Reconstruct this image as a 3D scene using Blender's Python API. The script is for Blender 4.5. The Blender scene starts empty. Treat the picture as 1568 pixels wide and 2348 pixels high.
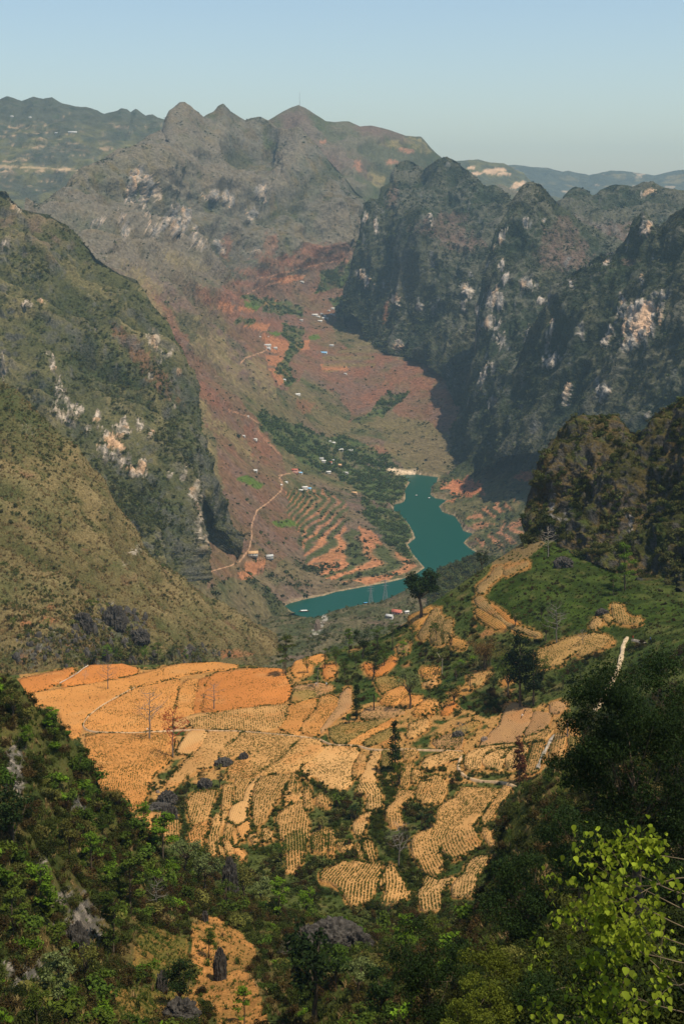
import bpy, bmesh, math, random
import numpy as np
from mathutils import Vector, Matrix
from mathutils.geometry import delaunay_2d_cdt

# ------------------------------------------------------------------ camera, sky, sun, exposure
S = bpy.context.scene
COL = bpy.context.collection
F, CX, HZ = 3261.0, 784.0, 460.0          # focal length, centre column and horizon row on a 1568 x 2348 survey sheet
cam_d = bpy.data.cameras.new('camera'); cam = bpy.data.objects.new('camera', cam_d); COL.objects.link(cam)
cam.location = (0, 0, 0); cam.rotation_euler = (math.radians(90), 0, 0)
cam_d.sensor_fit = 'VERTICAL'; cam_d.sensor_height = 36; cam_d.lens = 50
cam_d.shift_y = -(1174 - HZ) / 2348
cam_d.clip_start = 0.5; cam_d.clip_end = 60000
S.camera = cam
SUN = Vector((0.34, -0.25, 0.905)).normalized()
SUN_EL = math.asin(SUN.z); SUN_AZ = math.atan2(SUN.x, SUN.y)
w = bpy.data.worlds.new('World'); S.world = w; w.use_nodes = True
nt = w.node_tree; bg = nt.nodes['Background']
sky = nt.nodes.new('ShaderNodeTexSky'); sky.sky_type = 'NISHITA'; sky.sun_disc = False
sky.sun_elevation = SUN_EL; sky.sun_rotation = SUN_AZ
sky.altitude = 300; sky.air_density = 1.2; sky.dust_density = 0.9; sky.ozone_density = 2.2
nt.links.new(sky.outputs[0], bg.inputs[0]); bg.inputs[1].default_value = 0.120
sl = bpy.data.lights.new('sun', 'SUN'); so = bpy.data.objects.new('sun', sl); COL.objects.link(so)
sl.energy = 4.9; sl.angle = math.radians(0.6); sl.color = (1.0, 0.89, 0.70)
so.rotation_euler = SUN.to_track_quat('Z', 'Y').to_euler(); so.location = (800, -400, 900)
S.view_settings.view_transform = 'Standard'; S.view_settings.look = 'None'
S.view_settings.exposure = 0.2; S.view_settings.gamma = 1.0; S.view_settings.use_curve_mapping = False
S.cycles.max_bounces = 6; S.cycles.diffuse_bounces = 2; S.cycles.glossy_bounces = 2
S.cycles.transmission_bounces = 3; S.cycles.transparent_max_bounces = 6; S.cycles.volume_bounces = 0
S.cycles.use_denoising = True

rng = np.random.default_rng(7); random.seed(7)

# ------------------------------------------------------------------ noise
_perm = rng.permutation(256).astype(np.int32); _perm = np.concatenate([_perm, _perm, _perm])
_g = rng.normal(size=(256, 3)); _g /= np.linalg.norm(_g, axis=1)[:, None]
_g = _g.astype(np.float32)
def perlin(P):
    P = np.asarray(P, np.float32); i = np.floor(P); f = P - i
    i = i.astype(np.int32) & 255; u = f * f * f * (f * (f * 6 - 15) + 10)
    fx, fy, fz = f[:, 0], f[:, 1], f[:, 2]; ux, uy, uz = u[:, 0], u[:, 1], u[:, 2]; ix, iy, iz = i[:, 0], i[:, 1], i[:, 2]
    def corner(b, dx, dy, dz):
        g = _g[_perm[b + iz + dz]]
        return g[:, 0] * (fx - dx) + g[:, 1] * (fy - dy) + g[:, 2] * (fz - dz)
    r = []
    for dx in (0, 1):
        a = _perm[ix + dx]
        q = []
        for dy in (0, 1):
            b = _perm[a + iy + dy]; c0 = corner(b, dx, dy, 0); c1 = corner(b, dx, dy, 1); q.append(c0 + uz * (c1 - c0))
        r.append(q[0] + uy * (q[1] - q[0]))
    return (r[0] + ux * (r[1] - r[0])) * 1.6
def fbm(P, s, o=4, st=(1, 1, 1), seed=0, ridged=False):
    Q = np.asarray(P, float) / (np.array(st) * s) + seed * 17.31
    t = 0; a = 1; n = 0
    for k in range(o):
        v = perlin(Q)
        t = t + a * ((1 - 2 * np.abs(v)) if ridged else v); n += a; a *= .5; Q = Q * 2.03 + 5.7
    return t / n
def sstep(a, b, x):
    t = np.clip((x - a) / (b - a), 0, 1); return t * t * (3 - 2 * t)
def mix(c, d, m):
    return c + (np.asarray(d, float) - c) * np.asarray(m)[:, None]
def inpoly(x, y, poly):
    r = np.zeros(len(x), bool); n = len(poly)
    for k in range(n):
        x0, y0 = poly[k]; x1, y1 = poly[(k + 1) % n]
        if y0 == y1: continue
        r ^= ((y0 > y) != (y1 > y)) & (x < (x1 - x0) * (y - y0) / (y1 - y0) + x0)
    return r
def polydist(x, y, poly, closed=True):
    d = np.full(len(x), 1e18); n = len(poly)
    for k in range(n if closed else n - 1):
        a = np.array(poly[k], float); b = np.array(poly[(k + 1) % n], float); e = b - a
        t = np.clip(((x - a[0]) * e[0] + (y - a[1]) * e[1]) / max(e @ e, 1e-9), 0, 1)
        d = np.minimum(d, (x - a[0] - t * e[0]) ** 2 + (y - a[1] - t * e[1]) ** 2)
    return np.sqrt(d)
def unproj(px, py, Y):
    return np.array([(px - CX) / F * Y, Y, (HZ - py) / F * Y])

# ------------------------------------------------------------------ object helpers
def tag(o, label=None, cat=None, group=None, kind=None):
    for k, v in (('label', label), ('category', cat), ('group', group), ('kind', kind)):
        if v: o[k] = v
    return o
def mesh_np(name, V, faces, mats=(), smooth=False, col=None):
    """V (n,3); faces: (m,k) array or list of such arrays"""
    me = bpy.data.meshes.new(name); V = np.asarray(V, np.float32)
    fl = faces if isinstance(faces, list) else [faces]
    fl = [np.asarray(f, np.int32) for f in fl if len(f)]
    me.vertices.add(len(V)); me.vertices.foreach_set('co', V.ravel())
    nl = sum(f.size for f in fl); me.loops.add(nl)
    me.loops.foreach_set('vertex_index', np.concatenate([f.ravel() for f in fl]))
    tot = np.concatenate([np.full(len(f), f.shape[1], np.int32) for f in fl])
    st = np.concatenate([[0], np.cumsum(tot)[:-1]]).astype(np.int32)
    me.polygons.add(len(tot)); me.polygons.foreach_set('loop_start', st)
    try: me.polygons.foreach_set('loop_total', tot)
    except Exception: pass
    if smooth: me.polygons.foreach_set('use_smooth', np.ones(len(tot), bool))
    for m in mats: me.materials.append(m)
    if col is not None:
        at = me.color_attributes.new('Col', 'FLOAT_COLOR', 'POINT')
        c4 = np.ones((len(V), 4), np.float32); c4[:, :3] = col
        at.data.foreach_set('color', c4.ravel())
    me.update(calc_edges=True); me.validate()
    return me
def obj(name, me, parent=None, loc=(0, 0, 0), rz=0, sc=1):
    o = bpy.data.objects.new(name, me); COL.objects.link(o); o.location = loc; o.rotation_euler = (0, 0, rz)
    if sc != 1: o.scale = (sc, sc, sc) if np.isscalar(sc) else sc
    if parent is not None: o.parent = parent
    return o
def empty(name, loc=(0, 0, 0), rz=0, sc=1):
    o = obj(name, None, None, loc, rz, sc); o.empty_display_size = 0.5; return o

# ------------------------------------------------------------------ materials
def nodes(m):
    m.use_nodes = True; n = m.node_tree; return n, n.nodes, n.links, n.nodes['Principled BSDF']
def mat(name, col, rough=.85, var=.25, scale=3.0, bump=0.0, bscale=None, spec=.03):
    m = bpy.data.materials.new(name); n, N, L, b = nodes(m)
    b.inputs['Roughness'].default_value = rough; b.inputs['Specular IOR Level'].default_value = spec
    tc = N.new('ShaderNodeTexCoord'); no = N.new('ShaderNodeTexNoise'); no.inputs['Scale'].default_value = scale; no.inputs['Detail'].default_value = 5
    L.new(tc.outputs['Object'], no.inputs['Vector'])
    mr = N.new('ShaderNodeMapRange'); mr.inputs[1].default_value = .3; mr.inputs[2].default_value = .7
    mr.inputs[3].default_value = 1 - var; mr.inputs[4].default_value = 1 + var; L.new(no.outputs[0], mr.inputs[0])
    mx = N.new('ShaderNodeMix'); mx.data_type = 'RGBA'; mx.blend_type = 'MULTIPLY'; mx.inputs[0].default_value = 1
    mx.inputs[6].default_value = (*col, 1); L.new(mr.outputs[0], mx.inputs[7]); L.new(mx.outputs[2], b.inputs['Base Color'])
    if bump:
        bu = N.new('ShaderNodeBump'); bu.inputs['Strength'].default_value = bump; bu.inputs['Distance'].default_value = .1
        L.new(no.outputs[0], bu.inputs['Height']); L.new(bu.outputs[0], b.inputs['Normal'])
    return m
def terrain_mat(name, size, var=.35, bump=.6, dist=None):
    """vertex colour of the land with fine grain of the given size in metres"""
    m = bpy.data.materials.new(name); n, N, L, b = nodes(m)
    b.inputs['Roughness'].default_value = 1.0; b.inputs['Specular IOR Level'].default_value = .0
    at = N.new('ShaderNodeAttribute'); at.attribute_name = 'Col'
    ge = N.new('ShaderNodeNewGeometry')
    no = N.new('ShaderNodeTexNoise'); no.inputs['Scale'].default_value = 1 / size; no.inputs['Detail'].default_value = 4; no.inputs['Roughness'].default_value = .65
    L.new(ge.outputs['Position'], no.inputs['Vector'])
    mr = N.new('ShaderNodeMapRange'); mr.inputs[1].default_value = .3; mr.inputs[2].default_value = .7
    mr.inputs[3].default_value = 1 - var; mr.inputs[4].default_value = 1 + var; L.new(no.outputs[0], mr.inputs[0])
    mx = N.new('ShaderNodeMix'); mx.data_type = 'RGBA'; mx.blend_type = 'MULTIPLY'; mx.inputs[0].default_value = 1
    L.new(at.outputs['Color'], mx.inputs[6]); L.new(mr.outputs[0], mx.inputs[7]); L.new(mx.outputs[2], b.inputs['Base Color'])
    bu = N.new('ShaderNodeBump'); bu.inputs['Strength'].default_value = bump; bu.inputs['Distance'].default_value = dist or size
    L.new(no.outputs[0], bu.inputs['Height']); L.new(bu.outputs[0], b.inputs['Normal'])
    return m

# ------------------------------------------------------------------ terrain sheets
def pchip(K, t):
    """K (k, ncol) values at knots 0..k-1; t (r,) -> (r, ncol), monotone cubic"""
    k = K.shape[0]
    if k == 2: return K[0] + (K[1] - K[0]) * t[:, None]
    d = np.diff(K, axis=0); m = np.zeros_like(K)
    p = d[:-1] * d[1:]; m[1:-1] = np.where(p > 0, 2 * p / np.where(np.abs(d[:-1] + d[1:]) < 1e-9, 1e-9, d[:-1] + d[1:]), 0)
    m[0] = d[0]; m[-1] = d[-1]
    i = np.clip(np.floor(t).astype(int), 0, k - 2); f = (t - i)[:, None]
    h00 = 2 * f ** 3 - 3 * f ** 2 + 1; h10 = f ** 3 - 2 * f ** 2 + f; h01 = -2 * f ** 3 + 3 * f ** 2; h11 = f ** 3 - f ** 2
    return h00 * K[i] + h10 * m[i] + h01 * K[i + 1] + h11 * m[i + 1]
LAKE_Z = -600.0
LAKE = [(648,1391),(665,1383),(700,1374),(745,1365),(770,1357),(800,1352),(830,1346),(880,1337),(920,1328),(950,1318),(973,1302),(962,1290),(946,1270),(934,1248),(951,1234),(949,1225),(938,1203),(921,1186),(901,1172),(903,1157),(925,1151),(929,1142),(927,1124),(938,1107),(921,1096),(914,1090),(936,1088),(958,1088),(1004,1094),(1000,1107),(989,1117),(987,1135),(998,1142),(1025,1147),(1007,1161),(1014,1174),(1042,1183),(1056,1202),(1061,1216),(1090,1226),(1076,1232),(1062,1244),(1076,1257),(1098,1270),(1112,1290),(1095,1330),(1060,1356),(1000,1380),(940,1396),(880,1406),(800,1415),(760,1424),(735,1426),(695,1412),(665,1402)]
LAKE_XY = [((x - CX) / F * (LAKE_Z * F / (HZ - y)), LAKE_Z * F / (HZ - y)) for x, y in LAKE]
LAYERS = {}
class Layer: pass
def layer(name, x0, x1, step, lines, back, amps, crest_keep=.45, lake=False, smooth=14, csmooth=0, ampmask=None):
    """lines: foot .. crest, each [(px, py, Y)]; back: [(dY, dZ)] fractions of Y behind the crest; amps: [(amp, size, (stretch), octaves, ridged)]"""
    px = np.arange(x0, x1 + step, step); C = len(px)
    Ys, Zs, pys = [], [], []
    for ln in lines:
        a = np.array(ln, float); py = np.interp(px, a[:, 0], a[:, 1]); Y = np.interp(px, a[:, 0], a[:, 2])
        Ys.append(Y); Zs.append((HZ - py) / F * Y); pys.append(py)
    def sm(v, wpx):
        k = max(1, int(wpx / step)); g = np.exp(-.5 * (np.arange(-2 * k, 2 * k + 1) / k) ** 2); g /= g.sum()
        return np.convolve(np.pad(v, 2 * k, mode='edge'), g, 'valid')
    for k in range(len(lines)):
        last = k == len(lines) - 1
        py = sm(pys[k], csmooth if last else smooth) if (not last or csmooth) else pys[k]
        Ys[k] = sm(Ys[k], 14 if last else smooth); pys[k] = py; Zs[k] = (HZ - py) / F * Ys[k]
    Ys, Zs, pys = map(np.array, (Ys, Zs, pys))
    t = [np.array([0.0])]
    for k in range(len(lines) - 1):
        span = np.percentile(np.abs(pys[k] - pys[k + 1]), 85); r = max(3, int(span / step))
        t.append(k + np.arange(1, r + 1) / r)
    t = np.concatenate(t); Y = pchip(Ys, t); Z = pchip(Zs, t); front = len(t)
    X = (px - CX) / F * Y
    yb, zb = Y[-1], Z[-1]
    bX, bY, bZ = [], [], []
    prev = (yb, zb)
    for dy, dz in back:
        nxt = (yb * (1 + dy), zb + yb * dz)
        r = max(3, int(abs(dy) * 60))
        for f in np.arange(1, r + 1) / r:
            y = prev[0] + (nxt[0] - prev[0]) * f; z = prev[1] + (nxt[1] - prev[1]) * f
            bX.append((px - CX) / F * y); bY.append(y); bZ.append(z)
        prev = nxt
    if bX: X = np.vstack([X, bX]); Y = np.vstack([Y, bY]); Z = np.vstack([Z, bZ])
    R = X.shape[0]
    P = np.stack([X, Y, Z], -1)
    du = np.gradient(P, axis=1); dv = np.gradient(P, axis=0); n = np.cross(du, dv); n /= np.linalg.norm(n, axis=-1, keepdims=True) + 1e-9
    flat = P.reshape(-1, 3); D = np.zeros(len(flat))
    am = 1.0 if ampmask is None else ampmask(flat)
    for a_ in amps:
        (amp, size, stc, oc, rd) = a_[:5]; fl = flat
        if len(a_) > 5:
            ca, sa = math.cos(a_[5]), math.sin(a_[5]); fl = np.stack([flat[:, 0] * ca + flat[:, 1] * sa, -flat[:, 0] * sa + flat[:, 1] * ca, flat[:, 2]], -1)
        v = fbm(fl, size, oc, stc, seed=len(name) + int(size), ridged=rd); D += amp * am * (v - v.mean())
    keep = np.ones(R); keep[:front] = 1 - (1 - crest_keep) * sstep(front - 1 - front * .12, front - 1, np.arange(front)); keep[front:] = crest_keep
    P = (flat + n.reshape(-1, 3) * (D * np.repeat(keep, C))[:, None])
    if lake:
        ins = inpoly(P[:, 0], P[:, 1], LAKE_XY); d = polydist(P[:, 0], P[:, 1], LAKE_XY)
        lo = LAKE_Z + np.minimum(1.0 + d * .10, 14); hi = LAKE_Z + 1.5 + d * .9 + np.maximum(d - 80, 0) * 4
        P[:, 2] = np.where(ins, LAKE_Z - 1.0 - np.minimum(d * .3, 12), np.clip(P[:, 2], lo, hi))
    L_ = Layer(); L_.name = name; L_.rel = (D - D.mean()) / (D.std() + 1e-9); L_.R, L_.C, L_.px, L_.front = R, C, px, front; L_.P = P; G = P.reshape(R, C, 3)
    du = np.gradient(G, axis=1); dv = np.gradient(G, axis=0); n = np.cross(du, dv); n /= np.linalg.norm(n, axis=-1, keepdims=True) + 1e-9
    n = n.reshape(-1, 3); L_.N = n
    L_.sx = CX + F * P[:, 0] / P[:, 1]; L_.sy = HZ - F * P[:, 2] / P[:, 1]
    L_.shore = polydist(P[:, 0], P[:, 1], LAKE_XY) if lake else None
    L_.isfront = np.repeat(np.arange(R) < front, C)
    LAYERS[name] = L_; return L_
def relief(L_, c, dark=(.042, .048, .024), pale=(.165, .135, .10), a=.6, b=.4, m=1.0):  # green gullies and pale rock ribs, also painting in relief shading the sun lacks
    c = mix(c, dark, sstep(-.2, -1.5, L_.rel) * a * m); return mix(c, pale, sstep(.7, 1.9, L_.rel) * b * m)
def build_layer(L_, col, material, name=None):
    R, C = L_.R, L_.C
    idx = np.arange(R * C).reshape(R, C)
    q = np.stack([idx[:-1, :-1], idx[:-1, 1:], idx[1:, 1:], idx[1:, :-1]], -1).reshape(-1, 4)
    me = mesh_np(name or L_.name, L_.P, q, [material], True, np.clip(col, .004, .9))
    o = obj(name or L_.name, me); tag(o, kind='structure'); L_.col = col; return o
def roughen(L_, mask, amp, size, st=(1, 1, 2.5), seed=3):
    k = mask > .02
    v = fbm(L_.P[k], size, 4, st, seed, True); L_.P[k] += L_.N[k] * (mask[k] * amp * (v - .35))[:, None]
def at(L_, px, py):
    """world point of the sheet seen at survey position px, py (the nearest crossing)"""
    if isinstance(L_, str): L_ = LAYERS[L_]
    c = int(np.clip(round((px - L_.px[0]) / (L_.px[1] - L_.px[0])), 0, L_.C - 1))
    G = L_.P.reshape(L_.R, L_.C, 3)[:L_.front, c]
    sy = HZ - F * G[:, 2] / G[:, 1]
    for r in range(len(sy) - 1):
        if (sy[r] - py) * (sy[r + 1] - py) <= 0 and sy[r] != sy[r + 1]:
            f = (sy[r] - py) / (sy[r] - sy[r + 1]); p = G[r] + (G[r + 1] - G[r]) * f; break
    else:
        p = G[np.argmin(np.abs(sy - py))]
    return Vector(((px - CX) / F * p[1], p[1], p[2]))
def ground_at(L_, px, Y):
    """point of the sheet's column px at distance Y"""
    c = int(np.clip(round((px - L_.px[0]) / (L_.px[1] - L_.px[0])), 0, L_.C - 1)); G = L_.P.reshape(L_.R, L_.C, 3)[:L_.front, c]; o_ = np.argsort(G[:, 1])
    return np.array([(px - CX) / F * Y, Y, float(np.interp(Y, G[o_, 1], G[o_, 2]))])
def table(L_, y0, y1, dy=2.0):
    G = L_.P.reshape(L_.R, L_.C, 3)[:L_.front]; g = np.arange(y0, y1 + dy, dy); T = np.zeros((len(g), L_.C))
    for c in range(L_.C):
        sy = np.minimum.accumulate(HZ - F * G[:, c, 2] / G[:, c, 1]); T[:, c] = np.interp(-g, -sy, G[:, c, 1])
    L_.tab = (y0, dy, T)
def lay(L_, px, py):
    if isinstance(L_, str): L_ = LAYERS[L_]
    px = np.asarray(px, float); py = np.asarray(py, float); y0, dy, T = L_.tab
    a = np.clip((py - y0) / dy, 0, T.shape[0] - 1.001); b = np.clip((px - L_.px[0]) / (L_.px[1] - L_.px[0]), 0, T.shape[1] - 1.001)
    i = a.astype(int); j = b.astype(int); f = a - i; g = b - j
    Y = T[i, j] * (1 - f) * (1 - g) + T[i + 1, j] * f * (1 - g) + T[i, j + 1] * (1 - f) * g + T[i + 1, j + 1] * f * g
    return np.stack([(px - CX) / F * Y, Y, (HZ - py) / F * Y], -1)
# ---- painting the land's own colours
DARK = (.030, .042, .018); SCRUB = (.055, .068, .025); OLIVE = (.115, .105, .045); TAN = (.21, .165, .075)
RED = (.168, .082, .053); MAUVE = (.135, .088, .068); ORANGE = (.46, .20, .075); PALE = (.52, .43, .34); GREY = (.19, .18, .17); ORROCK = (.58, .36, .20)
GRASS = (.075, .115, .022); TERR = (.40, .17, .08)
def ell(L_, cx, cy, rx, ry, ang=0, warp=.35, size=None, seed=1):
    a = math.radians(ang); x = L_.sx - cx; y = L_.sy - cy
    u = (x * math.cos(a) + y * math.sin(a)) / rx; v = (-x * math.sin(a) + y * math.cos(a)) / ry
    r = np.sqrt(u * u + v * v); m = np.zeros(len(r)); k = r < 2.2
    if k.any():
        q = np.stack([L_.sx[k], L_.sy[k], np.full(k.sum(), seed * 9.1)], -1)
        n = fbm(q, size or max(6, .5 * min(rx, ry)), 3, (1, 1.3, 1), seed)
        m[k] = 1 - sstep(.75, 1.1, r[k] + n * warp * 2)
    return m
def scar(L_, cx, cy, rx, ry, ang=0, seed=1):
    """ragged, vertically streaked bare patch of cliff"""
    a = math.radians(ang); x = L_.sx - cx; y = L_.sy - cy
    u = (x * math.cos(a) + y * math.sin(a)) / rx; v = (-x * math.sin(a) + y * math.cos(a)) / ry
    r = np.sqrt(u * u + v * v); m = np.zeros(len(r)); k = r < 2.4
    if k.any():
        q = np.stack([L_.sx[k], L_.sy[k], np.full(k.sum(), seed * 9.1)], -1); sz = max(7, .55 * min(rx, ry))
        n = fbm(q, sz, 4, (.55, 2.4, 1), seed); n2 = fbm(q, sz * 2.2, 3, (1, 1.4, 1), seed + 3)
        m[k] = 1 - sstep(.62, .9, r[k] + n * 1.3 + n2 * .8)
    return m
def pol(L_, poly, warp=6, size=18, soft=.5, seed=2):
    xs = [p[0] for p in poly]; ys = [p[1] for p in poly]; m = np.zeros(len(L_.sx))
    k = (L_.sx > min(xs) - 40) & (L_.sx < max(xs) + 40) & (L_.sy > min(ys) - 40) & (L_.sy < max(ys) + 40)
    if k.any():
        q = np.stack([L_.sx[k], L_.sy[k], np.full(k.sum(), seed * 7.7)], -1)
        ax = L_.sx[k] + warp * fbm(q, size, 3, seed=seed); ay = L_.sy[k] + warp * fbm(q, size, 3, seed=seed + 5)
        m[k] = inpoly(ax, ay, poly)
    return m
# ------------------------------------------------------------------ the land, from far to near
gm = mat('deep_ground', (.10, .085, .05), .95, .3, .004); o = obj('ground', mesh_np('ground', np.array([(-9000, -300, -760), (9000, -300, -760), (9000, 15500, -760), (-9000, 15500, -760)]), np.array([(0, 1, 2, 3)]), [gm])); tag(o, kind='structure')
FARB = [(.02, -.02), (.08, -.08), (.25, -.18)]
FAR_MAT = terrain_mat('far_ridge_land', 60, .3, .5)
L = layer('far_ridge', 960, 1700, 3, [
    [(960,520,10500),(1700,520,10500)], [(960,430,11200),(1700,440,11200)],
    [(960,385,12000),(1060,384,12000),(1180,378,12000),(1220,382,12000),(1254,381,12000),(1290,392,12000),(1304,391,12000),(1350,404,12000),(1400,391,12000),(1450,395,12000),(1500,402,12000),(1550,393,12000),(1600,388,12000),(1700,400,12000)]],
    FARB, [(60, 500, (1,1,1), 4, True)])
n = fbm(L.P, 220, 4); c = mix(np.tile((.065,.07,.05), (len(L.P),1)), TAN, sstep(.15,.4,n)*.6); c = mix(c, (.4,.3,.2), sstep(.32,.5,fbm(L.P,160,3,(1,1,.3),3)))
build_layer(L, c, FAR_MAT, 'far_ridge')
L = layer('terraced_far_hill', 1000, 1330, 2.5, [
    [(1000,520,7600),(1330,520,7600)], [(1000,430,8000),(1100,420,8000),(1200,440,8000),(1330,480,8000)],
    [(1000,380,8400),(1054,369,8400),(1075,368,8400),(1094,367,8400),(1125,374,8400),(1154,374,8400),(1180,388,8400),(1200,397,8400),(1234,440,8300),(1330,470,8200)]],
    FARB, [(40, 300, (1,1,1), 4, True)])
n = fbm(L.P, 120, 4); c = mix(np.tile((.068,.07,.04), (len(L.P),1)), OLIVE, sstep(-.1,.3,n))
c = mix(c, (.5,.33,.2), np.maximum.reduce([ell(L,1130,392,28,6,-8,.5,8), ell(L,1090,398,12,4,0,.5,6), ell(L,1150,398,20,4,0,.5,6), ell(L,1185,425,22,7,-20,.5,8), ell(L,1170,440,18,4,0,.5,6), ell(L,1210,445,14,5,0,.5,6), ell(L,1080,385,9,4,0,.5,5)])*.9)
build_layer(L, c, FAR_MAT, 'far_ridge')
L = layer('far_plateau', -250, 470, 2.5, [
    [(-250,560,5400),(470,560,5400)], [(-250,470,5700),(100,470,5700),(470,480,5800)], [(-250,380,6100),(60,390,6100),(200,385,6100),(470,390,6200)],
    [(-250,300,6600),(60,300,6600),(150,300,6550),(220,310,6600),(320,300,6700),(470,310,6700)],
    [(-250,240,7200),(-100,225,7200),(0,228,7200),(17,223,7200),(50,233,7200),(78,222,7200),(100,227,7200),(120,222,7200),(145,235,7200),(175,245,7200),(210,250,7200),(240,262,7200),(262,256,7200),(278,247,7200),(290,250,7200),(300,258,7200),(312,250,7200),(335,266,7200),(350,263,7200),(390,280,7200),(470,310,7200)]],
    FARB, [(55, 420, (1,1,1), 4, True), (20, 90, (1,1,1), 3, False)])
n = fbm(L.P, 150, 4); n2 = fbm(L.P, 60, 4, (1,1,.4), 4)
c = mix(np.tile((.062,.064,.042), (len(L.P),1)), OLIVE, sstep(-.15,.25,n)*sstep(255,330,L.sy)*.9)
terr = sstep(.35,.75,np.sin(L.P[:,2]/9+5*n)*.5+.5)
bare = np.maximum.reduce([ell(L,80,300,90,22,0,.6), ell(L,110,330,70,26,10,.6), ell(L,40,385,60,30,5,.6), ell(L,130,395,50,24,0,.6), ell(L,30,420,60,14,8,.6), ell(L,190,345,40,14,30,.6), ell(L,265,288,22,10,0,.6), ell(L,350,288,25,6,-5,.6), ell(L,300,295,20,8,0,.6), ell(L,150,260,14,7,0,.6), ell(L,240,330,16,25,-20,.5)])
c = mix(c, (.36,.25,.15), bare*np.clip(terr+.3,0,1)*sstep(-.05,.3,n2)*.8)
c = mix(c, (.45,.32,.18), np.exp(-((L.sy-(380+.06*L.sx))/2.2)**2)*(L.sx<215)*.7)
c = mix(c, DARK, sstep(.1,.35,fbm(L.P,40,3,seed=9))*.6)
build_layer(L, c, FAR_MAT, 'far_plateau')

# the great back mountain and the valley floor below it, down to the lake
VALLEY_MAT = terrain_mat('valley_land', 9, .45, .8)
crest = [(60,500,3700),(100,492,3750),(120,481,3900),(145,448,3950),(170,416,4000),(200,391,4100),(240,371,4200),(272,351,4300),(320,331,4450),(345,316,4550),(370,303,4650),(386,298,4700),(389,271,4750),(395,256,4760),(407,246,4780),(420,237,4800),(440,251,4850),(467,270,4900),(490,256,4980),(504,241,5000),(512,237,5000),(530,256,5050),(550,268,5100),(562,275,5100),(575,270,5100),(595,268,5100),(612,277,5080),(632,292,5050),(655,300,5030),(680,296,5030),(705,318,5000),(730,340,4980),(760,372,4960),(790,405,4950),(820,440,4950),(850,470,4950),(900,500,4950),(1150,540,4950)]
L = layer('back_mountain', 520, 1180, 2.8, [
  [(520,560,5200),(800,560,5200),(1180,540,5300)],[(520,440,5450),(700,420,5450),(850,450,5450),(1180,480,5600)],
  [(520,340,5750),(640,320,5700),(700,315,5700),(760,345,5750),(850,350,5850),(950,370,5950),(1180,460,6000)],
  [(520,320,5700),(560,300,5750),(600,284,5800),(640,263,5850),(660,253,5900),(672,246,5900),(685,241,5900),(698,246,5900),(710,253,5900),(745,278,5900),(770,281,5900),(785,279,5950),(800,279,6000),(825,290,6000),(850,287,6050),(890,297,6100),(930,311,6200),(965,313,6300),(985,335,6300),(1000,350,6300),(1015,362,6300),(1060,400,6300),(1180,460,6300)]],
  [(.015,-.03),(.05,-.05),(.2,-.15)], [(110,520,(1,3,2),5,True,-.5),(40,170,(1,1.6,2.6),5,True,-.5),(10,45,(1,1,2.4),3,True)], crest_keep=.22)
P = L.P; n1 = fbm(P,260,4); n2 = fbm(P,70,4,(1,1,1.5),2)
c = mix(np.tile((.085,.085,.05),(len(P),1)), MAUVE, sstep(-.1,.35,n1)*.8); c = mix(c, SCRUB, sstep(.0,.4,fbm(P,90,4,seed=11))*.7); c = relief(L, c, a=.6, b=.5)
c = mix(c, TAN, np.maximum.reduce([ell(L,960,335,40,14,20,.6),ell(L,900,330,30,10,10,.6),ell(L,870,400,26,30,30,.6)])*.8*sstep(-.3,.2,n2))
c = mix(c, (.30,.15,.09), np.maximum.reduce([ell(L,740,325,9,5,0,.6),ell(L,930,345,20,5,10,.6),ell(L,820,380,10,12,0,.6),ell(L,900,372,14,6,0,.6)])*.8)
build_layer(L, c, VALLEY_MAT, 'back_mountain')
vl = [
 [(300,1560,1600),(480,1540,1700),(560,1520,1780),(620,1480,1900),(660,1410,2060),(700,1410,2080),(800,1390,2140),(900,1365,2180),(980,1345,2230),(1250,1330,2300)],
 [(300,1290,1800),(480,1290,1930),(580,1288,2080),(700,1290,2270),(850,1290,2340),(960,1290,2360),(1250,1290,2360)],
 [(300,1200,1900),(480,1200,2050),(560,1200,2220),(700,1200,2500),(800,1200,2590),(920,1200,2640),(1250,1200,2644)],
 [(300,1100,2050),(500,1100,2330),(600,1100,2560),(700,1100,2800),(800,1100,2950),(920,1100,3040),(1250,1100,3057)],
 [(300,1000,2200),(480,1000,2520),(600,1000,2850),(700,1000,3120),(800,1000,3300),(950,1000,3330),(1080,1000,3300),(1250,1000,3250)],
 [(300,900,2400),(440,900,2650),(560,900,2980),(700,900,3400),(800,900,3600),(950,900,3600),(1100,900,3500),(1250,900,3450)],
 [(300,800,2600),(420,800,2850),(560,800,3400),(680,800,3850),(780,800,4000),(900,800,3950),(1100,800,3900)],
 [(250,700,2900),(370,700,3100),(500,700,3700),(640,700,4300),(760,700,4500),(900,700,4400),(1150,700,4400)],
 [(200,600,3200),(330,600,3600),(500,600,4200),(640,600,4500),(780,600,4720),(900,600,4750),(1150,610,4750)],
 [(60,525,3500),(100,520,3500),(200,505,3700),(400,500,4250),(600,490,4620),(700,495,4700),(800,520,4800),(900,540,4850),(1150,570,4850)],
 [(60,508,3600),(100,503,3650),(150,455,3900),(200,415,4000),(280,385,4150),(390,355,4450),(500,350,4750),(620,365,5000),(700,400,4850),(760,425,4850),(850,500,4880),(1150,560,4900)],
 crest]
L = layer('valley', 60, 1150, 2.5, vl, [(.015, -.03), (.05, -.05), (.2, -.15)],
    [(210, 620, (1,3.2,2.0), 5, True, -.55), (70, 210, (1,1.6,2.6), 5, True, -.55), (12, 50, (1,1,2.4), 4, True)], crest_keep=.22, lake=True, ampmask=lambda q: .12 + .88 * sstep(-430, -170, q[:, 2]))
V = L; P = L.P
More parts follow.
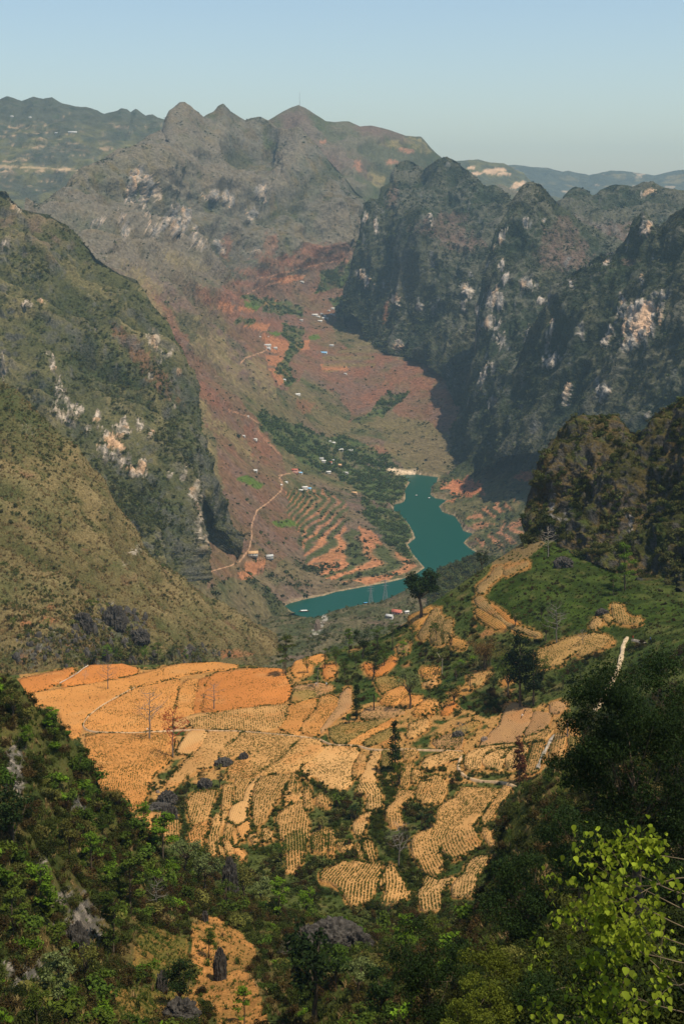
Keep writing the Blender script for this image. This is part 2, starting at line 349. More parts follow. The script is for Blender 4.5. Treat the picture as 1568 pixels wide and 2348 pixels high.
redz = [[(420,640),(500,655),(560,640),(640,600),(700,560),(790,560),(830,590),(790,640),(780,700),(760,760),(800,800),(880,810),(1040,880),(1060,960),(1030,1000),(960,965),(880,935),(800,965),(770,900),(700,850),(660,900),(600,860),(560,800),(520,760),(470,700)],
        [(335,640),(390,710),(430,790),(520,890),(620,990),(660,1080),(650,1180),(580,1270),(480,1310),(470,1250),(520,1120),(500,1050),(480,980),(440,880),(400,800),(360,730),(330,690)],
        [(470,1310),(560,1270),(640,1180),(700,1160),(690,1250),(640,1300),(560,1330),(480,1340)]]
rm = np.maximum.reduce([pol(L, p, 22, 50, seed=k+3) for k, p in enumerate(redz)])
rm0 = rm
up = sstep(700, 560, L.sy)              # the mountain proper
n1 = fbm(P, 300, 4); n2 = fbm(P, 70, 4, (1,1,1.5), 2); n3 = fbm(P, 24, 3, (1,1,2), 5); gul = fbm(P, 60, 4, (1,1,3.5), 7, True)
c = mix(np.tile((.125,.10,.05), (len(P),1)), MAUVE, sstep(-.25,.25,n1))
c = mix(c, (.095,.085,.052), up*.75*sstep(-.3,.2,n1))
c = mix(c, TAN, sstep(.1,.45,n2)*.35)
c = mix(c, SCRUB, sstep(.05,.4,fbm(P,90,4,seed=11))*.75); c = mix(c, (.05,.06,.026), sstep(.05,.3,fbm(P,60,4,seed=3))*(1-.7*rm0)*.6)
c = mix(c, (.13,.125,.105), up*sstep(.25,.6,gul)*.5); c = relief(L, c, a=.65, b=.5, m=np.clip(up+.25,0,1))                # ribs of grey limestone; relief tint adds painted shading to plant and rock colour
c = mix(c, RED, rm*np.clip(.5+1.0*n2,.08,.9)); c = mix(c, MAUVE, rm*sstep(.05,.35,fbm(P,45,4,seed=21))*.75)
for e in [(720,575,60,12,-10),(660,600,70,14,8),(590,625,55,10,4),(760,590,40,10,0),(560,685,55,12,18),(500,690,30,14,10),(640,745,60,10,15),(540,720,28,10,20),(690,795,45,14,20),(860,830,70,16,-28),(930,850,60,20,-25),(870,900,55,14,-30),(970,880,45,16,-25),(1010,905,30,14,20),(870,1030,55,9,6),(640,780,40,9,10),(400,800,14,60,-28),(480,905,18,55,-50),(590,1010,24,50,-40),(700,930,25,16,0),(560,650,40,8,10),(620,560,20,26,0),(520,570,16,30,10)]:
    c = mix(c, (.20,.086,.052), ell(L,*e,.6)*.65*np.clip(.8+.6*n3,.3,1))
for e in [(395,850,10,55,-32),(455,930,13,75,-36),(540,1010,13,70,-42),(470,1010,12,50,-30),(330,640,60,14,35),(420,600,60,12,20),(600,860,22,60,-30),(350,700,16,70,-30),(500,800,30,80,-38)]:
    c = mix(c, TAN, ell(L,*e,.6)*.7*np.clip(.75+.8*n3,.2,1))
# ploughed orange plots, green plots
for p in [[(600,762),(640,775),(668,790),(655,815),(612,805)],[(606,812),(650,818),(648,840),(615,838)],[(618,842),(655,845),(668,872),(640,885)],[(560,735),(620,745),(612,760),(560,750)],[(545,700),(590,705),(580,715),(548,710)],[(600,690),(640,690),(630,700),(605,698)],[(675,785),(710,778),(710,800),(680,805)],[(622,640),(690,628),(700,640),(640,650)],[(500,690),(540,700),(530,720),(500,705)],[(560,1290),(610,1282),(600,1300),(565,1310)],[(600,1302),(608,1290),(606,1306)],[(545,1312),(580,1304),(600,1312),(570,1330),(548,1326)],[(735,835),(790,835),(800,850),(740,852)],[(820,1205),(850,1215),(880,1250),(860,1260),(835,1245)],[(742,1300),(790,1285),(800,1310),(770,1330),(745,1325)],[(825,1335),(880,1322),(905,1318),(895,1328),(840,1343)]]:
    c = mix(c, (.34,.145,.07), pol(L,p,5,14,seed=31)*.8)
for p in [[(540,1098),(565,1088),(608,1112),(590,1122)],[(620,1196),(665,1190),(690,1205),(640,1210)],[(610,760),(650,762),(640,772)],[(705,770),(730,765),(735,778),(710,780)],[(560,690),(600,700),(590,712),(565,705)]]:
    c = mix(c, GRASS, pol(L,p,4,12,seed=33)*.95)
# contour terraces on the promontory above the lake
tp = pol(L, [(655,1130),(700,1112),(760,1130),(800,1160),(790,1200),(850,1240),(900,1262),(975,1290),(960,1305),(880,1330),(820,1338),(740,1325),(700,1290),(690,1230),(660,1180)], 12, 30, seed=41)
st = np.sin((P[:,2]*1.0+1.5*n2)/1.7*2)*.5+.5
c = mix(c, SCRUB, tp*sstep(.5,.2,st)*.85); c = mix(c, TERR, tp*sstep(.6,.9,st)*np.clip(.45+.9*n2+sstep(1180,1260,L.sy)*.35,.1,.9))
tp2 = pol(L, [(740,820),(860,770),(860,835),(800,850),(740,850)], 10, 30, seed=43); st2 = np.sin(L.sy/2.6)*.5+.5
c = mix(c, (.15,.12,.055), tp2*st2*.8)
# woods and hedges of the valley floor
wood = np.maximum.reduce([pol(L,p,16,30,seed=51+k) for k,p in enumerate([
  [(590,945),(640,960),(690,985),(740,1000),(800,1010),(840,1020),(905,1065),(935,1100),(925,1140),(900,1160),(850,1150),(800,1110),(750,1085),(690,1060),(640,1020),(605,990)],
  [(600,695),(660,688),(705,705),(690,725),(640,725),(600,715)],[(540,675),(600,680),(640,695),(590,700)],[(540,725),(590,735),(580,745),(535,740)],
  [(830,1150),(905,1175),(945,1215),(940,1245),(960,1285),(930,1280),(890,1245),(850,1200)],[(755,690),(830,660),(850,690),(780,730)],[(770,610),(830,590),(850,680),(800,660)],
  [(650,740),(700,760),(690,800),(660,840),(680,880),(650,880),(630,850),(660,800)],[(870,910),(935,900),(880,960),(840,955)],[(740,620),(790,600),(790,660),(720,670)]])])
c = mix(c, (.06,.085,.028), wood*np.clip(.75+1.0*n3,.15,.95))
ol = pol(L, [(870,960),(960,960),(1050,1000),(1060,1060),(1010,1090),(930,1075),(880,1020)], 20, 40, seed=61)
c = mix(c, (.13,.105,.05), ol*.75)
# pale cliffs
cl = np.maximum.reduce([scar(L,*e,seed=k) for k,e in enumerate([(318,408,26,20,20),(342,418,10,22,0),(300,440,14,34,10),(330,450,16,36,-10),(360,440,14,22,0),(285,520,13,36,-15),(405,510,22,34,-10),(425,500,14,24,0),(445,535,10,16,0),(350,525,18,20,0),(375,512,9,18,0),(225,508,16,9,0),(500,565,12,16,-30),(512,575,9,12,0),(585,578,14,10,0),(485,450,18,16,0),(520,455,20,16,10),(600,440,16,30,0),(580,490,14,20,0),(455,560,20,12,30)])])
roughen(L, cl, 22, 45); c = mix(c, GREY, cl*.7); c = mix(c, (.46,.35,.25), cl*sstep(-.05,.3,fbm(P,14,3,(1,1,3),71))*.9); c = mix(c, ORROCK, cl*sstep(.15,.4,fbm(P,40,3,(1,1,2),72))*.8)
spk = sstep(.42,.6,fbm(P,11,3,(1,1,2),73))*sstep(1300,500,L.sy); c = mix(c, (.32,.26,.20), spk*(1-tp)*.3)
# bare shore line and paths
if True:
    d = L.shore; c = mix(c, (.34,.25,.15), sstep(4.5,1.5,d+6*n3)*(P[:,2]<-570)*.65)
    c = mix(c, (.62,.47,.32), ell(L,925,1082,40,7,8,.3,9))
PATHS_V = [[(480,1311),(530,1297),(553,1284),(572,1258),(578,1230),(578,1200),(590,1170),(618,1150),(645,1125),(648,1108),(640,1096),(648,1088)],[(640,1090),(690,1080)],[(552,832),(565,820),(600,808),(612,802)],[(565,675),(590,662),(660,640),(700,632)],[(585,640),(640,628),(700,612),(760,600),(800,598)],[(524,940),(570,955),(600,975)],[(590,978),(606,1005),(640,1040)]]
for p in PATHS_V[:3]: c = mix(c, (.40,.235,.14), sstep(1.6,.8,polydist(L.sx,L.sy,p,False)+.5*n3))
for p in PATHS_V[3:]: c = mix(c, (.42,.22,.13), sstep(1.8,.9,polydist(L.sx,L.sy,p,False)+.5*n3)*.7)
L.wood = wood; L.red = rm
build_layer(L, c, VALLEY_MAT, 'valley_mountain')

# karst walls on the right
KARST_MAT = terrain_mat('karst_land', 9, .5, 1.0)
def paint_karst(L, cliffs, reds, base=.0):
    P = L.P; n1 = fbm(P,220,4); n2 = fbm(P,50,4,(1,1,2)); n3 = fbm(P,16,3,(1,1,2.5),5); steep = 1-np.abs(L.N[:,2])
    c = mix(np.tile((.032,.042,.021), (len(P),1)), (.082,.076,.042), sstep(-.25,.3,n1+.3*n2)*.8)
    c = mix(c, (.095,.09,.065), sstep(.15,.5,fbm(P,90,4,(1,1,2.5),8,True))*sstep(.5,.25,steep)*.7)
    c = relief(L, c, (.02,.03,.015), (.13,.12,.10), .6, .35)
    for e in reds: c = mix(c, MAUVE, ell(L,*e,.5)*.8*np.clip(.7+.8*n3,.2,1))
    st = fbm(P,26,4,(1,1,4),13); c = mix(c, (.17,.165,.155), sstep(.24,.42,st)*sstep(.35,.6,steep)*.75)
    c = mix(c, (.36,.32,.28), sstep(.48,.62,st)*sstep(.3,.6,steep)*.6)
    if cliffs:
        cl = np.maximum.reduce([scar(L,*e,seed=k) for k,e in enumerate(cliffs)])
        roughen(L, cl, 14, 30); c = mix(c, (.20,.185,.165), cl*.8); c = mix(c, (.50,.42,.34), cl*sstep(-.1,.2,fbm(P,12,3,(1,1,3.5),71))*.9)
        c = mix(c, ORROCK, cl*sstep(.08,.35,fbm(P,45,3,(1,1,3),72))*.7)
    spk = sstep(.5,.66,fbm(P,9,3,(1,1,2.5),73))*sstep(-.05,.25,n1); c = mix(c, (.30,.27,.24), spk*.5)
    return c
KB = [(.012,-.03),(.04,-.06),(.15,-.2)]
KA = [(40,240,(1,1,3.0),4,True),(24,80,(1,1,4.0),4,True),(7,24,(1,1,3),3,True)]
L = layer('karst_back', 1235, 1800, 2.5, [
  [(1235,640,3600),(1300,640,3550),(1440,640,3500),(1800,660,3400)],
  [(1235,580,3750),(1284,545,3800),(1340,525,3850),(1440,520,3850),(1568,530,3850),(1800,540,3800)],
  [(1235,540,3900),(1284,480,4050),(1299,468,4100),(1320,462,4120),(1360,470,4100),(1410,460,4120),(1500,460,4100),(1568,470,4050),(1800,480,4000)],
  [(1235,520,4000),(1270,490,4100),(1284,467,4150),(1291,450,4200),(1299,437,4200),(1309,428,4200),(1319,426,4200),(1339,434,4200),(1359,449,4200),(1368,440,4200),(1379,432,4200),(1395,424,4200),(1409,421,4200),(1449,427,4200),(1479,417,4200),(1496,416,4200),(1509,424,4200),(1534,432,4200),(1568,437,4200),(1650,440,4200),(1800,450,4200)]], KB, KA)
c = paint_karst(L, [(1490,438,18,7,-25),(1470,445,8,8,0)], [(1390,560,80,40,20),(1330,530,50,24,20),(1440,530,60,20,10),(1350,580,60,30,20)])
c = mix(c, (.16,.14,.12), ell(L,1380,530,90,26,15,.6)*sstep(-.1,.2,fbm(L.P,20,3,(1,1,2),4))*.7)
build_layer(L, c, KARST_MAT, 'karst_peaks')
L = layer('karst_towers', 792, 1260, 2.5, [
  [(792,735,4150),(810,705,4150),(840,772,4050),(870,824,3950),(900,812,3900),(950,822,3800),(1000,852,3650),(1040,902,3500),(1055,972,3380),(1060,1055,3280),(1150,1070,3150),(1260,1070,3000)],
  [(792,728,4165),(806,670,4195),(840,705,4115),(870,725,4060),(900,700,4030),(950,700,3960),(1000,710,3860),(1050,740,3760),(1100,760,3700),(1260,780,3600)],
  [(792,722,4175),(806,645,4205),(815,600,4205),(831,560,4205),(876,540,4200),(910,520,4150),(935,492,4090),(954,474,4060),(975,486,4065),(1005,515,4080),(1040,560,4020),(1100,570,3950),(1134,560,3900),(1260,600,3800)],
  [(792,718,4185),(806,630,4212),(831,515,4225),(876,465,4290),(900,452,4350),(954,452,4300),(1000,470,4280),(1050,470,4260),(1100,475,4200),(1150,490,4150),(1260,520,4000)],
  [(792,715,4190),(799,660,4200),(806,607,4220),(814,577,4230),(826,527,4240),(829,490,4250),(833,470,4250),(849,454,4260),(866,457,4290),(876,427,4350),(890,420,4400),(897,416,4420),(900,397,4500),(906,379,4580),(915,371,4600),(929,366,4600),(945,369,4600),(954,374,4580),(971,389,4480),(984,379,4420),(1004,364,4400),(1024,359,4400),(1044,367,4390),(1064,384,4360),(1094,407,4320),(1109,427,4300),(1134,424,4280),(1154,439,4250),(1174,459,4200),(1260,480,4100)]], KB, KA, crest_keep=.35)
c = paint_karst(L, [(836,500,7,18,5),(862,520,5,20,0),(986,502,6,14,0),(828,630,14,26,-30),(905,690,14,18,0),(912,790,12,16,0),(1070,665,16,22,-35),(1060,700,8,16,0),(840,640,8,22,0),(960,700,10,20,0)],
    [(1020,530,70,26,12),(1060,560,50,18,0),(900,450,14,30,10),(1040,500,40,14,0),(1000,880,30,10,30)])
c = mix(c, (.26,.11,.06), ell(L,885,715,7,28,5,.5)*.6)
build_layer(L, c, KARST_MAT, 'karst_towers')
L = layer('karst_peak', 1040, 1440, 2.5, [
  [(1040,1065,3200),(1100,1072,3080),(1200,1030,2950),(1300,1010,2900),(1440,990,2850)],
  [(1040,1035,3250),(1064,960,3250),(1090,900,3200),(1150,800,3200),(1200,760,3200),(1260,740,3200),(1300,720,3250),(1440,700,3300)],
  [(1040,1022,3290),(1064,915,3320),(1088,795,3360),(1104,700,3380),(1140,600,3400),(1200,540,3430),(1250,560,3420),(1300,590,3420),(1440,600,3500)],
  [(1040,1015,3320),(1055,935,3330),(1064,895,3350),(1075,850,3370),(1084,800,3400),(1088,740,3420),(1095,680,3430),(1104,630,3450),(1122,585,3470),(1129,572,3470),(1134,532,3480),(1149,507,3500),(1164,482,3520),(1184,447,3540),(1199,424,3550),(1214,416,3550),(1239,422,3560),(1254,439,3570),(1269,457,3580),(1284,472,3600),(1310,492,3620),(1350,520,3650),(1440,560,3700)]], KB, KA, crest_keep=.35)
c = paint_karst(L, [(1148,545,7,26,32),(1140,690,26,28,10),(1125,740,22,18,-20),(1210,770,7,36,14),(1240,690,14,8,0),(1205,650,16,20,0),(1205,510,7,18,0),(1160,640,10,16,0),(1245,505,5,5,0),(1110,860,10,30,20),(1150,780,12,20,0),(1240,860,14,26,30),(1220,890,14,16,20),(1090,700,9,20,0),(1150,610,8,14,0),(1130,920,10,20,20)],
    [(1290,560,60,50,30),(1260,590,40,30,20),(1320,600,40,24,0)])
build_layer(L, c, KARST_MAT, 'karst_peak')
L = layer('karst_wall', 1085, 1750, 2.7, [
  [(1085,1080,2900),(1200,1040,2650),(1300,1030,2500),(1400,1030,2350),(1568,1040,2150),(1850,1040,2000)],
  [(1085,1070,2925),(1150,950,2850),(1200,900,2800),(1269,820,2750),(1350,780,2650),(1450,760,2550),(1568,720,2400),(1850,700,2200)],
  [(1085,1065,2940),(1150,915,2900),(1210,790,2860),(1269,700,2840),(1330,650,2800),(1409,620,2760),(1477,570,2720),(1530,570,2620),(1568,560,2560),(1850,540,2400)],
  [(1085,1062,2950),(1120,985,2940),(1150,905,2930),(1180,835,2920),(1210,762,2910),(1240,710,2900),(1269,672,2900),(1284,647,2900),(1314,622,2880),(1344,602,2870),(1374,582,2860),(1409,572,2850),(1430,552,2840),(1441,530,2830),(1449,507,2820),(1459,497,2810),(1470,486,2800),(1477,483,2800),(1484,492,2800),(1489,502,2790),(1500,520,2780),(1509,526,2770),(1524,512,2740),(1549,487,2690),(1568,474,2650),(1620,450,2600),(1850,420,2400)]], KB,
  [(36,200,(1,1,3.0),4,True),(20,64,(1,1,4),4,True),(6,20,(1,1,3),3,True)], crest_keep=.35)
c = paint_karst(L, [(1470,735,40,62,28),(1440,790,16,22,20),(1425,700,10,30,0),(1478,524,16,20,15),(1470,640,7,12,10),(1350,610,14,6,-20),(1392,600,10,8,-40),(1310,650,10,14,0),(1262,830,16,26,40),(1385,900,22,24,20),(1395,770,10,34,25),(1260,770,8,40,15),(1330,760,10,20,0),(1480,955,10,10,0),(1300,900,10,30,20)], [(1440,600,20,10,0)])
c = mix(c, (.62,.40,.25), scar(L,1474,742,34,50,30,seed=5)*.85)
build_layer(L, c, KARST_MAT, 'karst_wall')
# slope on the right bank of the lake
L = layer('lakeside', 985, 1850, 2.5, [
  [(985,1340,2250),(1100,1330,2300),(1230,1330,2200),(1850,1330,2000)],
  [(985,1270,2420),(1080,1265,2430),(1230,1260,2330),(1600,1260,2100),(1850,1260,2050)],
  [(985,1200,2644),(1080,1190,2640),(1220,1190,2480),(1600,1190,2200),(1850,1190,2150)],
  [(985,1100,3057),(1060,1095,3020),(1130,1100,2850),(1220,1100,2700),(1600,1090,2400),(1850,1090,2300)],
  [(985,1070,3230),(1060,1045,3250),(1130,1010,3020),(1220,985,2880),(1600,970,2600),(1850,970,2500)],
  [(985,1050,3350),(1060,1010,3400),(1130,970,3200),(1220,940,3050),(1600,930,2800),(1850,930,2700)]],
  [(.05,-.05)], [(14,180,(1,1,1),4,True),(4,40,(1,1,1.5),4,False)], lake=True)
P = L.P; n2 = fbm(P,50,4); n3 = fbm(P,16,3)
c = mix(np.tile((.10,.088,.04),(len(P),1)), SCRUB, sstep(-.1,.25,n2)*.8); c = mix(c, TAN, sstep(.15,.4,fbm(P,35,3,seed=4))*.4)
st = np.sin(P[:,2]/2.6*2)*.5+.5
tz = np.maximum.reduce([ell(L,1170,1225,60,30,-18,.3),ell(L,1110,1245,40,10,10,.3),ell(L,1130,1170,50,16,-20,.4)])
c = mix(c, (.05,.05,.025), tz*sstep(.5,.2,st)*.8); c = mix(c, (.38,.17,.09), tz*sstep(.55,.8,st)*.8)
c = mix(c, (.40,.155,.075), ell(L,1035,1125,30,22,-30,.4)*.9); c = mix(c, (.36,.13,.065), np.maximum(ell(L,1075,1118,32,20,20,.5),ell(L,1205,1090,26,12,-10,.4))*.8)
c = mix(c, (.34,.15,.08), np.maximum.reduce([ell(L,1100,1205,28,8,-15,.5),ell(L,1190,1200,30,8,-20,.5),ell(L,1085,1185,18,5,-10,.5)])*.7)
c = mix(c, (.036,.05,.02), np.maximum.reduce([ell(L,1100,1040,50,26,-25,.6),ell(L,1180,1010,40,22,-25,.6),ell(L,1050,1080,30,14,-30,.6)])*.75)
c = mix(c, (.34,.25,.15), sstep(4.5,1.5,L.shore+6*n3)*(P[:,2]<-570)*.65)
build_layer(L, c, VALLEY_MAT, 'lakeside_slope')
# ridges on the left
LEFT_MAT = terrain_mat('left_ridge_land', 4, .45, .9)
L = layer('left_ridge', -300, 560, 2.5, [
  [(-300,1180,1700),(0,1180,1700),(200,1250,1650),(300,1290,1650),(400,1340,1650),(440,1335,1780),(480,1305,1990),(531,1290,2110),(560,1292,2220)],
  [(-300,1000,1850),(0,980,1850),(100,1020,1800),(200,1080,1750),(300,1130,1750),(380,1200,1720),(440,1262,1800),(480,1270,1970),(531,1272,2095),(560,1288,2215)],
  [(-300,800,2100),(0,780,2100),(100,800,2050),(200,880,2000),(300,960,1950),(380,1010,1930),(430,1060,1900),(480,1140,1930),(520,1215,1990),(540,1265,2090),(560,1286,2210)],
  [(-300,600,2350),(0,580,2350),(100,620,2300),(200,680,2280),(300,740,2220),(380,820,2150),(430,930,2080),(480,1085,2010),(520,1190,2010),(540,1262,2090),(560,1284,2205)],
  [(-300,420,2650),(-120,400,2650),(0,438,2620),(20,436,2600),(37,456,2600),(55,476,2580),(115,489,2560),(155,513,2540),(195,556,2500),(240,596,2460),(280,626,2440),(320,640,2420),(350,696,2380),(380,733,2340),(405,775,2300),(425,815,2260),(438,853,2220),(455,950,2130),(470,1045,2050),(500,1105,2020),(520,1153,2020),(531,1207,2030),(540,1260,2095),(560,1282,2200)]],
  [(.015,-.05),(.05,-.08),(.12,-.2)], [(58,190,(2.8,1,1.6),4,True,-.4),(20,64,(2,1,2.4),4,True,-.35),(5,20,(1,1,2),3,True)], crest_keep=.35)
P = L.P; n1 = fbm(P,160,4); n2 = fbm(P,42,4,(1,1,1.6)); n3 = fbm(P,13,3,(1,1,2),5); steep = 1-np.abs(L.N[:,2])
c = mix(np.tile((.10,.092,.04),(len(P),1)), (.055,.058,.026), sstep(-.25,.25,n1)*.85); c = mix(c, TAN, sstep(.1,.5,fbm(P,60,4,seed=3))*.4)
c = mix(c, MAUVE, ell(L,90,540,120,50,30,.5)*sstep(-.1,.3,n2)*.6); c = mix(c, (.2,.085,.055), np.maximum(ell(L,350,850,22,90,-40,.5),ell(L,300,790,20,60,-38,.5))*.5)
for e in [(300,740,16,90,-36),(200,640,30,80,-50),(250,900,60,20,30),(360,930,20,60,-30),(330,660,14,50,-35),(60,700,60,40,20)]: c = mix(c, TAN, ell(L,*e,.6)*.5*np.clip(.7+.8*n3,.2,1))
cl = np.maximum.reduce([scar(L,*e,seed=k) for k,e in enumerate([(121,835,8,34,-12),(135,900,10,26,-10),(150,905,7,40,-20),(132,945,10,28,-20),(160,960,14,24,-35),(8,840,7,34,0),(255,1010,16,40,-28),(285,1060,28,18,35),(310,1085,18,12,30),(240,1040,14,26,-30),(325,1070,12,22,-10),(280,985,18,24,0),(345,995,6,11,0),(318,975,12,14,0),(225,955,10,14,0),(380,812,18,12,30),(355,775,16,22,-30),(365,830,6,8,0),(410,850,6,8,0),(450,1130,18,26,0),(460,1180,9,30,0),(468,1250,9,30,8),(455,1220,8,16,0),(420,1090,8,16,20),(390,1095,8,10,0),(60,700,16,12,0),(95,690,10,8,0),(222,750,8,7,0),(15,560,12,20,20),(35,465,14,20,-35),(180,940,14,16,0),(200,985,14,12,30),(270,870,10,7,0),(400,930,6,10,0),(345,865,8,8,0)])])
c = mix(c, (.11,.105,.095), sstep(.3,.55,fbm(P,30,4,(1,1,3),8,True))*sstep(.3,.6,steep)*.6)
roughen(L, cl, 8, 16); c = mix(c, (.15,.13,.105), cl*.75); c = mix(c, (.50,.41,.32), cl*sstep(-.05,.22,fbm(P,7,3,(1,1,3.5),71))*.95); c = mix(c, (.55,.33,.18), cl*sstep(.12,.4,fbm(P,30,3,(1,1,3),72))*.75)
c = mix(c, (.35,.30,.25), sstep(.46,.6,fbm(P,6,3,(1,1,2),73))*sstep(0,.3,n1)*.5); c = mix(c, (.05,.058,.022), sstep(.05,.3,fbm(P,30,4,seed=5))*(1-cl)*.6)
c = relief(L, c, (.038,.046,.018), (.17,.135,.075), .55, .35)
L.green = np.clip(np.maximum.reduce([ell(L,420,1010,70,60,20,.6),ell(L,330,1170,110,40,25,.6),ell(L,60,600,60,40,20,.6),ell(L,240,830,90,70,30,.6)])+sstep(0,.3,n1)*.6,0,1)
c = mix(c, (.036,.05,.02), L.green*sstep(-.2,.2,n3)*.6)
build_layer(L, c, LEFT_MAT, 'left_ridge')
NEARL_MAT = terrain_mat('left_slope_land', 1.6, .5, 1.0)
L = layer('left_slope', -300, 780, 2.5, [
  [(-300,1640,620),(0,1600,680),(150,1570,720),(300,1560,780),(400,1560,860),(520,1550,1050),(640,1540,1300),(780,1540,1450)],
  [(-300,1450,740),(0,1440,780),(150,1430,820),(300,1450,880),(400,1470,960),(520,1490,1130),(640,1500,1380),(780,1505,1530)],
  [(-300,1180,950),(0,1180,980),(150,1230,1000),(250,1290,1020),(330,1350,1060),(430,1400,1150),(520,1440,1260),(640,1475,1450),(780,1485,1580)],
  [(-300,860,1320),(-100,840,1320),(0,874,1300),(20,884,1290),(33,890,1280),(71,924,1260),(104,961,1240),(137,1003,1230),(175,1028,1220),(200,1070,1210),(237,1103,1200),(250,1140,1200),(271,1174,1200),(300,1207,1200),(325,1257,1210),(358,1290,1230),(417,1328,1290),(458,1361,1340),(521,1399,1420),(583,1434,1500),(625,1452,1550),(690,1462,1620),(780,1470,1680)]],
  [(.02,-.04),(.06,-.08),(.15,-.2)], [(20,110,(2.6,1,1.6),4,True,-.35),(7,34,(2,1,1.8),4,True,-.35),(2,9,(1,1,1.5),3,True)], crest_keep=.4)
P = L.P; n1 = fbm(P,90,4); n2 = fbm(P,24,4,(1,1,1.6)); n3 = fbm(P,7,3,(1,1,1.8),5)
c = mix(np.tile((.125,.098,.042),(len(P),1)), (.20,.145,.065), sstep(-.15,.35,n1+.4*n2)); c = mix(c, (.06,.07,.025), sstep(.0,.35,fbm(P,50,4,seed=6))*.7)
c = mix(c, (.19,.085,.055), sstep(.35,.5,fbm(P,30,3,seed=8))*.5)
c = mix(c, (.33,.13,.06), np.maximum.reduce([ell(L,115,1420,20,6,10,.6),ell(L,60,1430,14,9,0,.6),ell(L,200,1470,50,10,0,.6),ell(L,50,1510,16,14,0,.6),ell(L,120,1390,10,8,0,.6),ell(L,540,1500,40,10,0,.6),ell(L,175,1480,40,12,0,.6)])*.85)
rk = np.maximum.reduce([ell(L,150,1480,110,34,0,.8,10),ell(L,260,1440,60,50,0,.8,10),ell(L,190,1430,30,20,0,.8,10),ell(L,450,1500,60,16,0,.8,10),ell(L,300,1520,90,14,0,.8,8),ell(L,80,1510,50,20,0,.8,8)])
rk_ls = rk
c = mix(c, (.085,.078,.075), rk*sstep(-.15,.2,n3)*.85); c = mix(c, (.28,.26,.24), rk*sstep(.3,.5,fbm(P,3.2,3,(1,1,2),9))*.8)
c = mix(c, (.45,.38,.30), np.maximum.reduce([ell(L,65,985,14,12,0,.8,5),ell(L,310,1270,14,8,20,.8,5),ell(L,318,1262,8,10,0,.8,5),ell(L,290,1290,10,6,30,.8,5)])*sstep(-.1,.2,fbm(P,2.5,3,(1,1,3),10))*.9)
c = mix(c, (.055,.062,.02), sstep(.05,.3,fbm(P,14,4,seed=6))*.55)
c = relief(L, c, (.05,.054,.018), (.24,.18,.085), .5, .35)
L.green = np.clip(sstep(.0,.4,n1)*.5+ell(L,60,960,120,90,30,.6)*.9+ell(L,300,1500,230,40,5,.6)*.6,0,1)
c = mix(c, (.05,.062,.022), L.green*.6)
build_layer(L, c, NEARL_MAT, 'left_slope')
L = layer('gorge_shoulder', 600, 1250, 2.5, [
  [(600,1560,1200),(700,1550,1250),(900,1540,1250),(1250,1500,1300)],
  [(600,1480,1420),(700,1475,1430),(800,1460,1420),(900,1440,1450),(1000,1400,1550),(1250,1400,1600)],
  [(600,1425,1720),(640,1412,1760),(670,1410,1770),(700,1414,1730),(719,1419,1700),(740,1412,1700),(772,1400,1720),(800,1394,1730),(829,1387,1730),(870,1382,1740),(900,1370,1740),(930,1355,1740),(990,1332,1780),(1010,1312,1850),(1040,1296,1890),(1060,1287,1900),(1095,1273,1900),(1130,1285,1900),(1250,1300,1900)]],
  [(.02,-.05),(.06,-.08),(.12,-.1)], [(14,130,(1,1,1.4),4,True),(5,34,(1,1,1.8),4,True)], crest_keep=.3)
P = L.P; n2 = fbm(P,30,4); n3 = fbm(P,9,3)
c = mix(np.tile((.12,.10,.055),(len(P),1)), (.06,.066,.03), sstep(-.2,.2,n2)); c = mix(c, MAUVE, sstep(.2,.4,fbm(P,50,3,seed=4))*.6)
c = mix(c, (.03,.045,.018), ell(L,1050,1315,80,50,0,.5)*.9)
c = mix(c, (.40,.36,.30), np.maximum(ell(L,728,1440,9,22,25,.7,5),ell(L,745,1418,7,10,0,.7,5))*sstep(-.1,.2,n3))
build_layer(L, c, LEFT_MAT, 'gorge_shoulder')
# the bench with the fields, and the spur to its right
BENCH_MAT = terrain_mat('bench_land', .8, .45, .9)
bl = [
 [(-250,2000,400),(300,2000,385),(560,2090,355),(800,2180,330),(1000,2220,315),(1100,2200,305),(1250,2110,305),(1400,2010,315),(1568,1960,325),(1850,1950,330)],
 [(-250,1900,430),(300,1900,415),(560,1985,388),(800,2062,367),(1000,2092,354),(1100,2065,349),(1250,1950,360),(1400,1850,375),(1568,1800,380),(1850,1800,380)],
 [(-250,1800,470),(300,1800,460),(600,1850,440),(800,1870,425),(1000,1880,415),(1100,1860,412),(1250,1780,420),(1400,1720,420),(1568,1680,410),(1850,1680,400)],
 [(-250,1700,520),(200,1695,515),(430,1682,515),(740,1705,490),(1050,1720,465),(1200,1690,465),(1300,1660,460),(1400,1600,460),(1568,1560,440),(1850,1550,430)],
 [(-250,1610,590),(200,1600,590),(430,1590,585),(650,1600,558),(850,1590,548),(1050,1570,532),(1200,1530,520),(1400,1480,505),(1568,1450,485),(1850,1440,470)],
 [(-250,1570,625),(200,1550,625),(430,1545,622),(650,1560,583),(730,1535,590),(850,1510,600),(1000,1440,595),(1100,1395,590),(1230,1335,590),(1400,1375,565),(1568,1390,540),(1850,1380,520)],
 [(-250,1560,650),(0,1552,650),(50,1547,650),(130,1532,648),(200,1528,645),(330,1526,640),(430,1523,640),(520,1520,640),(600,1530,620),(650,1536,605),(690,1516,610),(730,1506,620),(800,1482,640),(850,1471,645),(900,1447,645),(930,1428,645),(960,1403,645),(1010,1371,650),(1060,1336,655),(1110,1301,665),(1150,1276,675),(1200,1242,685),(1230,1226,688),(1300,1232,670),(1400,1272,640),(1568,1325,600),(1850,1330,570)]]
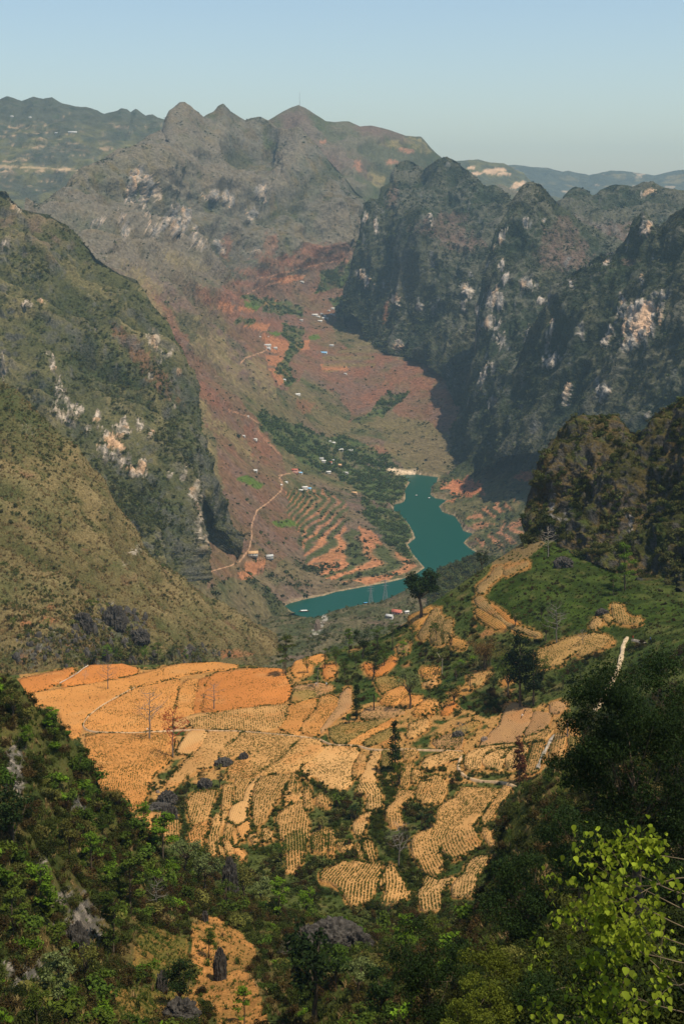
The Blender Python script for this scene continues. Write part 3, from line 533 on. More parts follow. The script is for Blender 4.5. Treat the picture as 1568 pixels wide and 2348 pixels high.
L = layer('bench', -250, 1850, 3.2, bl, [(.03,-.03),(.08,-.07),(.3,-.3)], [(1.6,40,(1,1,1),3,False)], crest_keep=.5, smooth=55, csmooth=8)
table(L, 1190, 2260)
BEN = L; P = L.P; n1 = fbm(P,30,4); n2 = fbm(P,9,4); n3 = fbm(P,3,3)
c = mix(np.tile((.075,.085,.024),(len(P),1)), (.035,.055,.014), sstep(-.25,.25,n1)); c = mix(c, (.17,.125,.05), sstep(.1,.45,n2)*.55)
c = mix(c, (.36,.16,.06), sstep(.25,.5,fbm(P,14,3,seed=5))*pol(L,[(600,1480),(1000,1400),(1250,1500),(1250,1650),(900,1600),(640,1600)],20,40)*.8)
sp = pol(L,[(1090,1330),(1230,1240),(1420,1290),(1568,1340),(1568,1480),(1400,1460),(1250,1450),(1120,1440)],18,40,seed=7)
c = mix(c, (.045,.068,.012), sp*sstep(-.4,.2,n1)*.85); c = mix(c, (.022,.036,.008), sp*sstep(-.2,.15,n2)*.85); c = mix(c, (.10,.085,.03), sp*sstep(.2,.45,fbm(P,6,3,seed=12))*.6)
c = mix(c, (.20,.13,.06), pol(L,[(1130,1290),(1220,1225),(1250,1245),(1180,1300),(1120,1340)],10,20)*.8)
build_layer(L, c, BENCH_MAT, 'bench_ground')
CRAG_MAT = terrain_mat('crag_land', 1.2, .5, 1.0)
L = layer('crag', 1200, 1900, 2.5, [
  [(1200,1262,660),(1230,1262,662),(1300,1275,645),(1400,1325,612),(1568,1375,570),(1900,1380,540)],
  [(1200,1248,672),(1218,1232,680),(1235,1190,690),(1260,1190,684),(1320,1200,666),(1400,1230,640),(1480,1240,620),(1568,1240,600),(1900,1220,560)],
  [(1200,1244,676),(1218,1226,684),(1228,1130,700),(1240,1090,704),(1262,1060,704),(1320,1060,692),(1400,1070,680),(1466,1080,668),(1568,1060,640),(1900,1000,600)],
  [(1200,1242,680),(1212,1232,688),(1220,1200,698),(1227,1103,712),(1231,1069,716),(1240,1043,720),(1252,1013,724),(1270,996,728),(1282,980,730),(1295,971,732),(1312,953,734),(1325,960,736),(1338,951,738),(1368,953,738),(1390,957,738),(1406,947,738),(1414,952,738),(1423,966,736),(1445,983,730),(1466,996,722),(1483,979,712),(1496,953,708),(1517,936,705),(1543,928,702),(1568,915,700),(1650,880,690),(1900,820,670)]],
  [(.015,-.05),(.05,-.08),(.12,-.2)], [(14,45,(1,1,2.2),4,True),(6,15,(1,1,2.6),4,True),(2,5,(1,1,2),3,True)], crest_keep=.4)
P = L.P; n1 = fbm(P,30,4); n2 = fbm(P,10,4,(1,1,2)); n3 = fbm(P,3.5,3,(1,1,2),5); steep = 1-np.abs(L.N[:,2])
c = mix(np.tile((.035,.036,.012),(len(P),1)), (.085,.06,.025), sstep(-.35,.15,n1)); c = mix(c, (.04,.06,.014), sstep(.05,.35,n2)*.6)
c = mix(c, (.065,.06,.055), sstep(.25,.5,fbm(P,8,3,(1,1,4),8,True))*sstep(.3,.6,steep)*.8)
c = mix(c, (.24,.22,.20), np.maximum.reduce([ell(L,1265,1150,5,50,3,.6,5),ell(L,1262,1190,8,30,5,.6,5),ell(L,1290,1200,10,24,0,.6,5),ell(L,1440,1200,10,30,0,.7,5)])*sstep(-.1,.2,fbm(P,3,3,(1,1,4),9))*.9)
L.green = np.clip(.55+.9*n1,0,1)
build_layer(L, c, CRAG_MAT, 'limestone_crag')
# the near slopes below the viewpoint
NEAR_MAT = terrain_mat('near_slope_land', .35, .45, .8)
L = layer('near', -350, 1950, 3.6, [
 [(-350,3400,32),(1000,3600,22),(1950,3600,16)],
 [(-350,2480,120),(0,2440,135),(300,2420,172),(600,2420,182),(800,2430,160),(1000,2440,105),(1200,2450,58),(1568,2460,38),(1950,2460,34)],
 [(-350,2280,155),(0,2260,170),(300,2260,212),(500,2250,238),(700,2260,228),(900,2280,175),(1100,2280,115),(1300,2250,86),(1568,2250,66),(1950,2250,60)],
 [(-350,2050,190),(0,2030,205),(250,2080,248),(450,2095,272),(600,2140,276),(740,2175,278),(900,2190,250),(1050,2180,205),(1200,2120,165),(1400,2085,142),(1568,2085,130),(1950,2085,115)],
 [(-350,1700,260),(0,1720,262),(100,1790,265),(200,1880,270),(300,1960,280),(400,2020,288),(500,2075,296),(600,2112,300),(740,2145,304),(900,2175,288),(1000,2195,260),(1060,2150,236),(1110,2110,230),(1160,2010,226),(1230,1870,222),(1350,1810,217),(1450,1750,208),(1568,1710,198),(1950,1680,180)],
 [(-350,1530,305),(0,1548,292),(40,1560,290),(63,1606,288),(100,1640,288),(146,1668,288),(170,1705,288),(200,1745,288),(225,1790,288),(245,1835,288),(280,1850,290),(313,1898,294),(360,1948,300),(420,1998,306),(500,2048,312),(600,2084,314),(680,2102,316),(750,2116,316),(850,2142,308),(950,2170,288),(1030,2182,266),(1075,2145,256),(1110,2080,250),(1135,2010,250),(1160,1930,250),(1165,1870,250),(1195,1825,250),(1240,1785,250),(1290,1740,250),(1350,1715,250),(1380,1705,250),(1450,1670,250),(1568,1600,250),(1950,1500,230)]],
 [(.03,-.05),(.1,-.12),(.25,-.3)], [(4,40,(1,1,1.3),4,False),(1.5,10,(1,1,1.5),3,True)], crest_keep=.5, smooth=40, csmooth=8)
table(L, 1480, 2420)
NEAR = L; P = L.P; n1 = fbm(P,25,4); n2 = fbm(P,7,4); n3 = fbm(P,2.2,3)
c = mix(np.tile((.06,.065,.018),(len(P),1)), (.11,.075,.028), sstep(-.2,.3,n1)); c = mix(c, (.03,.045,.012), sstep(-.05,.3,n2)*.7); c = mix(c, (.13,.115,.025), pol(L,[(1150,1800),(1300,1730),(1320,1850),(1250,1960),(1150,2000),(1120,1950)],20,40,seed=9)*np.clip(.6+n2,0,1)*.7)
soil = np.maximum.reduce([pol(L,p,7,18,seed=k) for k,p in enumerate([
  [(440,2115),(468,2092),(520,2112),(556,2142),(590,2180),(575,2230),(600,2290),(620,2360),(510,2360),(470,2300),(442,2240)],
  [(90,2035),(160,2045),(150,2080),(100,2070)],[(320,2120),(430,2150),(440,2230),(370,2260),(300,2230)],[(240,2270),(450,2260),(470,2348),(250,2360)]])])
c = mix(c, (.36,.165,.05), soil*np.clip(.75+.8*n2,.15,1)); c = mix(c, (.085,.085,.02), soil*np.clip(sstep(-.3,.1,n2+.3*n3),.35,1)*sstep(445,420,L.sx)*.9)
rk = np.maximum.reduce([ell(L,30,1760,24,60,0,.7,8),ell(L,45,1790,12,40,0,.7,6),ell(L,180,1850,20,20,0,.8,6),ell(L,190,2120,40,60,0,.8,8),ell(L,140,2060,40,20,0,.8,8),ell(L,60,2240,40,40,0,.8,8),ell(L,90,1990,20,30,0,.8,6)])
c = mix(c, (.10,.088,.078), rk*.8); c = mix(c, (.27,.225,.18), rk*sstep(.02,.3,fbm(P,1.6,3,(1,1,3),9))*.8)
L.soil = soil; L.rock = rk
build_layer(L, c, NEAR_MAT, 'near_slope')
# ------------------------------------------------------------------ lake
m = bpy.data.materials.new('lake_water'); n_, N, K, b = nodes(m)
b.inputs['Base Color'].default_value = (.002, .052, .036, 1); b.inputs['Roughness'].default_value = .3; b.inputs['IOR'].default_value = 1.33; b.inputs['Specular IOR Level'].default_value = .12
ge = N.new('ShaderNodeNewGeometry'); no = N.new('ShaderNodeTexNoise'); no.inputs['Scale'].default_value = .25; no.inputs['Detail'].default_value = 4; K.new(ge.outputs['Position'], no.inputs['Vector'])
bu = N.new('ShaderNodeBump'); bu.inputs['Strength'].default_value = .5; bu.inputs['Distance'].default_value = .35; K.new(no.outputs[0], bu.inputs['Height']); K.new(bu.outputs[0], b.inputs['Normal'])
lp = np.array(LAKE_XY); lt = np.roll(lp, -1, 0) - np.roll(lp, 1, 0); lt /= np.linalg.norm(lt, axis=1)[:, None]; sg = np.sign(np.sum(lp[:, 0] * np.roll(lp[:, 1], -1) - np.roll(lp[:, 0], -1) * lp[:, 1]))
lp2 = lp + np.stack([lt[:, 1], -lt[:, 0]], -1) * sg * 4.0; r = delaunay_2d_cdt([Vector(p) for p in lp2], [(i, (i + 1) % len(lp2)) for i in range(len(lp2))], [list(range(len(lp2)))], 1, 1e-4)
gv = np.array([(v[0], v[1], LAKE_Z) for v in r[0]]); o = obj('lake', mesh_np('lake', gv, np.array([f for f in r[2] if len(f) == 3]), [m])); tag(o, kind='structure')
# ------------------------------------------------------------------ haze
hz = bpy.data.materials.new('haze'); hz.use_nodes = True; N = hz.node_tree.nodes
N.remove(N['Principled BSDF']); pv = N.new('ShaderNodeVolumePrincipled'); pv.inputs['Color'].default_value = (.52, .77, .90, 1); pv.inputs['Density'].default_value = 5.2e-5; pv.inputs['Anisotropy'].default_value = .25
hz.node_tree.links.new(pv.outputs[0], N['Material Output'].inputs['Volume'])
zmin = min(-760, min(float(l.P[:, 2].min()) for l in LAYERS.values())) - 1; zmax = max(float(l.P[:, 2].max()) for l in LAYERS.values()) + 60
ymax = 15600; xmax = 9100
bv = [(x, y, z) for z in (zmin, zmax) for y in (-400, ymax) for x in (-xmax, xmax)]
o = obj('haze', mesh_np('haze', np.array(bv), np.array([(0,2,3,1),(4,5,7,6),(0,1,5,4),(2,6,7,3),(0,4,6,2),(1,3,7,5)]), [hz])); tag(o, kind='stuff'); o['label'] = 'thin blue haze filling the valley air'
# ------------------------------------------------------------------ field parcels on the bench
ZM = {'A': (0, 1510.8, .2604), 'B': (367.5, 1510.8, .2604), 'C': (285.8, 1755.8, .2604), 'D': (653.3, 1633.3, .20833), 'E': (694.2, 1837.5, .28646),
      'G': (898.3, 1592.5, .28646), 'H': (653.3, 1388.3, .2604), 'I': (1020.8, 1225, .28646), 'V': (0, 0, 1)}
def zz(k, pts):
    a, b, s = ZM[k]; return [(a + s * x, b + s * y) for x, y in pts]
FM = bpy.data.materials.new('field_soil'); n_, N, K, b = nodes(FM)
b.inputs['Roughness'].default_value = .95; b.inputs['Specular IOR Level'].default_value = .05
aC = N.new('ShaderNodeAttribute'); aC.attribute_name = 'Col'; aR = N.new('ShaderNodeAttribute'); aR.attribute_name = 'row'
ge = N.new('ShaderNodeNewGeometry')
def mth(op, a, c=None):
    x = N.new('ShaderNodeMath'); x.operation = op
    for k, v in enumerate((a, c)):
        if v is None: continue
        if isinstance(v, (int, float)): x.inputs[k].default_value = v
        else: K.new(v, x.inputs[k])
    return x.outputs[0]
def nz(scale, det=4):
    x = N.new('ShaderNodeTexNoise'); x.inputs['Scale'].default_value = scale; x.inputs['Detail'].default_value = det; K.new(ge.outputs['Position'], x.inputs['Vector']); return x.outputs[0]
wob = nz(.25, 3); clod = nz(1.6, 5); patch = nz(.05, 3)
row = mth('SINE', mth('MULTIPLY', mth('ADD', aR.outputs['Fac'], mth('MULTIPLY', wob, .5)), 2 * math.pi))
hgt = mth('ADD', mth('MULTIPLY', row, .045), mth('MULTIPLY', clod, .35))
bu = N.new('ShaderNodeBump'); bu.inputs['Strength'].default_value = .9; bu.inputs['Distance'].default_value = 1.0; K.new(hgt, bu.inputs['Height']); K.new(bu.outputs[0], b.inputs['Normal'])
val = mth('ADD', mth('MULTIPLY', row, .06), mth('ADD', mth('MULTIPLY', clod, .5), mth('ADD', mth('MULTIPLY', patch, .5), .5)))
mx = N.new('ShaderNodeMix'); mx.data_type = 'RGBA'; mx.blend_type = 'MULTIPLY'; mx.inputs[0].default_value = 1
K.new(aC.outputs['Color'], mx.inputs[6]); K.new(val, mx.inputs[7]); K.new(mx.outputs[2], b.inputs['Base Color'])
SOIL = {'o': (.47, .205, .055), 't': (.42, .222, .076), 'p': (.48, .265, .098), 'r': (.42, .155, .038), 'b': (.31, .17, .072), 'g': (.25, .16, .048)}
PLANTS, TUFTS, PAR = [], [], []
def resample(poly, d):
    out = []
    for k in range(len(poly)):
        a = np.array(poly[k]); b_ = np.array(poly[(k + 1) % len(poly)]); m = max(1, int(np.linalg.norm(b_ - a) / d))
        out += [tuple(a + (b_ - a) * i / m) for i in range(m)]
    return out
def rowdist(P, guide):
    """signed distance in the ground plane from the guide line"""
    g = guide; d = np.full(len(P), 1e9); sg = np.zeros(len(P))
    for k in range(len(g) - 1):
        a, b_ = g[k][:2], g[k + 1][:2]; e = b_ - a; ln = np.linalg.norm(e) + 1e-9; t = ((P[:, :2] - a) @ e) / ln ** 2
        if k > 0: t = np.maximum(t, 0)
        if k < len(g) - 2: t = np.minimum(t, 1)
        q = P[:, :2] - a - t[:, None] * e; dd = np.linalg.norm(q, axis=1); s_ = np.sign(e[0] * q[:, 1] - e[1] * q[:, 0])
        m = dd < d; d = np.where(m, dd, d); sg = np.where(m, s_, sg)
    return d * sg
def soften(p, grow=5.4):
    q = []
    for k in range(len(p)):
        a = np.array(p[k]); b_ = np.array(p[(k + 1) % len(p)]); q += [a * .95 + b_ * .05, a * .05 + b_ * .95]
    q = np.array(q); ar = np.sum(q[:, 0] * np.roll(q[:, 1], -1) - np.roll(q[:, 0], -1) * q[:, 1])
    t = np.roll(q, -1, 0) - np.roll(q, 1, 0); t /= np.linalg.norm(t, axis=1)[:, None] + 1e-9; n = np.stack([t[:, 1], -t[:, 0]], -1) * np.sign(ar)
    return [tuple(v) for v in q + n * grow * np.array([1.0, .75])]
def parcel(z, pts, soil='t', guide=None, spacing=.95, green=.3):
    lift = random.uniform(.32, .72)
    poly = resample(soften(zz(z, pts), 3.2 if z in 'CDE' else 5.4), 9); poly = [(x + random.uniform(-.35, .35), y + random.uniform(-.35, .35)) for x, y in poly]
    xs = [p[0] for p in poly]; ys = [p[1] for p in poly]; st = 7.0
    gx, gy = np.meshgrid(np.arange(min(xs), max(xs), st), np.arange(min(ys), max(ys), st * .6)); gx = gx.ravel() + rng.uniform(-1, 1, gx.size); gy = gy.ravel() + rng.uniform(-.6, .6, gy.size)
    k = inpoly(gx, gy, poly); gx, gy = gx[k], gy[k]; k = polydist(gx, gy, poly) > 3; gx, gy = gx[k], gy[k]
    nb = len(poly); pts2 = [Vector(p) for p in poly] + [Vector(p) for p in zip(gx, gy)]
    r = delaunay_2d_cdt(pts2, [(i, (i + 1) % nb) for i in range(nb)], [list(range(nb))], 1, 1e-4)
    v2 = np.array([tuple(v) for v in r[0]]); tris = np.array([f for f in r[2] if len(f) == 3])
    if not len(tris): return
    Pw = lay(BEN, v2[:, 0], v2[:, 1])
    if guide is None: gp = [(min(xs) + .35 * (max(xs) - min(xs)), max(ys)), (.3 * min(xs) + .7 * max(xs), min(ys))]
    else: gp = zz(z, guide)
    gp = np.array([lay(BEN, [x], [y])[0] for x, y in gp]); spacing *= .68; rd = rowdist(Pw, gp) / spacing
    edge = polydist(v2[:, 0], v2[:, 1], poly); Pw[:, 2] += lift * (.45 + .55 * sstep(0, 6, edge)) + .12 * fbm(Pw, 6, 2)
    base = np.tile(SOIL[soil] if not (z in 'CDE' and soil in 'or') else tuple(.5 * np.array(SOIL[soil]) + .5 * np.array(SOIL['t'])), (len(Pw), 1)) * random.uniform(.92, 1.08)
    if z == 'I' or (z == 'H' and np.mean([p[1] for p in pts]) < 420): base = base * .6 + np.array((.055, .045, .013))
    nn = fbm(Pw, 14, 3, seed=len(PAR)); c = mix(base, SOIL['r'], sstep(.1, .5, nn) * .4); c = mix(c, SOIL['p'], sstep(.1, .5, -nn) * .35)
    # skirt: the bank below the parcel's edge
    e = {}
    for a, b_, d in tris:
        for q in ((a, b_), (b_, d), (d, a)): e[tuple(sorted(q))] = e.get(tuple(sorted(q)), []) + [q]
    be = [v[0] for v in e.values() if len(v) == 1]
    low = Pw.copy(); low[:, 2] -= 1.6; n0 = len(Pw)
    sk = np.array([(b_, a, a + n0, b_ + n0) for a, b_ in be])
    c2 = np.tile((.05, .06, .018), (n0, 1))
    me = mesh_np('field', np.vstack([Pw, low]), [tris, sk], [FM], True, np.vstack([c, c2]))
    at_ = me.attributes.new('row', 'FLOAT', 'POINT'); at_.data.foreach_set('value', np.concatenate([rd, rd]).astype(np.float32))
    o = obj('field', me); tag(o, kind='structure'); PAR.append(poly)
    # seedlings along the rows
    if green > 0:
        A = .5 * abs(sum(poly[i][0] * poly[(i + 1) % nb][1] - poly[(i + 1) % nb][0] * poly[i][1] for i in range(nb)))
        n = int(A / 2.8); qx = rng.uniform(min(xs), max(xs), n * 3); qy = rng.uniform(min(ys), max(ys), n * 3); k = inpoly(qx, qy, poly); qx, qy = qx[k], qy[k]
        if len(qx):
            Q = lay(BEN, qx, qy); q = rowdist(Q, gp) / spacing + .8 * 0
            fr = np.abs(q - np.round(q)); keep = (fr < .17) & (rng.random(len(q)) < 1.5 * green * np.clip(.8 + 1.6 * fbm(Q, 12, 2, seed=3), .1, 2)); Q = Q[keep]; Q[:, 2] += lift + .02; PLANTS.append(Q)
    # grass and weeds along the banks
    bx = np.array(poly); m = int(nb * 4.5); ii = rng.integers(0, nb, m); tt = rng.random(m)[:, None]; B = bx[ii] + (bx[(ii + 1) % nb] - bx[ii]) * tt + rng.normal(0, .8, (m, 2))
    T = lay(BEN, B[:, 0], B[:, 1]); T[:, 2] += .25; TUFTS.append(T[fbm(T, 9, 2, seed=6) > .02])
P_ = parcel
P_('A', [(190,190),(330,160),(660,85),(610,140),(520,200),(400,265),(240,300),(200,250)], 'r', [(240,290),(640,100)], green=.1)
P_('A', [(540,235),(640,170),(790,75),(1080,62),(1210,100),(1190,130),(1000,175),(800,205),(640,235)], 'r', [(540,240),(1190,130)], green=.12)
P_('A', [(250,320),(450,290),(700,250),(1000,200),(1200,160),(1420,100),(1420,200),(1330,222),(1210,240),(1100,290),(900,395),(780,485),(710,565),(685,680),(620,690),(560,560),(520,450),(380,400),(260,400)], 'o', [(690,690),(780,495),(900,405),(1100,300),(1400,200)], green=.22)
P_('B', [(20,90),(200,55),(520,45),(680,72),(620,85),(420,100),(200,135),(130,160),(10,195)], 'o', [(10,190),(640,80)], green=.2)
P_('A', [(750,585),(800,510),(920,425),(1110,318),(1200,262),(1400,220),(1568,190),(1550,330),(1525,520),(1495,595),(1400,632),(1200,650),(900,635),(790,622)], 'o', [(1330,240),(1300,400),(1310,650)], green=.35)
P_('B', [(180,260),(240,195),(325,190),(315,260),(297,380),(280,470),(265,500),(140,560),(130,520),(150,420)], 'o', [(250,190),(190,560)], green=.25)
P_('B', [(335,205),(430,170),(395,240),(378,350),(350,450),(300,465),(308,380)], 'r', [(400,180),(330,460)], green=.15)
P_('B', [(430,180),(500,135),(760,102),(1050,98),(1100,180),(1135,260),(1125,340),(1050,388),(800,428),(560,466),(480,478),(370,455),(400,360),(410,240)], 'r', [(760,105),(640,330),(560,460)], green=.16)
P_('B', [(255,570),(400,512),(600,467),(900,434),(1108,418),(1115,450),(1085,540),(1035,600),(900,632),(600,618),(300,600)], 't', [(700,440),(720,640)], 1.25, green=.8)
P_('B', [(130,565),(270,512),(470,484),(400,503),(250,556),(238,588),(190,606),(130,606)], 't', [(270,510),(190,606)], green=.3)
P_('B', [(1155,415),(1395,335),(1365,440),(1245,580),(1212,655),(1185,675),(1055,605),(1115,520)], 'o', [(1400,330),(1180,680)], green=.5)
P_('B', [(1412,342),(1500,332),(1568,372),(1568,440),(1470,540),(1400,640),(1360,685),(1248,640),(1268,580),(1385,450)], 'o', [(1520,340),(1300,680)], green=.6)
P_('B', [(1172,300),(1300,282),(1400,318),(1165,390)], 'g', green=.5)
P_('A', [(765,705),(880,672),(1180,670),(1300,664),(1400,664),(1525,685),(1515,800),(1485,900),(1345,1020),(1298,1100),(1288,1200),(1240,1285),(1120,1345),(1072,1260),(1062,1180),(960,1138),(874,1116),(864,1020),(794,900),(784,800)], 'o', [(1400,650),(1250,800),(1100,1000),(1085,1120),(1130,1260),(1220,1330)], 1.05, green=.45)
P_('B', [(270,648),(395,643),(390,690),(335,788),(278,836),(155,828),(205,740)], 'p', green=0)
P_('B', [(415,654),(560,652),(690,655),(640,722),(535,800),(487,895),(440,955),(330,955),(180,1076),(65,1145),(95,1060),(205,932),(295,852),(365,772)], 't', [(680,655),(420,870),(70,1150)], green=.35)
P_('B', [(725,666),(900,666),(1180,694),(1222,712),(1048,896),(826,1036),(622,1056),(604,1000),(642,922),(762,862),(798,832),(640,858),(524,896),(552,800),(655,733)], 't', [(1210,720),(1000,900),(800,1040)], green=.7)
P_('B', [(1248,714),(1378,724),(1434,790),(1338,876),(1236,936),(1196,986),(1000,1004),(870,1026),(1062,902)], 't', [(1400,740),(1080,920),(870,1040)], green=.4)
P_('D', [(0,560),(0,480),(130,372),(205,312),(338,304),(395,360),(325,430),(175,578),(125,636),(65,600),(105,560)], 't', [(330,310),(40,590)], green=.35)
P_('D', [(185,604),(335,444),(422,394),(500,380),(795,390),(805,440),(735,560),(725,650),(735,735),(715,795),(640,845),(560,835),(482,815),(402,786),(372,716),(290,684),(252,734),(194,660)], 'p', [(600,390),(420,580),(375,680),(400,780)], green=.3)
P_('D', [(832,474),(886,492),(876,560),(864,648),(760,714),(748,734),(745,640),(784,560)], 't', [(860,470),(760,720)], green=.3)
P_('D', [(962,444),(1048,440),(1006,560),(980,690),(995,775),(930,780),(832,796),(824,742),(872,672),(902,580)], 'p', [(1010,440),(920,600),(880,790)], green=.2)
P_('D', [(822,804),(986,795),(1045,880),(1060,960),(1055,1046),(990,1094),(896,1070),(924,960),(874,900),(806,878)], 'p', [(900,790),(965,900),(975,1090)], 1.2, green=.8)
P_('D', [(955,1108),(886,1190),(895,1230),(846,1346),(800,1365),(750,1290),(765,1220),(832,1144)], 'p', [(930,1110),(830,1220),(800,1360)], 1.2, green=.8)
P_('D', [(1275,574),(1395,594),(1385,650),(1364,758),(1336,824),(1274,820),(1264,760),(1254,650)], 't', [(1330,580),(1300,830)], green=.5)
P_('D', [(1404,644),(1476,654),(1485,738),(1448,774),(1394,766)], 't', [(1440,640),(1420,780)], green=.5)
P_('D', [(1244,874),(1416,884),(1425,956),(1376,956),(1248,1036),(1256,1150),(1304,1236),(1182,1264),(1134,1218),(1105,1112),(1134,1062),(1204,1000)], 't', [(1330,880),(1180,1040),(1190,1260)], 1.2, green=.7)
P_('D', [(1084,434),(1148,424),(1156,500),(1175,660),(1148,824),(1114,786),(1066,600)], 'g', [(1110,430),(1130,820)], green=.6)
P_('G', [(245,586),(275,524),(460,459),(565,478),(555,498),(478,526),(330,566),(272,586)], 'p', [(470,460),(250,560)], 1.2, green=.9)
P_('G', [(594,510),(624,474),(760,424),(985,408),(900,424),(760,464),(704,512),(694,588),(650,606),(604,586),(590,550)], 'p', [(1000,405),(760,438),(655,495),(640,610)], 1.1, green=.9)
P_('G', [(730,530),(774,474),(900,434),(944,442),(896,490),(876,560),(866,606),(800,586),(744,558)], 'p', [(950,430),(840,490),(810,600)], 1.1, green=.9)
P_('G', [(914,490),(962,444),(1076,414),(1046,490),(986,580),(950,606),(924,560)], 'p', [(1060,410),(970,520),(945,610)], 1.1, green=.8)
P_('G', [(1142,399),(1210,399),(1195,480),(1146,616),(1084,636),(1076,610),(1114,490)], 't', [(1180,395),(1110,640)], 1.2, green=.7)
P_('G', [(1312,324),(1376,329),(1366,500),(1255,546),(1274,460)], 't', [(1345,320),(1300,540)], 1.3, green=.7)
P_('G', [(1420,360),(1500,370),(1500,420),(1430,425)], 'g', green=.6)
P_('G', [(705,418),(804,312),(864,262),(914,132),(980,74),(1040,112),(1114,132),(1105,220),(1026,320),(996,386),(850,396)], 'b', [(705,420),(900,200),(980,74)], green=.05)
P_('G', [(1144,149),(1260,168),(1236,250),(1148,316),(1066,326),(1114,240)], 'b', [(1200,150),(1080,330)], green=.08)
P_('G', [(1064,354),(1180,314),(1276,284),(1266,310),(1226,356),(1064,381)], 't', [(1064,370),(1276,290)], green=.6)
P_('G', [(1274,82),(1340,69),(1386,100),(1330,146),(1274,146)], 'b', green=.05)
P_('G', [(1340,235),(1450,215),(1460,245),(1345,290)], 't', green=.6)
P_('G', [(195,826),(234,712),(350,659),(426,720),(416,790),(378,856),(280,876)], 't', [(340,660),(250,870)], 1.15, green=.6)
P_('E', [(1276,-101),(1566,-82),(1488,25),(1428,113),(1356,198),(1414,328),(1396,366),(1298,424),(1200,474),(1172,446),(1102,376),(1082,398),(1126,520),(1078,596),(1058,614),(962,556),(924,478),(876,428),(876,312),(962,244),(1064,174),(1084,62),(1162,4),(1232,-16)], 't', [(1440,-90),(1220,130),(1010,250),(975,330),(1000,430),(1090,600)], 1.2, green=.75)
P_('E', [(1612,-116),(1656,-108),(1655,-60),(1596,0),(1536,60),(1526,128),(1442,186),(1434,130),(1502,32),(1582,-68)], 't', [(1640,-110),(1440,190)], 1.2, green=.6)
P_('E', [(1440,210),(1490,240),(1500,300),(1530,350),(1500,360),(1460,300),(1435,250)], 't', green=.3)
P_('E', [(982,606),(1070,644),(1226,614),(1148,682),(1086,732),(1096,800),(1086,874),(1000,884),(952,874),(925,790),(935,720),(974,652)], 'p', [(1060,620),(990,740),(1010,890)], 1.25, green=.8)
P_('E', [(1312,504),(1410,444),(1484,444),(1456,510),(1386,600),(1366,756),(1204,766),(1194,690),(1244,622),(1304,572)], 'p', [(1440,440),(1300,620),(1280,770)], 1.25, green=.8)
P_('E', [(692,506),(738,542),(798,642),(826,698),(780,736),(872,724),(836,768),(720,824),(616,816),(672,742),(664,662),(614,684),(624,642)], 't', [(700,500),(720,660),(690,820)], 1.3, green=1.0)
P_('E', [(146,582),(338,486),(352,522),(440,484),(538,522),(616,504),(614,570),(595,640),(566,718),(536,806),(460,836),(392,836),(294,700),(234,656),(154,638)], 't', [(540,500),(420,660),(400,840)], 1.3, green=1.0)
P_('E', [(484,332),(520,314),(556,362),(576,440),(558,496),(524,458),(484,390)], 't', [(510,310),(550,500)], 1.2, green=.9)
P_('E', [(424,362),(458,344),(486,440),(476,496),(444,478),(442,420)], 't', green=.8)
P_('E', [(274,334),(396,344),(340,416),(304,388)], 't', green=.7)
P_('E', [(74,284),(150,254),(186,330),(138,396),(84,396)], 't', green=.9)
P_('E', [(205,250),(250,240),(250,320),(240,430),(210,430),(215,340)], 't', green=.8)
P_('C', [(94,444),(276,429),(231,500),(236,606),(200,556),(132,498)], 'o', [(230,430),(190,600)], green=.2)
P_('C', [(304,424),(440,384),(461,420),(476,560),(486,598),(400,654),(342,636),(294,558),(284,480)], 't', [(370,390),(370,650)], 1.1, green=.5)
P_('C', [(574,284),(624,244),(796,219),(790,300),(736,420),(746,458),(700,494),(602,514),(564,420),(554,340)], 't', [(700,225),(620,500)], 1.15, green=.7)
P_('C', [(594,570),(624,534),(720,494),(750,484),(736,560),(696,640),(686,698),(612,744),(584,688),(559,620)], 'r', [(730,485),(630,600),(650,740)], 1.15, green=.6)
P_('C', [(794,434),(846,444),(826,560),(796,620),(806,766),(754,786),(740,650),(764,572)], 't', [(820,430),(765,640),(780,790)], 1.15, green=.8)
P_('C', [(864,412),(898,404),(876,500),(828,600),(828,700),(884,776),(842,780),(820,700),(820,590),(854,500)], 't', [(880,400),(825,600),(860,785)], 1.1, green=.8)
P_('C', [(912,506),(956,552),(936,600),(941,700),(954,766),(902,766),(880,690),(884,562)], 't', [(920,500),(900,640),(930,770)], 1.1, green=.8)
P_('C', [(874,174),(966,184),(951,300),(926,368),(864,391),(864,280)], 't', [(920,175),(890,390)], 1.1, green=.5)
P_('C', [(984,124),(1060,114),(1146,108),(1056,210),(1036,318),(962,336),(969,230)], 't', [(1070,110),(1000,220),(1000,340)], 1.1, green=.7)
P_('C', [(1164,108),(1198,104),(1126,180),(1106,290),(1071,390),(1066,478),(1000,536),(919,478),(939,382),(1002,334),(1054,314),(1074,212)], 'p', [(1180,105),(1090,300),(1000,540)], green=.03)
P_('C', [(996,546),(1096,486),(1106,560),(1056,618),(1038,664),(1014,600)], 'o', green=.03)
P_('C', [(944,576),(968,584),(996,688),(970,706),(953,688)], 'o', green=.03)
P_('C', [(964,744),(998,734),(1056,790),(1048,836),(1010,796)], 'o', green=.05)
P_('C', [(1204,109),(1310,94),(1456,84),(1436,150),(1336,300),(1266,400),(1226,488),(1152,544),(1135,440),(1135,300),(1155,172)], 't', [(1340,90),(1215,300),(1180,550)], 1.2, green=1.2)
P_('C', [(1474,84),(1518,84),(1526,200),(1546,298),(1460,354),(1445,300),(1474,162)], 't', [(1500,80),(1480,360)], 1.2, green=.8)
P_('C', [(1335,462),(1462,354),(1556,336),(1600,480),(1620,640),(1568,700),(1556,850),(1480,944),(1424,934),(1424,830),(1474,720),(1375,640),(1355,540)], 't', [(1500,340),(1460,600),(1480,950)], 1.25, green=.8)
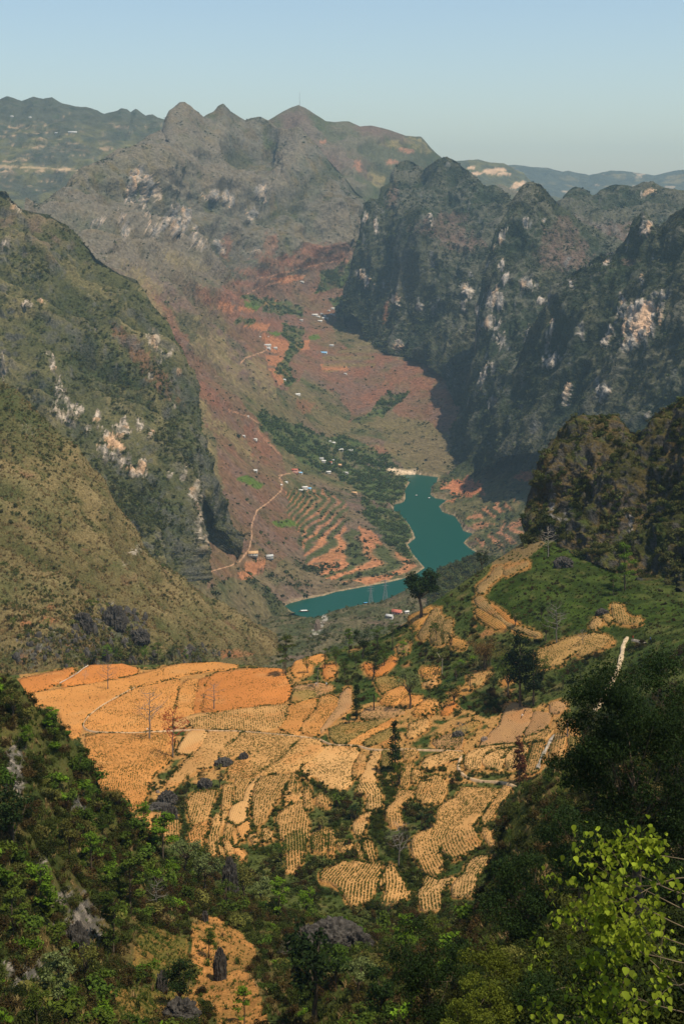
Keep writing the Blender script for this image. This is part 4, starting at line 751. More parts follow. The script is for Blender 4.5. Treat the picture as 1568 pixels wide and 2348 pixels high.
P_('C', [(1094,624),(1148,594),(1176,690),(1150,714)], 't', green=.3)
P_('C', [(1214,546),(1286,584),(1306,640),(1222,676)], 't', green=1.0)
P_('D', [(0,900),(72,694),(126,684),(98,780),(126,900),(58,1000),(0,1046)], 't', [(100,690),(20,1040)], 1.2, green=.7)
P_('D', [(130,860),(180,860),(185,1000),(150,1000)], 't', green=.7)
P_('D', [(214,862),(258,826),(296,1000),(286,1076),(222,1076)], 't', [(240,830),(255,1080)], 1.2, green=.7)
P_('D', [(364,922),(400,914),(494,1000),(484,1056),(354,1008)], 't', [(390,910),(420,1050)], 1.2, green=.8)
P_('D', [(0,1400),(200,1310),(230,1420),(200,1540),(0,1540)], 'g', [(100,1300),(110,1540)], 1.2, green=1.2)
P_('D', [(310,1330),(400,1290),(480,1330),(460,1480),(400,1540),(320,1520)], 't', [(390,1290),(380,1540)], 1.2, green=1.1)
P_('H', [(504,790),(566,738),(574,900),(436,996),(378,1054),(304,1124),(336,1080),(462,902)], 'b', green=.1)
P_('H', [(404,1092),(560,1044),(700,1044),(930,996),(756,1086),(528,1214),(452,1205),(404,1148)], 'g', [(930,990),(640,1080),(430,1200)], green=.9)
P_('H', [(664,988),(722,924),(840,904),(1054,934),(948,976),(780,998)], 'b', [(664,990),(1054,930)], green=.4)
P_('H', [(540,1220),(762,1094),(956,1004),(938,1060),(742,1176),(612,1235)], 'o', [(950,1000),(560,1230)], green=.25)
P_('H', [(700,1220),(780,1170),(940,1090),(930,1150),(820,1200),(730,1235)], 'g', green=.9)
P_('H', [(844,858),(902,774),(1036,724),(1056,788),(958,876)], 'o', [(980,730),(880,870)], green=.7)
P_('H', [(1014,888),(1072,804),(1196,814),(1168,876)], 'o', green=.4)
P_('H', [(1184,890),(1242,844),(1344,872),(1276,956),(1134,966)], 'o', [(1300,850),(1180,960)], green=.6)
P_('H', [(800,660),(900,640),(1040,690),(900,750),(860,770)], 'g', green=1.0)
P_('H', [(64,570),(104,504),(326,439),(336,468),(226,518),(216,578),(102,636)], 'o', [(90,640),(330,450)], green=.15)
P_('H', [(94,722),(300,694),(414,732),(326,798),(84,826)], 'b', [(90,800),(400,730)], green=.4)
P_('H', [(1374,956),(1478,856),(1496,882),(1436,956)], 'r', green=.1)
P_('H', [(1204,564),(1336,564),(1336,638),(1232,656)], 'o', [(1270,560),(1280,650)], green=.5)
P_('H', [(1214,700),(1336,664),(1300,708)], 'p', green=.1)
P_('H', [(1100,1060),(1240,1010),(1250,1050),(1110,1100)], 't', green=.8)
P_('H', [(1080,1130),(1200,1080),(1260,1060),(1180,1130),(1090,1170)], 't', green=.8)
P_('H', [(860,1220),(940,1195),(935,1245),(880,1250)], 'o', green=.3)
P_('H', [(1050,1290),(1150,1270),(1140,1330),(1060,1350)], 't', green=.5)
P_('H', [(1380,1215),(1530,1185),(1540,1225),(1400,1245)], 'b', green=.5)
P_('G', [(330,380),(450,330),(560,340),(540,425),(380,430)], 'b', [(330,400),(560,350)], green=.6)
P_('G', [(500,290),(640,230),(700,230),(600,300),(520,330)], 'g', green=.7)
P_('I', [(734,942),(880,893),(960,854),(1080,824),(1200,804),(1286,832),(1340,870),(1200,926),(1080,970),(1050,936),(990,966),(924,1006),(936,1036),(752,1066),(744,1000)], 't', [(1250,800),(1000,900),(740,1050)], 1.2, green=.9)
P_('I', [(1343,564),(1398,582),(1426,640),(1474,688),(1466,716),(1362,696),(1348,640)], 't', [(1370,560),(1400,720)], 1.3, green=.9)
P_('I', [(1480,690),(1556,680),(1550,710),(1490,712)], 't', green=.8)
P_('I', [(1265,650),(1300,655),(1325,690),(1300,705)], 't', green=.6)
P_('I', [(1160,735),(1190,700),(1235,680),(1230,720),(1180,760)], 'b', green=.3)
P_('I', [(244,520),(280,512),(340,572),(460,702),(540,742),(760,808),(720,816),(560,766),(420,676),(322,616),(272,588)], 'b', [(260,515),(440,690),(740,812)], green=.9)
P_('I', [(254,602),(320,642),(418,692),(474,748),(400,756),(322,708),(262,650)], 'o', [(250,610),(480,750)], green=.3)
P_('I', [(300,545),(370,578),(450,625),(520,690),(590,738),(520,716),(420,640)], 'r', [(300,550),(590,735)], green=.2)
P_('I', [(272,468),(264,422),(360,354),(402,274),(458,264),(428,330),(342,398),(300,466)], 'b', [(270,460),(440,270)], 1.2, green=.5)
P_('I', [(470,270),(640,232),(660,240),(560,290),(480,320)], 'b', green=.6)
P_('H', [(1184,270),(1262,132),(1302,62),(1340,34),(1348,60),(1296,150),(1248,258),(1204,296)], 'b', [(1320,40),(1190,290)], green=.9)
P_('H', [(1294,288),(1304,164),(1360,94),(1396,132),(1386,250),(1368,346),(1314,336)], 'b', [(1350,90),(1340,350)], green=.9)
P_('H', [(1404,152),(1456,134),(1446,250),(1412,326),(1394,278)], 'b', [(1430,130),(1410,330)], green=.9)
P_('H', [(1090,110),(1200,60),(1280,20),(1260,60),(1180,160),(1150,210)], 'o', [(1280,20),(1130,200)], green=.6)
P_('H', [(1460,300),(1568,330),(1568,380),(1480,360)], 'o', green=.3)
P_('H', [(1000,370),(1080,330),(1060,410),(1010,415)], 'b', green=.3)
P_('H', [(820,560),(900,510),(960,460),(950,520),(860,600),(790,620)], 'r', green=.1)
P_('H', [(700,520),(760,530),(800,600),(740,610)], 'r', green=.1)
P_('H', [(340,540),(430,530),(430,610),(360,650)], 'r', green=.05)
P_('I', [(194,1132),(376,1098),(300,1148),(268,1198),(194,1206)], 'p', green=.2)
P_('I', [(0,1380),(68,1296),(78,1340),(20,1422),(0,1425)], 'r', green=.1)
P_('I', [(450,1190),(510,1150),(530,1165),(460,1205)], 'r', green=.1)
P_('I', [(40,1260),(180,1230),(200,1250),(60,1300)], 'o', green=.5)
# soil shows between the parcels where they lie close together
dp = np.full(len(BEN.P), 1e9)
for p in PAR:
    xs = [v[0] for v in p]; ys = [v[1] for v in p]; k = (BEN.sx > min(xs) - 30) & (BEN.sx < max(xs) + 30) & (BEN.sy > min(ys) - 30) & (BEN.sy < max(ys) + 30)
    dp[k] = np.minimum(dp[k], np.where(inpoly(BEN.sx[k], BEN.sy[k], p), 0, polydist(BEN.sx[k], BEN.sy[k], p)))
FZ = pol(BEN, [(40,1545),(640,1530),(690,1560),(800,1615),(950,1605),(1050,1615),(1110,1645),(1290,1600),(1340,1700),(1200,1795),(1100,1800),(1000,1790),(800,1785),(640,1790),(520,1790),(420,1800),(330,1850),(300,1870),(150,1650)], 12, 40, seed=15)
BEN.col = mix(BEN.col, (.40, .21, .07), FZ * sstep(.22, -.02, fbm(BEN.P, 11, 3, seed=19)) * .9); BEN.fz = FZ
BEN.dp = dp; BEN.col = mix(BEN.col, (.38, .18, .055), sstep(8, 2, dp + 7 * fbm(BEN.P, 7, 3, seed=4)) * .75)
ca = bpy.data.objects['bench_ground'].data.color_attributes['Col']; c4 = np.ones((len(BEN.P), 4), np.float32); c4[:, :3] = np.clip(BEN.col, .004, .9); ca.data.foreach_set('color', c4.ravel())
# ------------------------------------------------------------------ paths
PATH_MAT = mat('path_earth', (.45, .30, .17), .95, .25, .8); STONE_PATH = mat('path_stones', (.42, .32, .20), .9, .45, 1.1, .6); GREY_PATH = mat('path_grey', (.30, .25, .19), .9, .3, 1.0, .4)
def ribbon(name, pts, width, m, lift=.55, layer_=None, seg=6):
    layer_ = layer_ or BEN; p2 = []
    for k in range(len(pts) - 1):
        a, b_ = np.array(pts[k]), np.array(pts[k + 1]); n = max(1, int(np.linalg.norm(b_ - a) / seg)); p2 += [a + (b_ - a) * i / n for i in range(n)]
    p2.append(np.array(pts[-1])); p2 = np.array(p2)
    for _ in range(3): p2[1:-1] = (p2[:-2] + 2 * p2[1:-1] + p2[2:]) / 4
    W = lay(layer_, p2[:, 0], p2[:, 1]); t = np.gradient(W, axis=0); t[:, 2] = 0; t /= np.linalg.norm(t, axis=1)[:, None] + 1e-9
    s = np.stack([-t[:, 1], t[:, 0], 0 * t[:, 0]], -1); hw = width / 2 * (1 + .25 * rng.normal(size=len(W)))[:, None]
    n = len(W); up = np.array([0, 0, lift]); rows = [W - s * (hw + .25) - np.array([0, 0, .5]), W - s * hw + up, W + s * hw * .1 + up + [0, 0, .05], W + s * hw + up, W + s * (hw + .25) - np.array([0, 0, .5])]
    V = np.concatenate(rows); q = []
    for r in range(4):
        a = np.arange(n - 1) + r * n; q.append(np.stack([a, a + 1, a + 1 + n, a + n], -1))
    o = obj(name, mesh_np(name, V, np.concatenate(q), [m], True)); tag(o, kind='structure'); return W
PATH1 = zz('A', [(1195,255),(1100,305),(900,415),(790,500),(735,570),(718,600),(740,625),(800,645),(900,655),(1180,660),(1290,655),(1400,648)]) + zz('B', [(60,640),(250,632),(420,640),(700,645),(940,665),(1200,690),(1330,705),(1420,720),(1480,755),(1550,770)]) + zz('D', [(640,372),(800,376),(850,385),(910,415),(1040,425)]) + zz('G', [(100,445),(270,452),(400,455),(570,462)])
ribbon('footpath', PATH1, .32, PATH_MAT)
ribbon('footpath', zz('G', [(560,500),(535,535),(520,570),(524,605),(560,645),(620,680),(700,700),(830,705),(940,720),(995,750)]), .6, PATH_MAT)
ribbon('footpath', zz('I', [(1455,838),(1415,885),(1420,940),(1400,1020),(1375,1100),(1340,1180),(1300,1240),(1260,1310),(1230,1400),(1190,1425)]), 1.15, STONE_PATH, .8)
ribbon('footpath', zz('I', [(1495,850),(1540,856),(1600,880)]), 0.7, GREY_PATH)
ribbon('footpath', zz('G', [(1300,330),(1260,390),(1230,450),(1190,520),(1165,600)]), 0.8, GREY_PATH)
# ------------------------------------------------------------------ plants: builders
def leaf_mat(name, col, var=.35, trans=.3, hue=0.0):
    m = bpy.data.materials.new(name); n_, N, K, b = nodes(m)
    b.inputs['Roughness'].default_value = .6; b.inputs['Specular IOR Level'].default_value = .06
    oi = N.new('ShaderNodeObjectInfo'); at_ = N.new('ShaderNodeAttribute'); at_.attribute_name = 'Col'
    mr = N.new('ShaderNodeMapRange'); mr.inputs[3].default_value = 1 - var; mr.inputs[4].default_value = 1 + var; K.new(oi.outputs['Random'], mr.inputs[0])
    hs = N.new('ShaderNodeHueSaturation'); hs.inputs['Color'].default_value = (*col, 1)
    mh = N.new('ShaderNodeMapRange'); mh.inputs[3].default_value = .5 - hue; mh.inputs[4].default_value = .5 + hue * .4
    wn = N.new('ShaderNodeTexWhiteNoise'); wn.noise_dimensions = '1D'; K.new(oi.outputs['Random'], wn.inputs['W']); K.new(wn.outputs['Value'], mh.inputs[0]); K.new(mh.outputs[0], hs.inputs['Hue']); K.new(mr.outputs[0], hs.inputs['Value'])
    mx = N.new('ShaderNodeMix'); mx.data_type = 'RGBA'; mx.blend_type = 'MULTIPLY'; mx.inputs[0].default_value = 1
    K.new(hs.outputs[0], mx.inputs[6]); K.new(at_.outputs['Color'], mx.inputs[7]); K.new(mx.outputs[2], b.inputs['Base Color'])
    if trans:
        tr = N.new('ShaderNodeBsdfTranslucent'); K.new(mx.outputs[2], tr.inputs['Color']); ms = N.new('ShaderNodeMixShader'); ms.inputs[0].default_value = trans
        K.new(b.outputs[0], ms.inputs[1]); K.new(tr.outputs[0], ms.inputs[2]); K.new(ms.outputs[0], N['Material Output'].inputs['Surface'])
    return m
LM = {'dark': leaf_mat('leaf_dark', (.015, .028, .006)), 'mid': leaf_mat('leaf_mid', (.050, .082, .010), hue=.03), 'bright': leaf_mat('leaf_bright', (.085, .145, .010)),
      'lime': leaf_mat('leaf_lime', (.165, .205, .015), .2, .4), 'limed': leaf_mat('leaf_lime_dim', (.085, .10, .012), .2, .3), 'olive': leaf_mat('leaf_olive', (.10, .10, .022), hue=.03), 'brown': leaf_mat('leaf_brown', (.11, .065, .020)), 'pale': leaf_mat('leaf_pale', (.12, .145, .05)),
      'red': leaf_mat('leaf_red', (.35, .03, .02)), 'farscrub': leaf_mat('leaf_far', (.045, .055, .022), .45, 0, .03), 'wood': leaf_mat('leaf_wood', (.05, .075, .022), .45, .1, .04), 'hillscrub': leaf_mat('leaf_hill', (.058, .066, .018), .5, .1, .05),
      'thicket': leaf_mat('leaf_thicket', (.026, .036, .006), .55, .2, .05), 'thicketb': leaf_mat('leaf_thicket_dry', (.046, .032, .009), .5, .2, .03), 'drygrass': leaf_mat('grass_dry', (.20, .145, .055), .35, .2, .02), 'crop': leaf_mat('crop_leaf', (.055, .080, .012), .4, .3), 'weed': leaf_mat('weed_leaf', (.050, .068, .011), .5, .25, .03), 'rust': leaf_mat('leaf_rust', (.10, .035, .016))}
BARK = mat('bark', (.10, .075, .05), .9, .35, 4); PBARK = mat('bark_pale', (.36, .30, .23), .9, .3, 4); GBARK = mat('bark_grey', (.17, .15, .13), .9, .3, 4)
def leaves(r, C, size, up=.5, asp=.55, out=None):
    """one pointed quad per centre in C; returns V, F, col"""
    n = len(C); d = r.normal(size=(n, 3)); d[:, 2] = np.abs(d[:, 2]) * .6 + up
    if out is not None: d += out
    d /= np.linalg.norm(d, axis=1)[:, None] + 1e-9
    t = np.cross(d, r.normal(size=(n, 3))); t /= np.linalg.norm(t, axis=1)[:, None] + 1e-9; s = np.cross(d, t)
    L_ = (size * r.uniform(.6, 1.35, n))[:, None]; W = L_ * asp
    droop = np.array([0, 0, -.18]) * L_
    V = np.stack([C - t * L_ * .5, C + s * W * .5, C + t * L_ * .5 + droop, C - s * W * .5], 1).reshape(-1, 3)
    c = np.repeat(np.clip(r.normal(1, .28, n), .4, 1.9), 4)
    return V, np.arange(4 * n).reshape(n, 4), np.stack([c, c, c * .95], -1)
def tube(pts, rad, sides=5):
    pts = np.array(pts, float); n = len(pts); V = []
    for i in range(n):
        t = pts[min(i + 1, n - 1)] - pts[max(i - 1, 0)]; t /= np.linalg.norm(t) + 1e-9
        a = np.cross(t, (0, 0, 1) if abs(t[2]) < .9 else (1, 0, 0)); a /= np.linalg.norm(a) + 1e-9; b_ = np.cross(t, a)
        for k in range(sides):
            th = 2 * math.pi * k / sides; V.append(pts[i] + rad[i] * (a * math.cos(th) + b_ * math.sin(th)))
    Fq = [(i * sides + k, i * sides + (k + 1) % sides, (i + 1) * sides + (k + 1) % sides, (i + 1) * sides + k) for i in range(n - 1) for k in range(sides)]
    return np.array(V), np.array(Fq)
class Acc:
    def __init__(s): s.V, s.F, s.C, s.n = [], [], [], 0
    def add(s, V, F_, c=None):
        s.V.append(V); s.F.append(np.asarray(F_) + s.n); s.C.append(np.ones((len(V), 3)) if c is None else c); s.n += len(V)
    def mesh(s, name, m, smooth=False):
        fs = {}
        for f in s.F: fs.setdefault(f.shape[1], []).append(f)
        return mesh_np(name, np.concatenate(s.V), [np.concatenate(v) for v in fs.values()], [m] if not isinstance(m, list) else m, smooth, np.concatenate(s.C))
def branches(r, acc, p, d, ln, rad, depth, spread=.6, tips=None, up=.15, sides=5):
    n = 4; pts = [p]; dd = d.copy()
    for i in range(n):
        dd = dd + r.normal(0, .12, 3) + np.array([0, 0, up * .3]); dd /= np.linalg.norm(dd); pts.append(pts[-1] + dd * ln / n)
    acc.add(*tube(pts, [rad * (1 - .5 * i / n) for i in range(n + 1)], sides))
    if tips is not None and depth <= 1: tips.extend(pts[2:])
    if depth > 0:
        for k in range(r.integers(3, 5)):
            i = r.integers(2, n + 1); q = dd + r.normal(0, spread, 3); q[2] += up; q /= np.linalg.norm(q)
            branches(r, acc, pts[i], q, ln * r.uniform(.5, .75), rad * .5 * (1 - .1 * i), depth - 1, spread, tips, up, 4 if sides > 4 else 3)
def tree_meshes(kind, seed, n=1500, leaf=.34, lm='mid', bark=None):
    """trunk and crown meshes of a tree 10 m high standing at the origin"""
    r = np.random.default_rng(seed); tr = Acc(); cr = Acc(); bark = bark or BARK
    def clumps(cs, rs, flat=.7, up=.5):
        w_ = np.array(rs) ** 2; k = r.choice(len(cs), n, p=w_ / w_.sum()); d = r.normal(size=(n, 3)); d /= np.linalg.norm(d, axis=1)[:, None]
        rr = np.array(rs)[k] * r.random(n) ** .45; off = d * rr[:, None] * np.array([1, 1, flat]); C = np.array(cs)[k] + off
        cr.add(*leaves(r, C, leaf, up, out=d * .5))
    if kind in ('broad', 'round', 'spread'):
        h0 = {'broad': 3.2, 'round': 4.2, 'spread': 4.5}[kind]; tips = []
        pts = [np.array([0, 0, -.3]), np.array([r.normal(0, .1), r.normal(0, .1), h0 * .5]), np.array([r.normal(0, .25), r.normal(0, .25), h0])]
        tr.add(*tube(pts, [.30, .22, .18], 7)); cs, rs = [], []
        rx = {'broad': 3.0, 'round': 2.7, 'spread': 3.8}[kind]; rzv = {'broad': 3.3, 'round': 2.9, 'spread': 2.3}[kind]; cz = 10 - rzv - .2
        for k in range({'broad': 20, 'round': 24, 'spread': 18}[kind]):
            d = r.normal(size=3); d /= np.linalg.norm(d); d[2] = d[2] * .9 + .1; f = r.uniform(.45, .95); c = np.array([d[0] * rx, d[1] * rx, d[2] * rzv]) * f + [0, 0, cz]; cs.append(c); rs.append(r.uniform(.75, 1.35))
            if k % 2 == 0: tr.add(*tube([pts[2] * .9, (pts[2] + c) / 2 + r.normal(0, .2, 3), c], [.13, .08, .03], 4))
        clumps(cs, rs)
    elif kind == 'layered':
        pts = [np.array([0, 0, -.3]), np.array([.1, .05, 3.5]), np.array([.15, -.1, 7]), np.array([.1, 0, 9.3])]; tr.add(*tube(pts, [.2, .16, .1, .04], 6)); cs, rs = [], []
        for k in range(15):
            z = 3.6 + 6 * (k / 14) ** .8; a = r.uniform(0, 6.28); q = r.uniform(.3, 1) * (2.9 - .22 * (z - 3.5)); c = np.array([math.cos(a) * q, math.sin(a) * q, z + r.normal(0, .15)]); cs.append(c); rs.append(r.uniform(.8, 1.35)); tr.add(*tube([[.1, 0, z - .9], c * [.5, .5, 1] - [0, 0, .35], c], [.06, .045, .02], 4))
        clumps(cs, rs, .28, 1.1)
    elif kind in ('cone', 'column', 'pine'):
        tr.add(*tube([[0, 0, -.3], [.05, .03, 5], [0, 0, 9.8]], [.2, .12, .03], 6)); cs, rs = [], []
        for k in range(46):
            z = 1.0 + 8.8 * r.random() if kind != 'pine' else 3 + 6.8 * r.random()
            R_ = {'cone': 1.55 * (1 - z / 10.3) ** .8 + .1, 'column': 1.0 * (1 - (z / 10.6) ** 3) * r.uniform(.7, 1.2) + .15, 'pine': 2.1 * (1 - abs(z - 5.5) / 6) * r.uniform(.5, 1.1) + .2}[kind]
            a = r.uniform(0, 6.28); cs.append([math.cos(a) * R_ * .7, math.sin(a) * R_ * .7, z]); rs.append(.35 + .35 * R_)
            if k % 3 == 0: tr.add(*tube([[0, 0, z - .2], cs[-1]], [.05, .02], 3))
        clumps(cs, rs, .7, .2)
    elif kind == 'bamboo':
        for k in range(26):
            a = r.uniform(0, 6.28); q = r.uniform(1.2, 4.2); h = r.uniform(6.5, 9.8); b0 = np.array([r.normal(0, .7), r.normal(0, .7), -.2])
            pts = [b0 + np.array([math.cos(a) * q * t ** 2.2, math.sin(a) * q * t ** 2.2, h * (t - .28 * t ** 4)]) for t in np.linspace(0, 1, 6)]; tr.add(*tube(pts, [.06, .06, .05, .04, .03, .015], 4))
            m = n // 26; t = r.uniform(.4, 1, m); C = np.array([[np.interp(tt, np.linspace(0, 1, 6), [p[j] for p in pts]) for j in range(3)] for tt in t]) + r.normal(0, .32, (m, 3)); cr.add(*leaves(r, C, leaf, .3, .3))
    elif kind == 'bare':
        br = Acc(); tips = []; pts = [np.array([0, 0, -.3])]
        for z in np.linspace(1.5, 9.8, 7): pts.append(np.array([r.normal(0, .08), r.normal(0, .08), z]))
        tr.add(*tube(pts, [.17, .15, .14, .12, .1, .07, .05, .02], 6))
        for k in range(15):
            z = 3.6 + 5.6 * k / 14; a = 2.4 * k + r.normal(0, .3); ln = 2.9 * (1 - (z - 3.6) / 8.5) + .4
            branches(r, cr, np.array([0, 0, z]), np.array([math.cos(a), math.sin(a), .28]), ln, .07, 2, .55, tips, .1, 4)
        if lm == 'red': cr.add(*leaves(r, np.array(tips) + r.normal(0, .1, (len(tips), 3)), .2, .3, .8))
    elif kind == 'sparse':
        tr.add(*tube([[0, 0, -.3], [.15, 0, 3.5], [.0, .1, 7]], [.13, .1, .05], 6)); cs, rs = [], []
        for k in range(9): cs.append([r.normal(0, 1.1), r.normal(0, 1.1), r.uniform(5.4, 9.2)]); rs.append(r.uniform(.5, 1.0)); tr.add(*tube([[.05, .05, 4.5], cs[-1]], [.06, .02], 4))
        clumps(cs, rs, .7)
    elif kind in ('banana', 'palm'):
        st = 6 if kind == 'banana' else 1
        for k in range(st):
            b0 = np.array([r.normal(0, 1.3), r.normal(0, 1.3), 0]) if st > 1 else np.zeros(3); h = r.uniform(4, 6.5) if st > 1 else 7; tr.add(*tube([b0 - [0, 0, .3], b0 + [0, 0, h * .5], b0 + [0, 0, h]], [.25, .2, .14] if st > 1 else [.3, .25, .2], 6))
            for j in range(8 if st > 1 else 22):
                a = r.uniform(0, 6.28); ln = r.uniform(2.4, 3.6); el = r.uniform(.2, 1.2); w0 = .38 if st > 1 else .28; P0 = b0 + [0, 0, h]; rows = []
                dx = np.array([math.cos(a), math.sin(a), 0]); sd = np.array([-math.sin(a), math.cos(a), 0])
                for t in np.linspace(0, 1, 6):
                    p = P0 + dx * ln * t * math.cos(el) + np.array([0, 0, ln * (t * math.sin(el) - .75 * t * t)]); ww = w0 * math.sin(math.pi * min(t * .9 + .08, 1)) + .02; rows += [p - sd * ww + [0, 0, -.08], p + [0, 0, .04], p + sd * ww + [0, 0, -.08]]
                V = np.array(rows); Fq = [(3 * i + q, 3 * i + q + 1, 3 * i + q + 4, 3 * i + q + 3) for i in range(5) for q in (0, 1)]; cc = r.uniform(.6, 1.4); cr.add(V, np.array(Fq), np.full((len(V), 3), cc))
    tm = tr.mesh('trunk', bark, True); cm = cr.mesh('crown', (bark if kind == 'bare' and lm != 'red' else LM[lm])) if cr.n else None
    return tm, cm
_TM = {}
def tree(L_, px, py, hpx, kind, lm, label, cat='tree', group=None, seed=1, n=1500, leaf=.34, bark=None, name=None, wide=1.0, sink=.15):
    p = at(L_, px, py) if not isinstance(L_, Vector) else L_
    key = (kind, lm, seed, n, leaf, bark.name if bark else '')
    if key not in _TM: _TM[key] = tree_meshes(kind, seed, n, leaf, lm, bark)
    s = hpx / F * p.y / 10
    o = empty(name or {'banana': 'banana_plant', 'palm': 'palm_tree', 'bamboo': 'bamboo_clump', 'bare': 'bare_tree', 'cone': 'conifer', 'pine': 'conifer', 'column': 'conifer', 'bush': 'shrub'}.get(kind, 'tree'), (p.x, p.y, p.z - sink), random.uniform(0, 6.28), (s * wide, s * wide, s)); tag(o, label, cat, group)
    tm, cm = _TM[key]; obj('trunk', tm, o)
    if cm: obj('crown', cm, o)
    return o
# ------------------------------------------------------------------ masses of scrub, grass and seedlings (uncountable)
def bush_mesh(name, seed, n, leaf, lm, flat=.75, up=.4):
    r = np.random.default_rng(seed); k = 6; cs = r.normal(0, .38, (k, 3)); cs[:, 2] = np.abs(cs[:, 2]) * .8 + .3; a = Acc(); i = r.integers(0, k, n); d = r.normal(size=(n, 3)); d /= np.linalg.norm(d, axis=1)[:, None]
    C = cs[i] + d * (.5 * r.random(n) ** .4)[:, None] * [1, 1, flat]; C[:, 2] = np.maximum(C[:, 2], .02); a.add(*leaves(r, C, leaf, up, .6, out=d * .6)); return a.mesh(name, LM[lm])
def tuft_mesh(name, seed, n, lm, h=1.0, spread=.5):
    r = np.random.default_rng(seed); V, Fq, c = [], [], []
    for k in range(n):
        a = r.uniform(0, 6.28); b0 = np.array([r.normal(0, .25), r.normal(0, .25), -.05]); dx = np.array([math.cos(a), math.sin(a), 0]); s = np.array([-dx[1], dx[0], 0]) * .07; hh = h * r.uniform(.5, 1)
        i = len(V); V += [b0 - s, b0 + s, b0 + dx * spread * .4 + s * .7 + [0, 0, hh * .7], b0 + dx * spread * .4 - s * .7 + [0, 0, hh * .7], b0 + dx * spread + [0, 0, hh]]; Fq.append((i, i + 1, i + 2, i + 3)); c += [r.uniform(.6, 1.4)] * 5
        Fq.append((i + 3, i + 2, i + 4, i + 4))
    f4 = np.array([f for f in Fq if f[2] != f[3]]); f3 = np.array([f[:3] for f in Fq if f[2] == f[3]])
    return mesh_np(name, np.array(V), [f4, f3], [LM[lm]], False, np.repeat(np.array(c)[:, None], 3, 1))
def scatter(name, pts, scales, meshes, label, zs=(.8, 1.2)):
    pts = np.asarray(pts); n = len(pts)
    me = bpy.data.meshes.new(name); me.vertices.add(n); me.vertices.foreach_set('co', pts.astype(np.float32).ravel())
    def attr(nm, ty, v, fld):
        a = me.attributes.new(nm, ty, 'POINT'); a.data.foreach_set(fld, v)
    sc = np.asarray(scales, np.float32); S3 = np.stack([sc, sc * rng.uniform(.8, 1.2, n), sc * rng.uniform(*zs, n)], -1)
    attr('sc', 'FLOAT_VECTOR', S3.astype(np.float32).ravel(), 'vector')
    R3 = np.stack([rng.normal(0, .12, n), rng.normal(0, .12, n), rng.uniform(0, 6.28, n)], -1); attr('rot', 'FLOAT_VECTOR', R3.astype(np.float32).ravel(), 'vector')
    attr('pick', 'INT', rng.integers(0, len(meshes), n).astype(np.int32), 'value')
    o = obj(name, me); tag(o, kind='stuff'); o['label'] = label
    g = bpy.data.node_groups.new(name + '_nodes', 'GeometryNodeTree'); g.interface.new_socket('Geometry', in_out='INPUT', socket_type='NodeSocketGeometry'); g.interface.new_socket('Geometry', in_out='OUTPUT', socket_type='NodeSocketGeometry')
    N, K = g.nodes, g.links; gi = N.new('NodeGroupInput'); go = N.new('NodeGroupOutput'); iop = N.new('GeometryNodeInstanceOnPoints'); jo = N.new('GeometryNodeJoinGeometry')
    for k, m in enumerate(meshes):
        po = bpy.data.objects.new('source_' + m.name, m); ob = N.new('GeometryNodeObjectInfo'); ob.inputs['Object'].default_value = po; ob.inputs['As Instance'].default_value = True; K.new(ob.outputs['Geometry'], jo.inputs[0])
    def na(nm, ty):
        x = N.new('GeometryNodeInputNamedAttribute'); x.data_type = ty; x.inputs['Name'].default_value = nm; return x.outputs['Attribute']
    K.new(gi.outputs[0], iop.inputs['Points']); K.new(jo.outputs[0], iop.inputs['Instance']); iop.inputs['Pick Instance'].default_value = True
    K.new(na('pick', 'INT'), iop.inputs['Instance Index']); K.new(na('rot', 'FLOAT_VECTOR'), iop.inputs['Rotation']); K.new(na('sc', 'FLOAT_VECTOR'), iop.inputs['Scale']); K.new(iop.outputs[0], go.inputs[0])
    md = o.modifiers.new('scatter', 'NODES'); md.node_group = g; return o
def pick(L_, n, w_):
    """n points on the visible side of a sheet, weighted per vertex"""
    w_ = np.clip(w_, 0, None) * L_.isfront; w_ = w_ / w_.sum(); i = rng.choice(len(w_), n, p=w_); du = (L_.P[np.minimum(i + 1, len(w_) - 1)] - L_.P[i]); dv = (L_.P[np.minimum(i + L_.C, len(w_) - 1)] - L_.P[i])
    k = (np.linalg.norm(du, axis=1) < .1 * L_.P[i, 1]); q = L_.P[i] + k[:, None] * (du * rng.random((n, 1)) + dv * rng.random((n, 1))); return q, i
inview = lambda L_: ((L_.sx > -170) & (L_.sx < 1760) & (L_.sy < 2480)).astype(float)
WOOD_ = [bush_mesh('wood_crown', s, 60, .45, 'wood') for s in (21, 22, 23)]
FARB_ = [bush_mesh('far_bush', s, 34, .62, 'farscrub') for s in (1, 2, 3)]
HILL_ = [bush_mesh('hill_bush', s, 110, .36, 'hillscrub') for s in (4, 5, 6)]
THICK_ = [bush_mesh('thicket_bush', s, 620, .17, 'thicket' if s < 10 else 'thicketb') for s in (7, 8, 9, 10, 14)]
def clumpy(P, size, seed): return sstep(-.05, .3, fbm(P, size, 4, seed=seed))
L = LAYERS['valley']; q, i = pick(L, 15000, inview(L) * (L.P[:, 2] > LAKE_Z + 2.5) * (1 - L.wood) * (clumpy(L.P, 60, 3) * (.55 - .4 * L.red) + .05))
scatter('valley_scrub', q, np.clip(rng.lognormal(.55, .5, len(q)), .8, 6), FARB_, 'dark scrub and small trees dotted over the valley and back mountain')
q, i = pick(L, 3800, inview(L) * L.wood * (L.P[:, 2] > LAKE_Z + 2) * (clumpy(L.P, 40, 8) + .12)); scatter('valley_woods', q, rng.uniform(2.5, 6.0, len(q)), WOOD_, 'green woods on the valley floor around the houses')
qs, ss = [], []
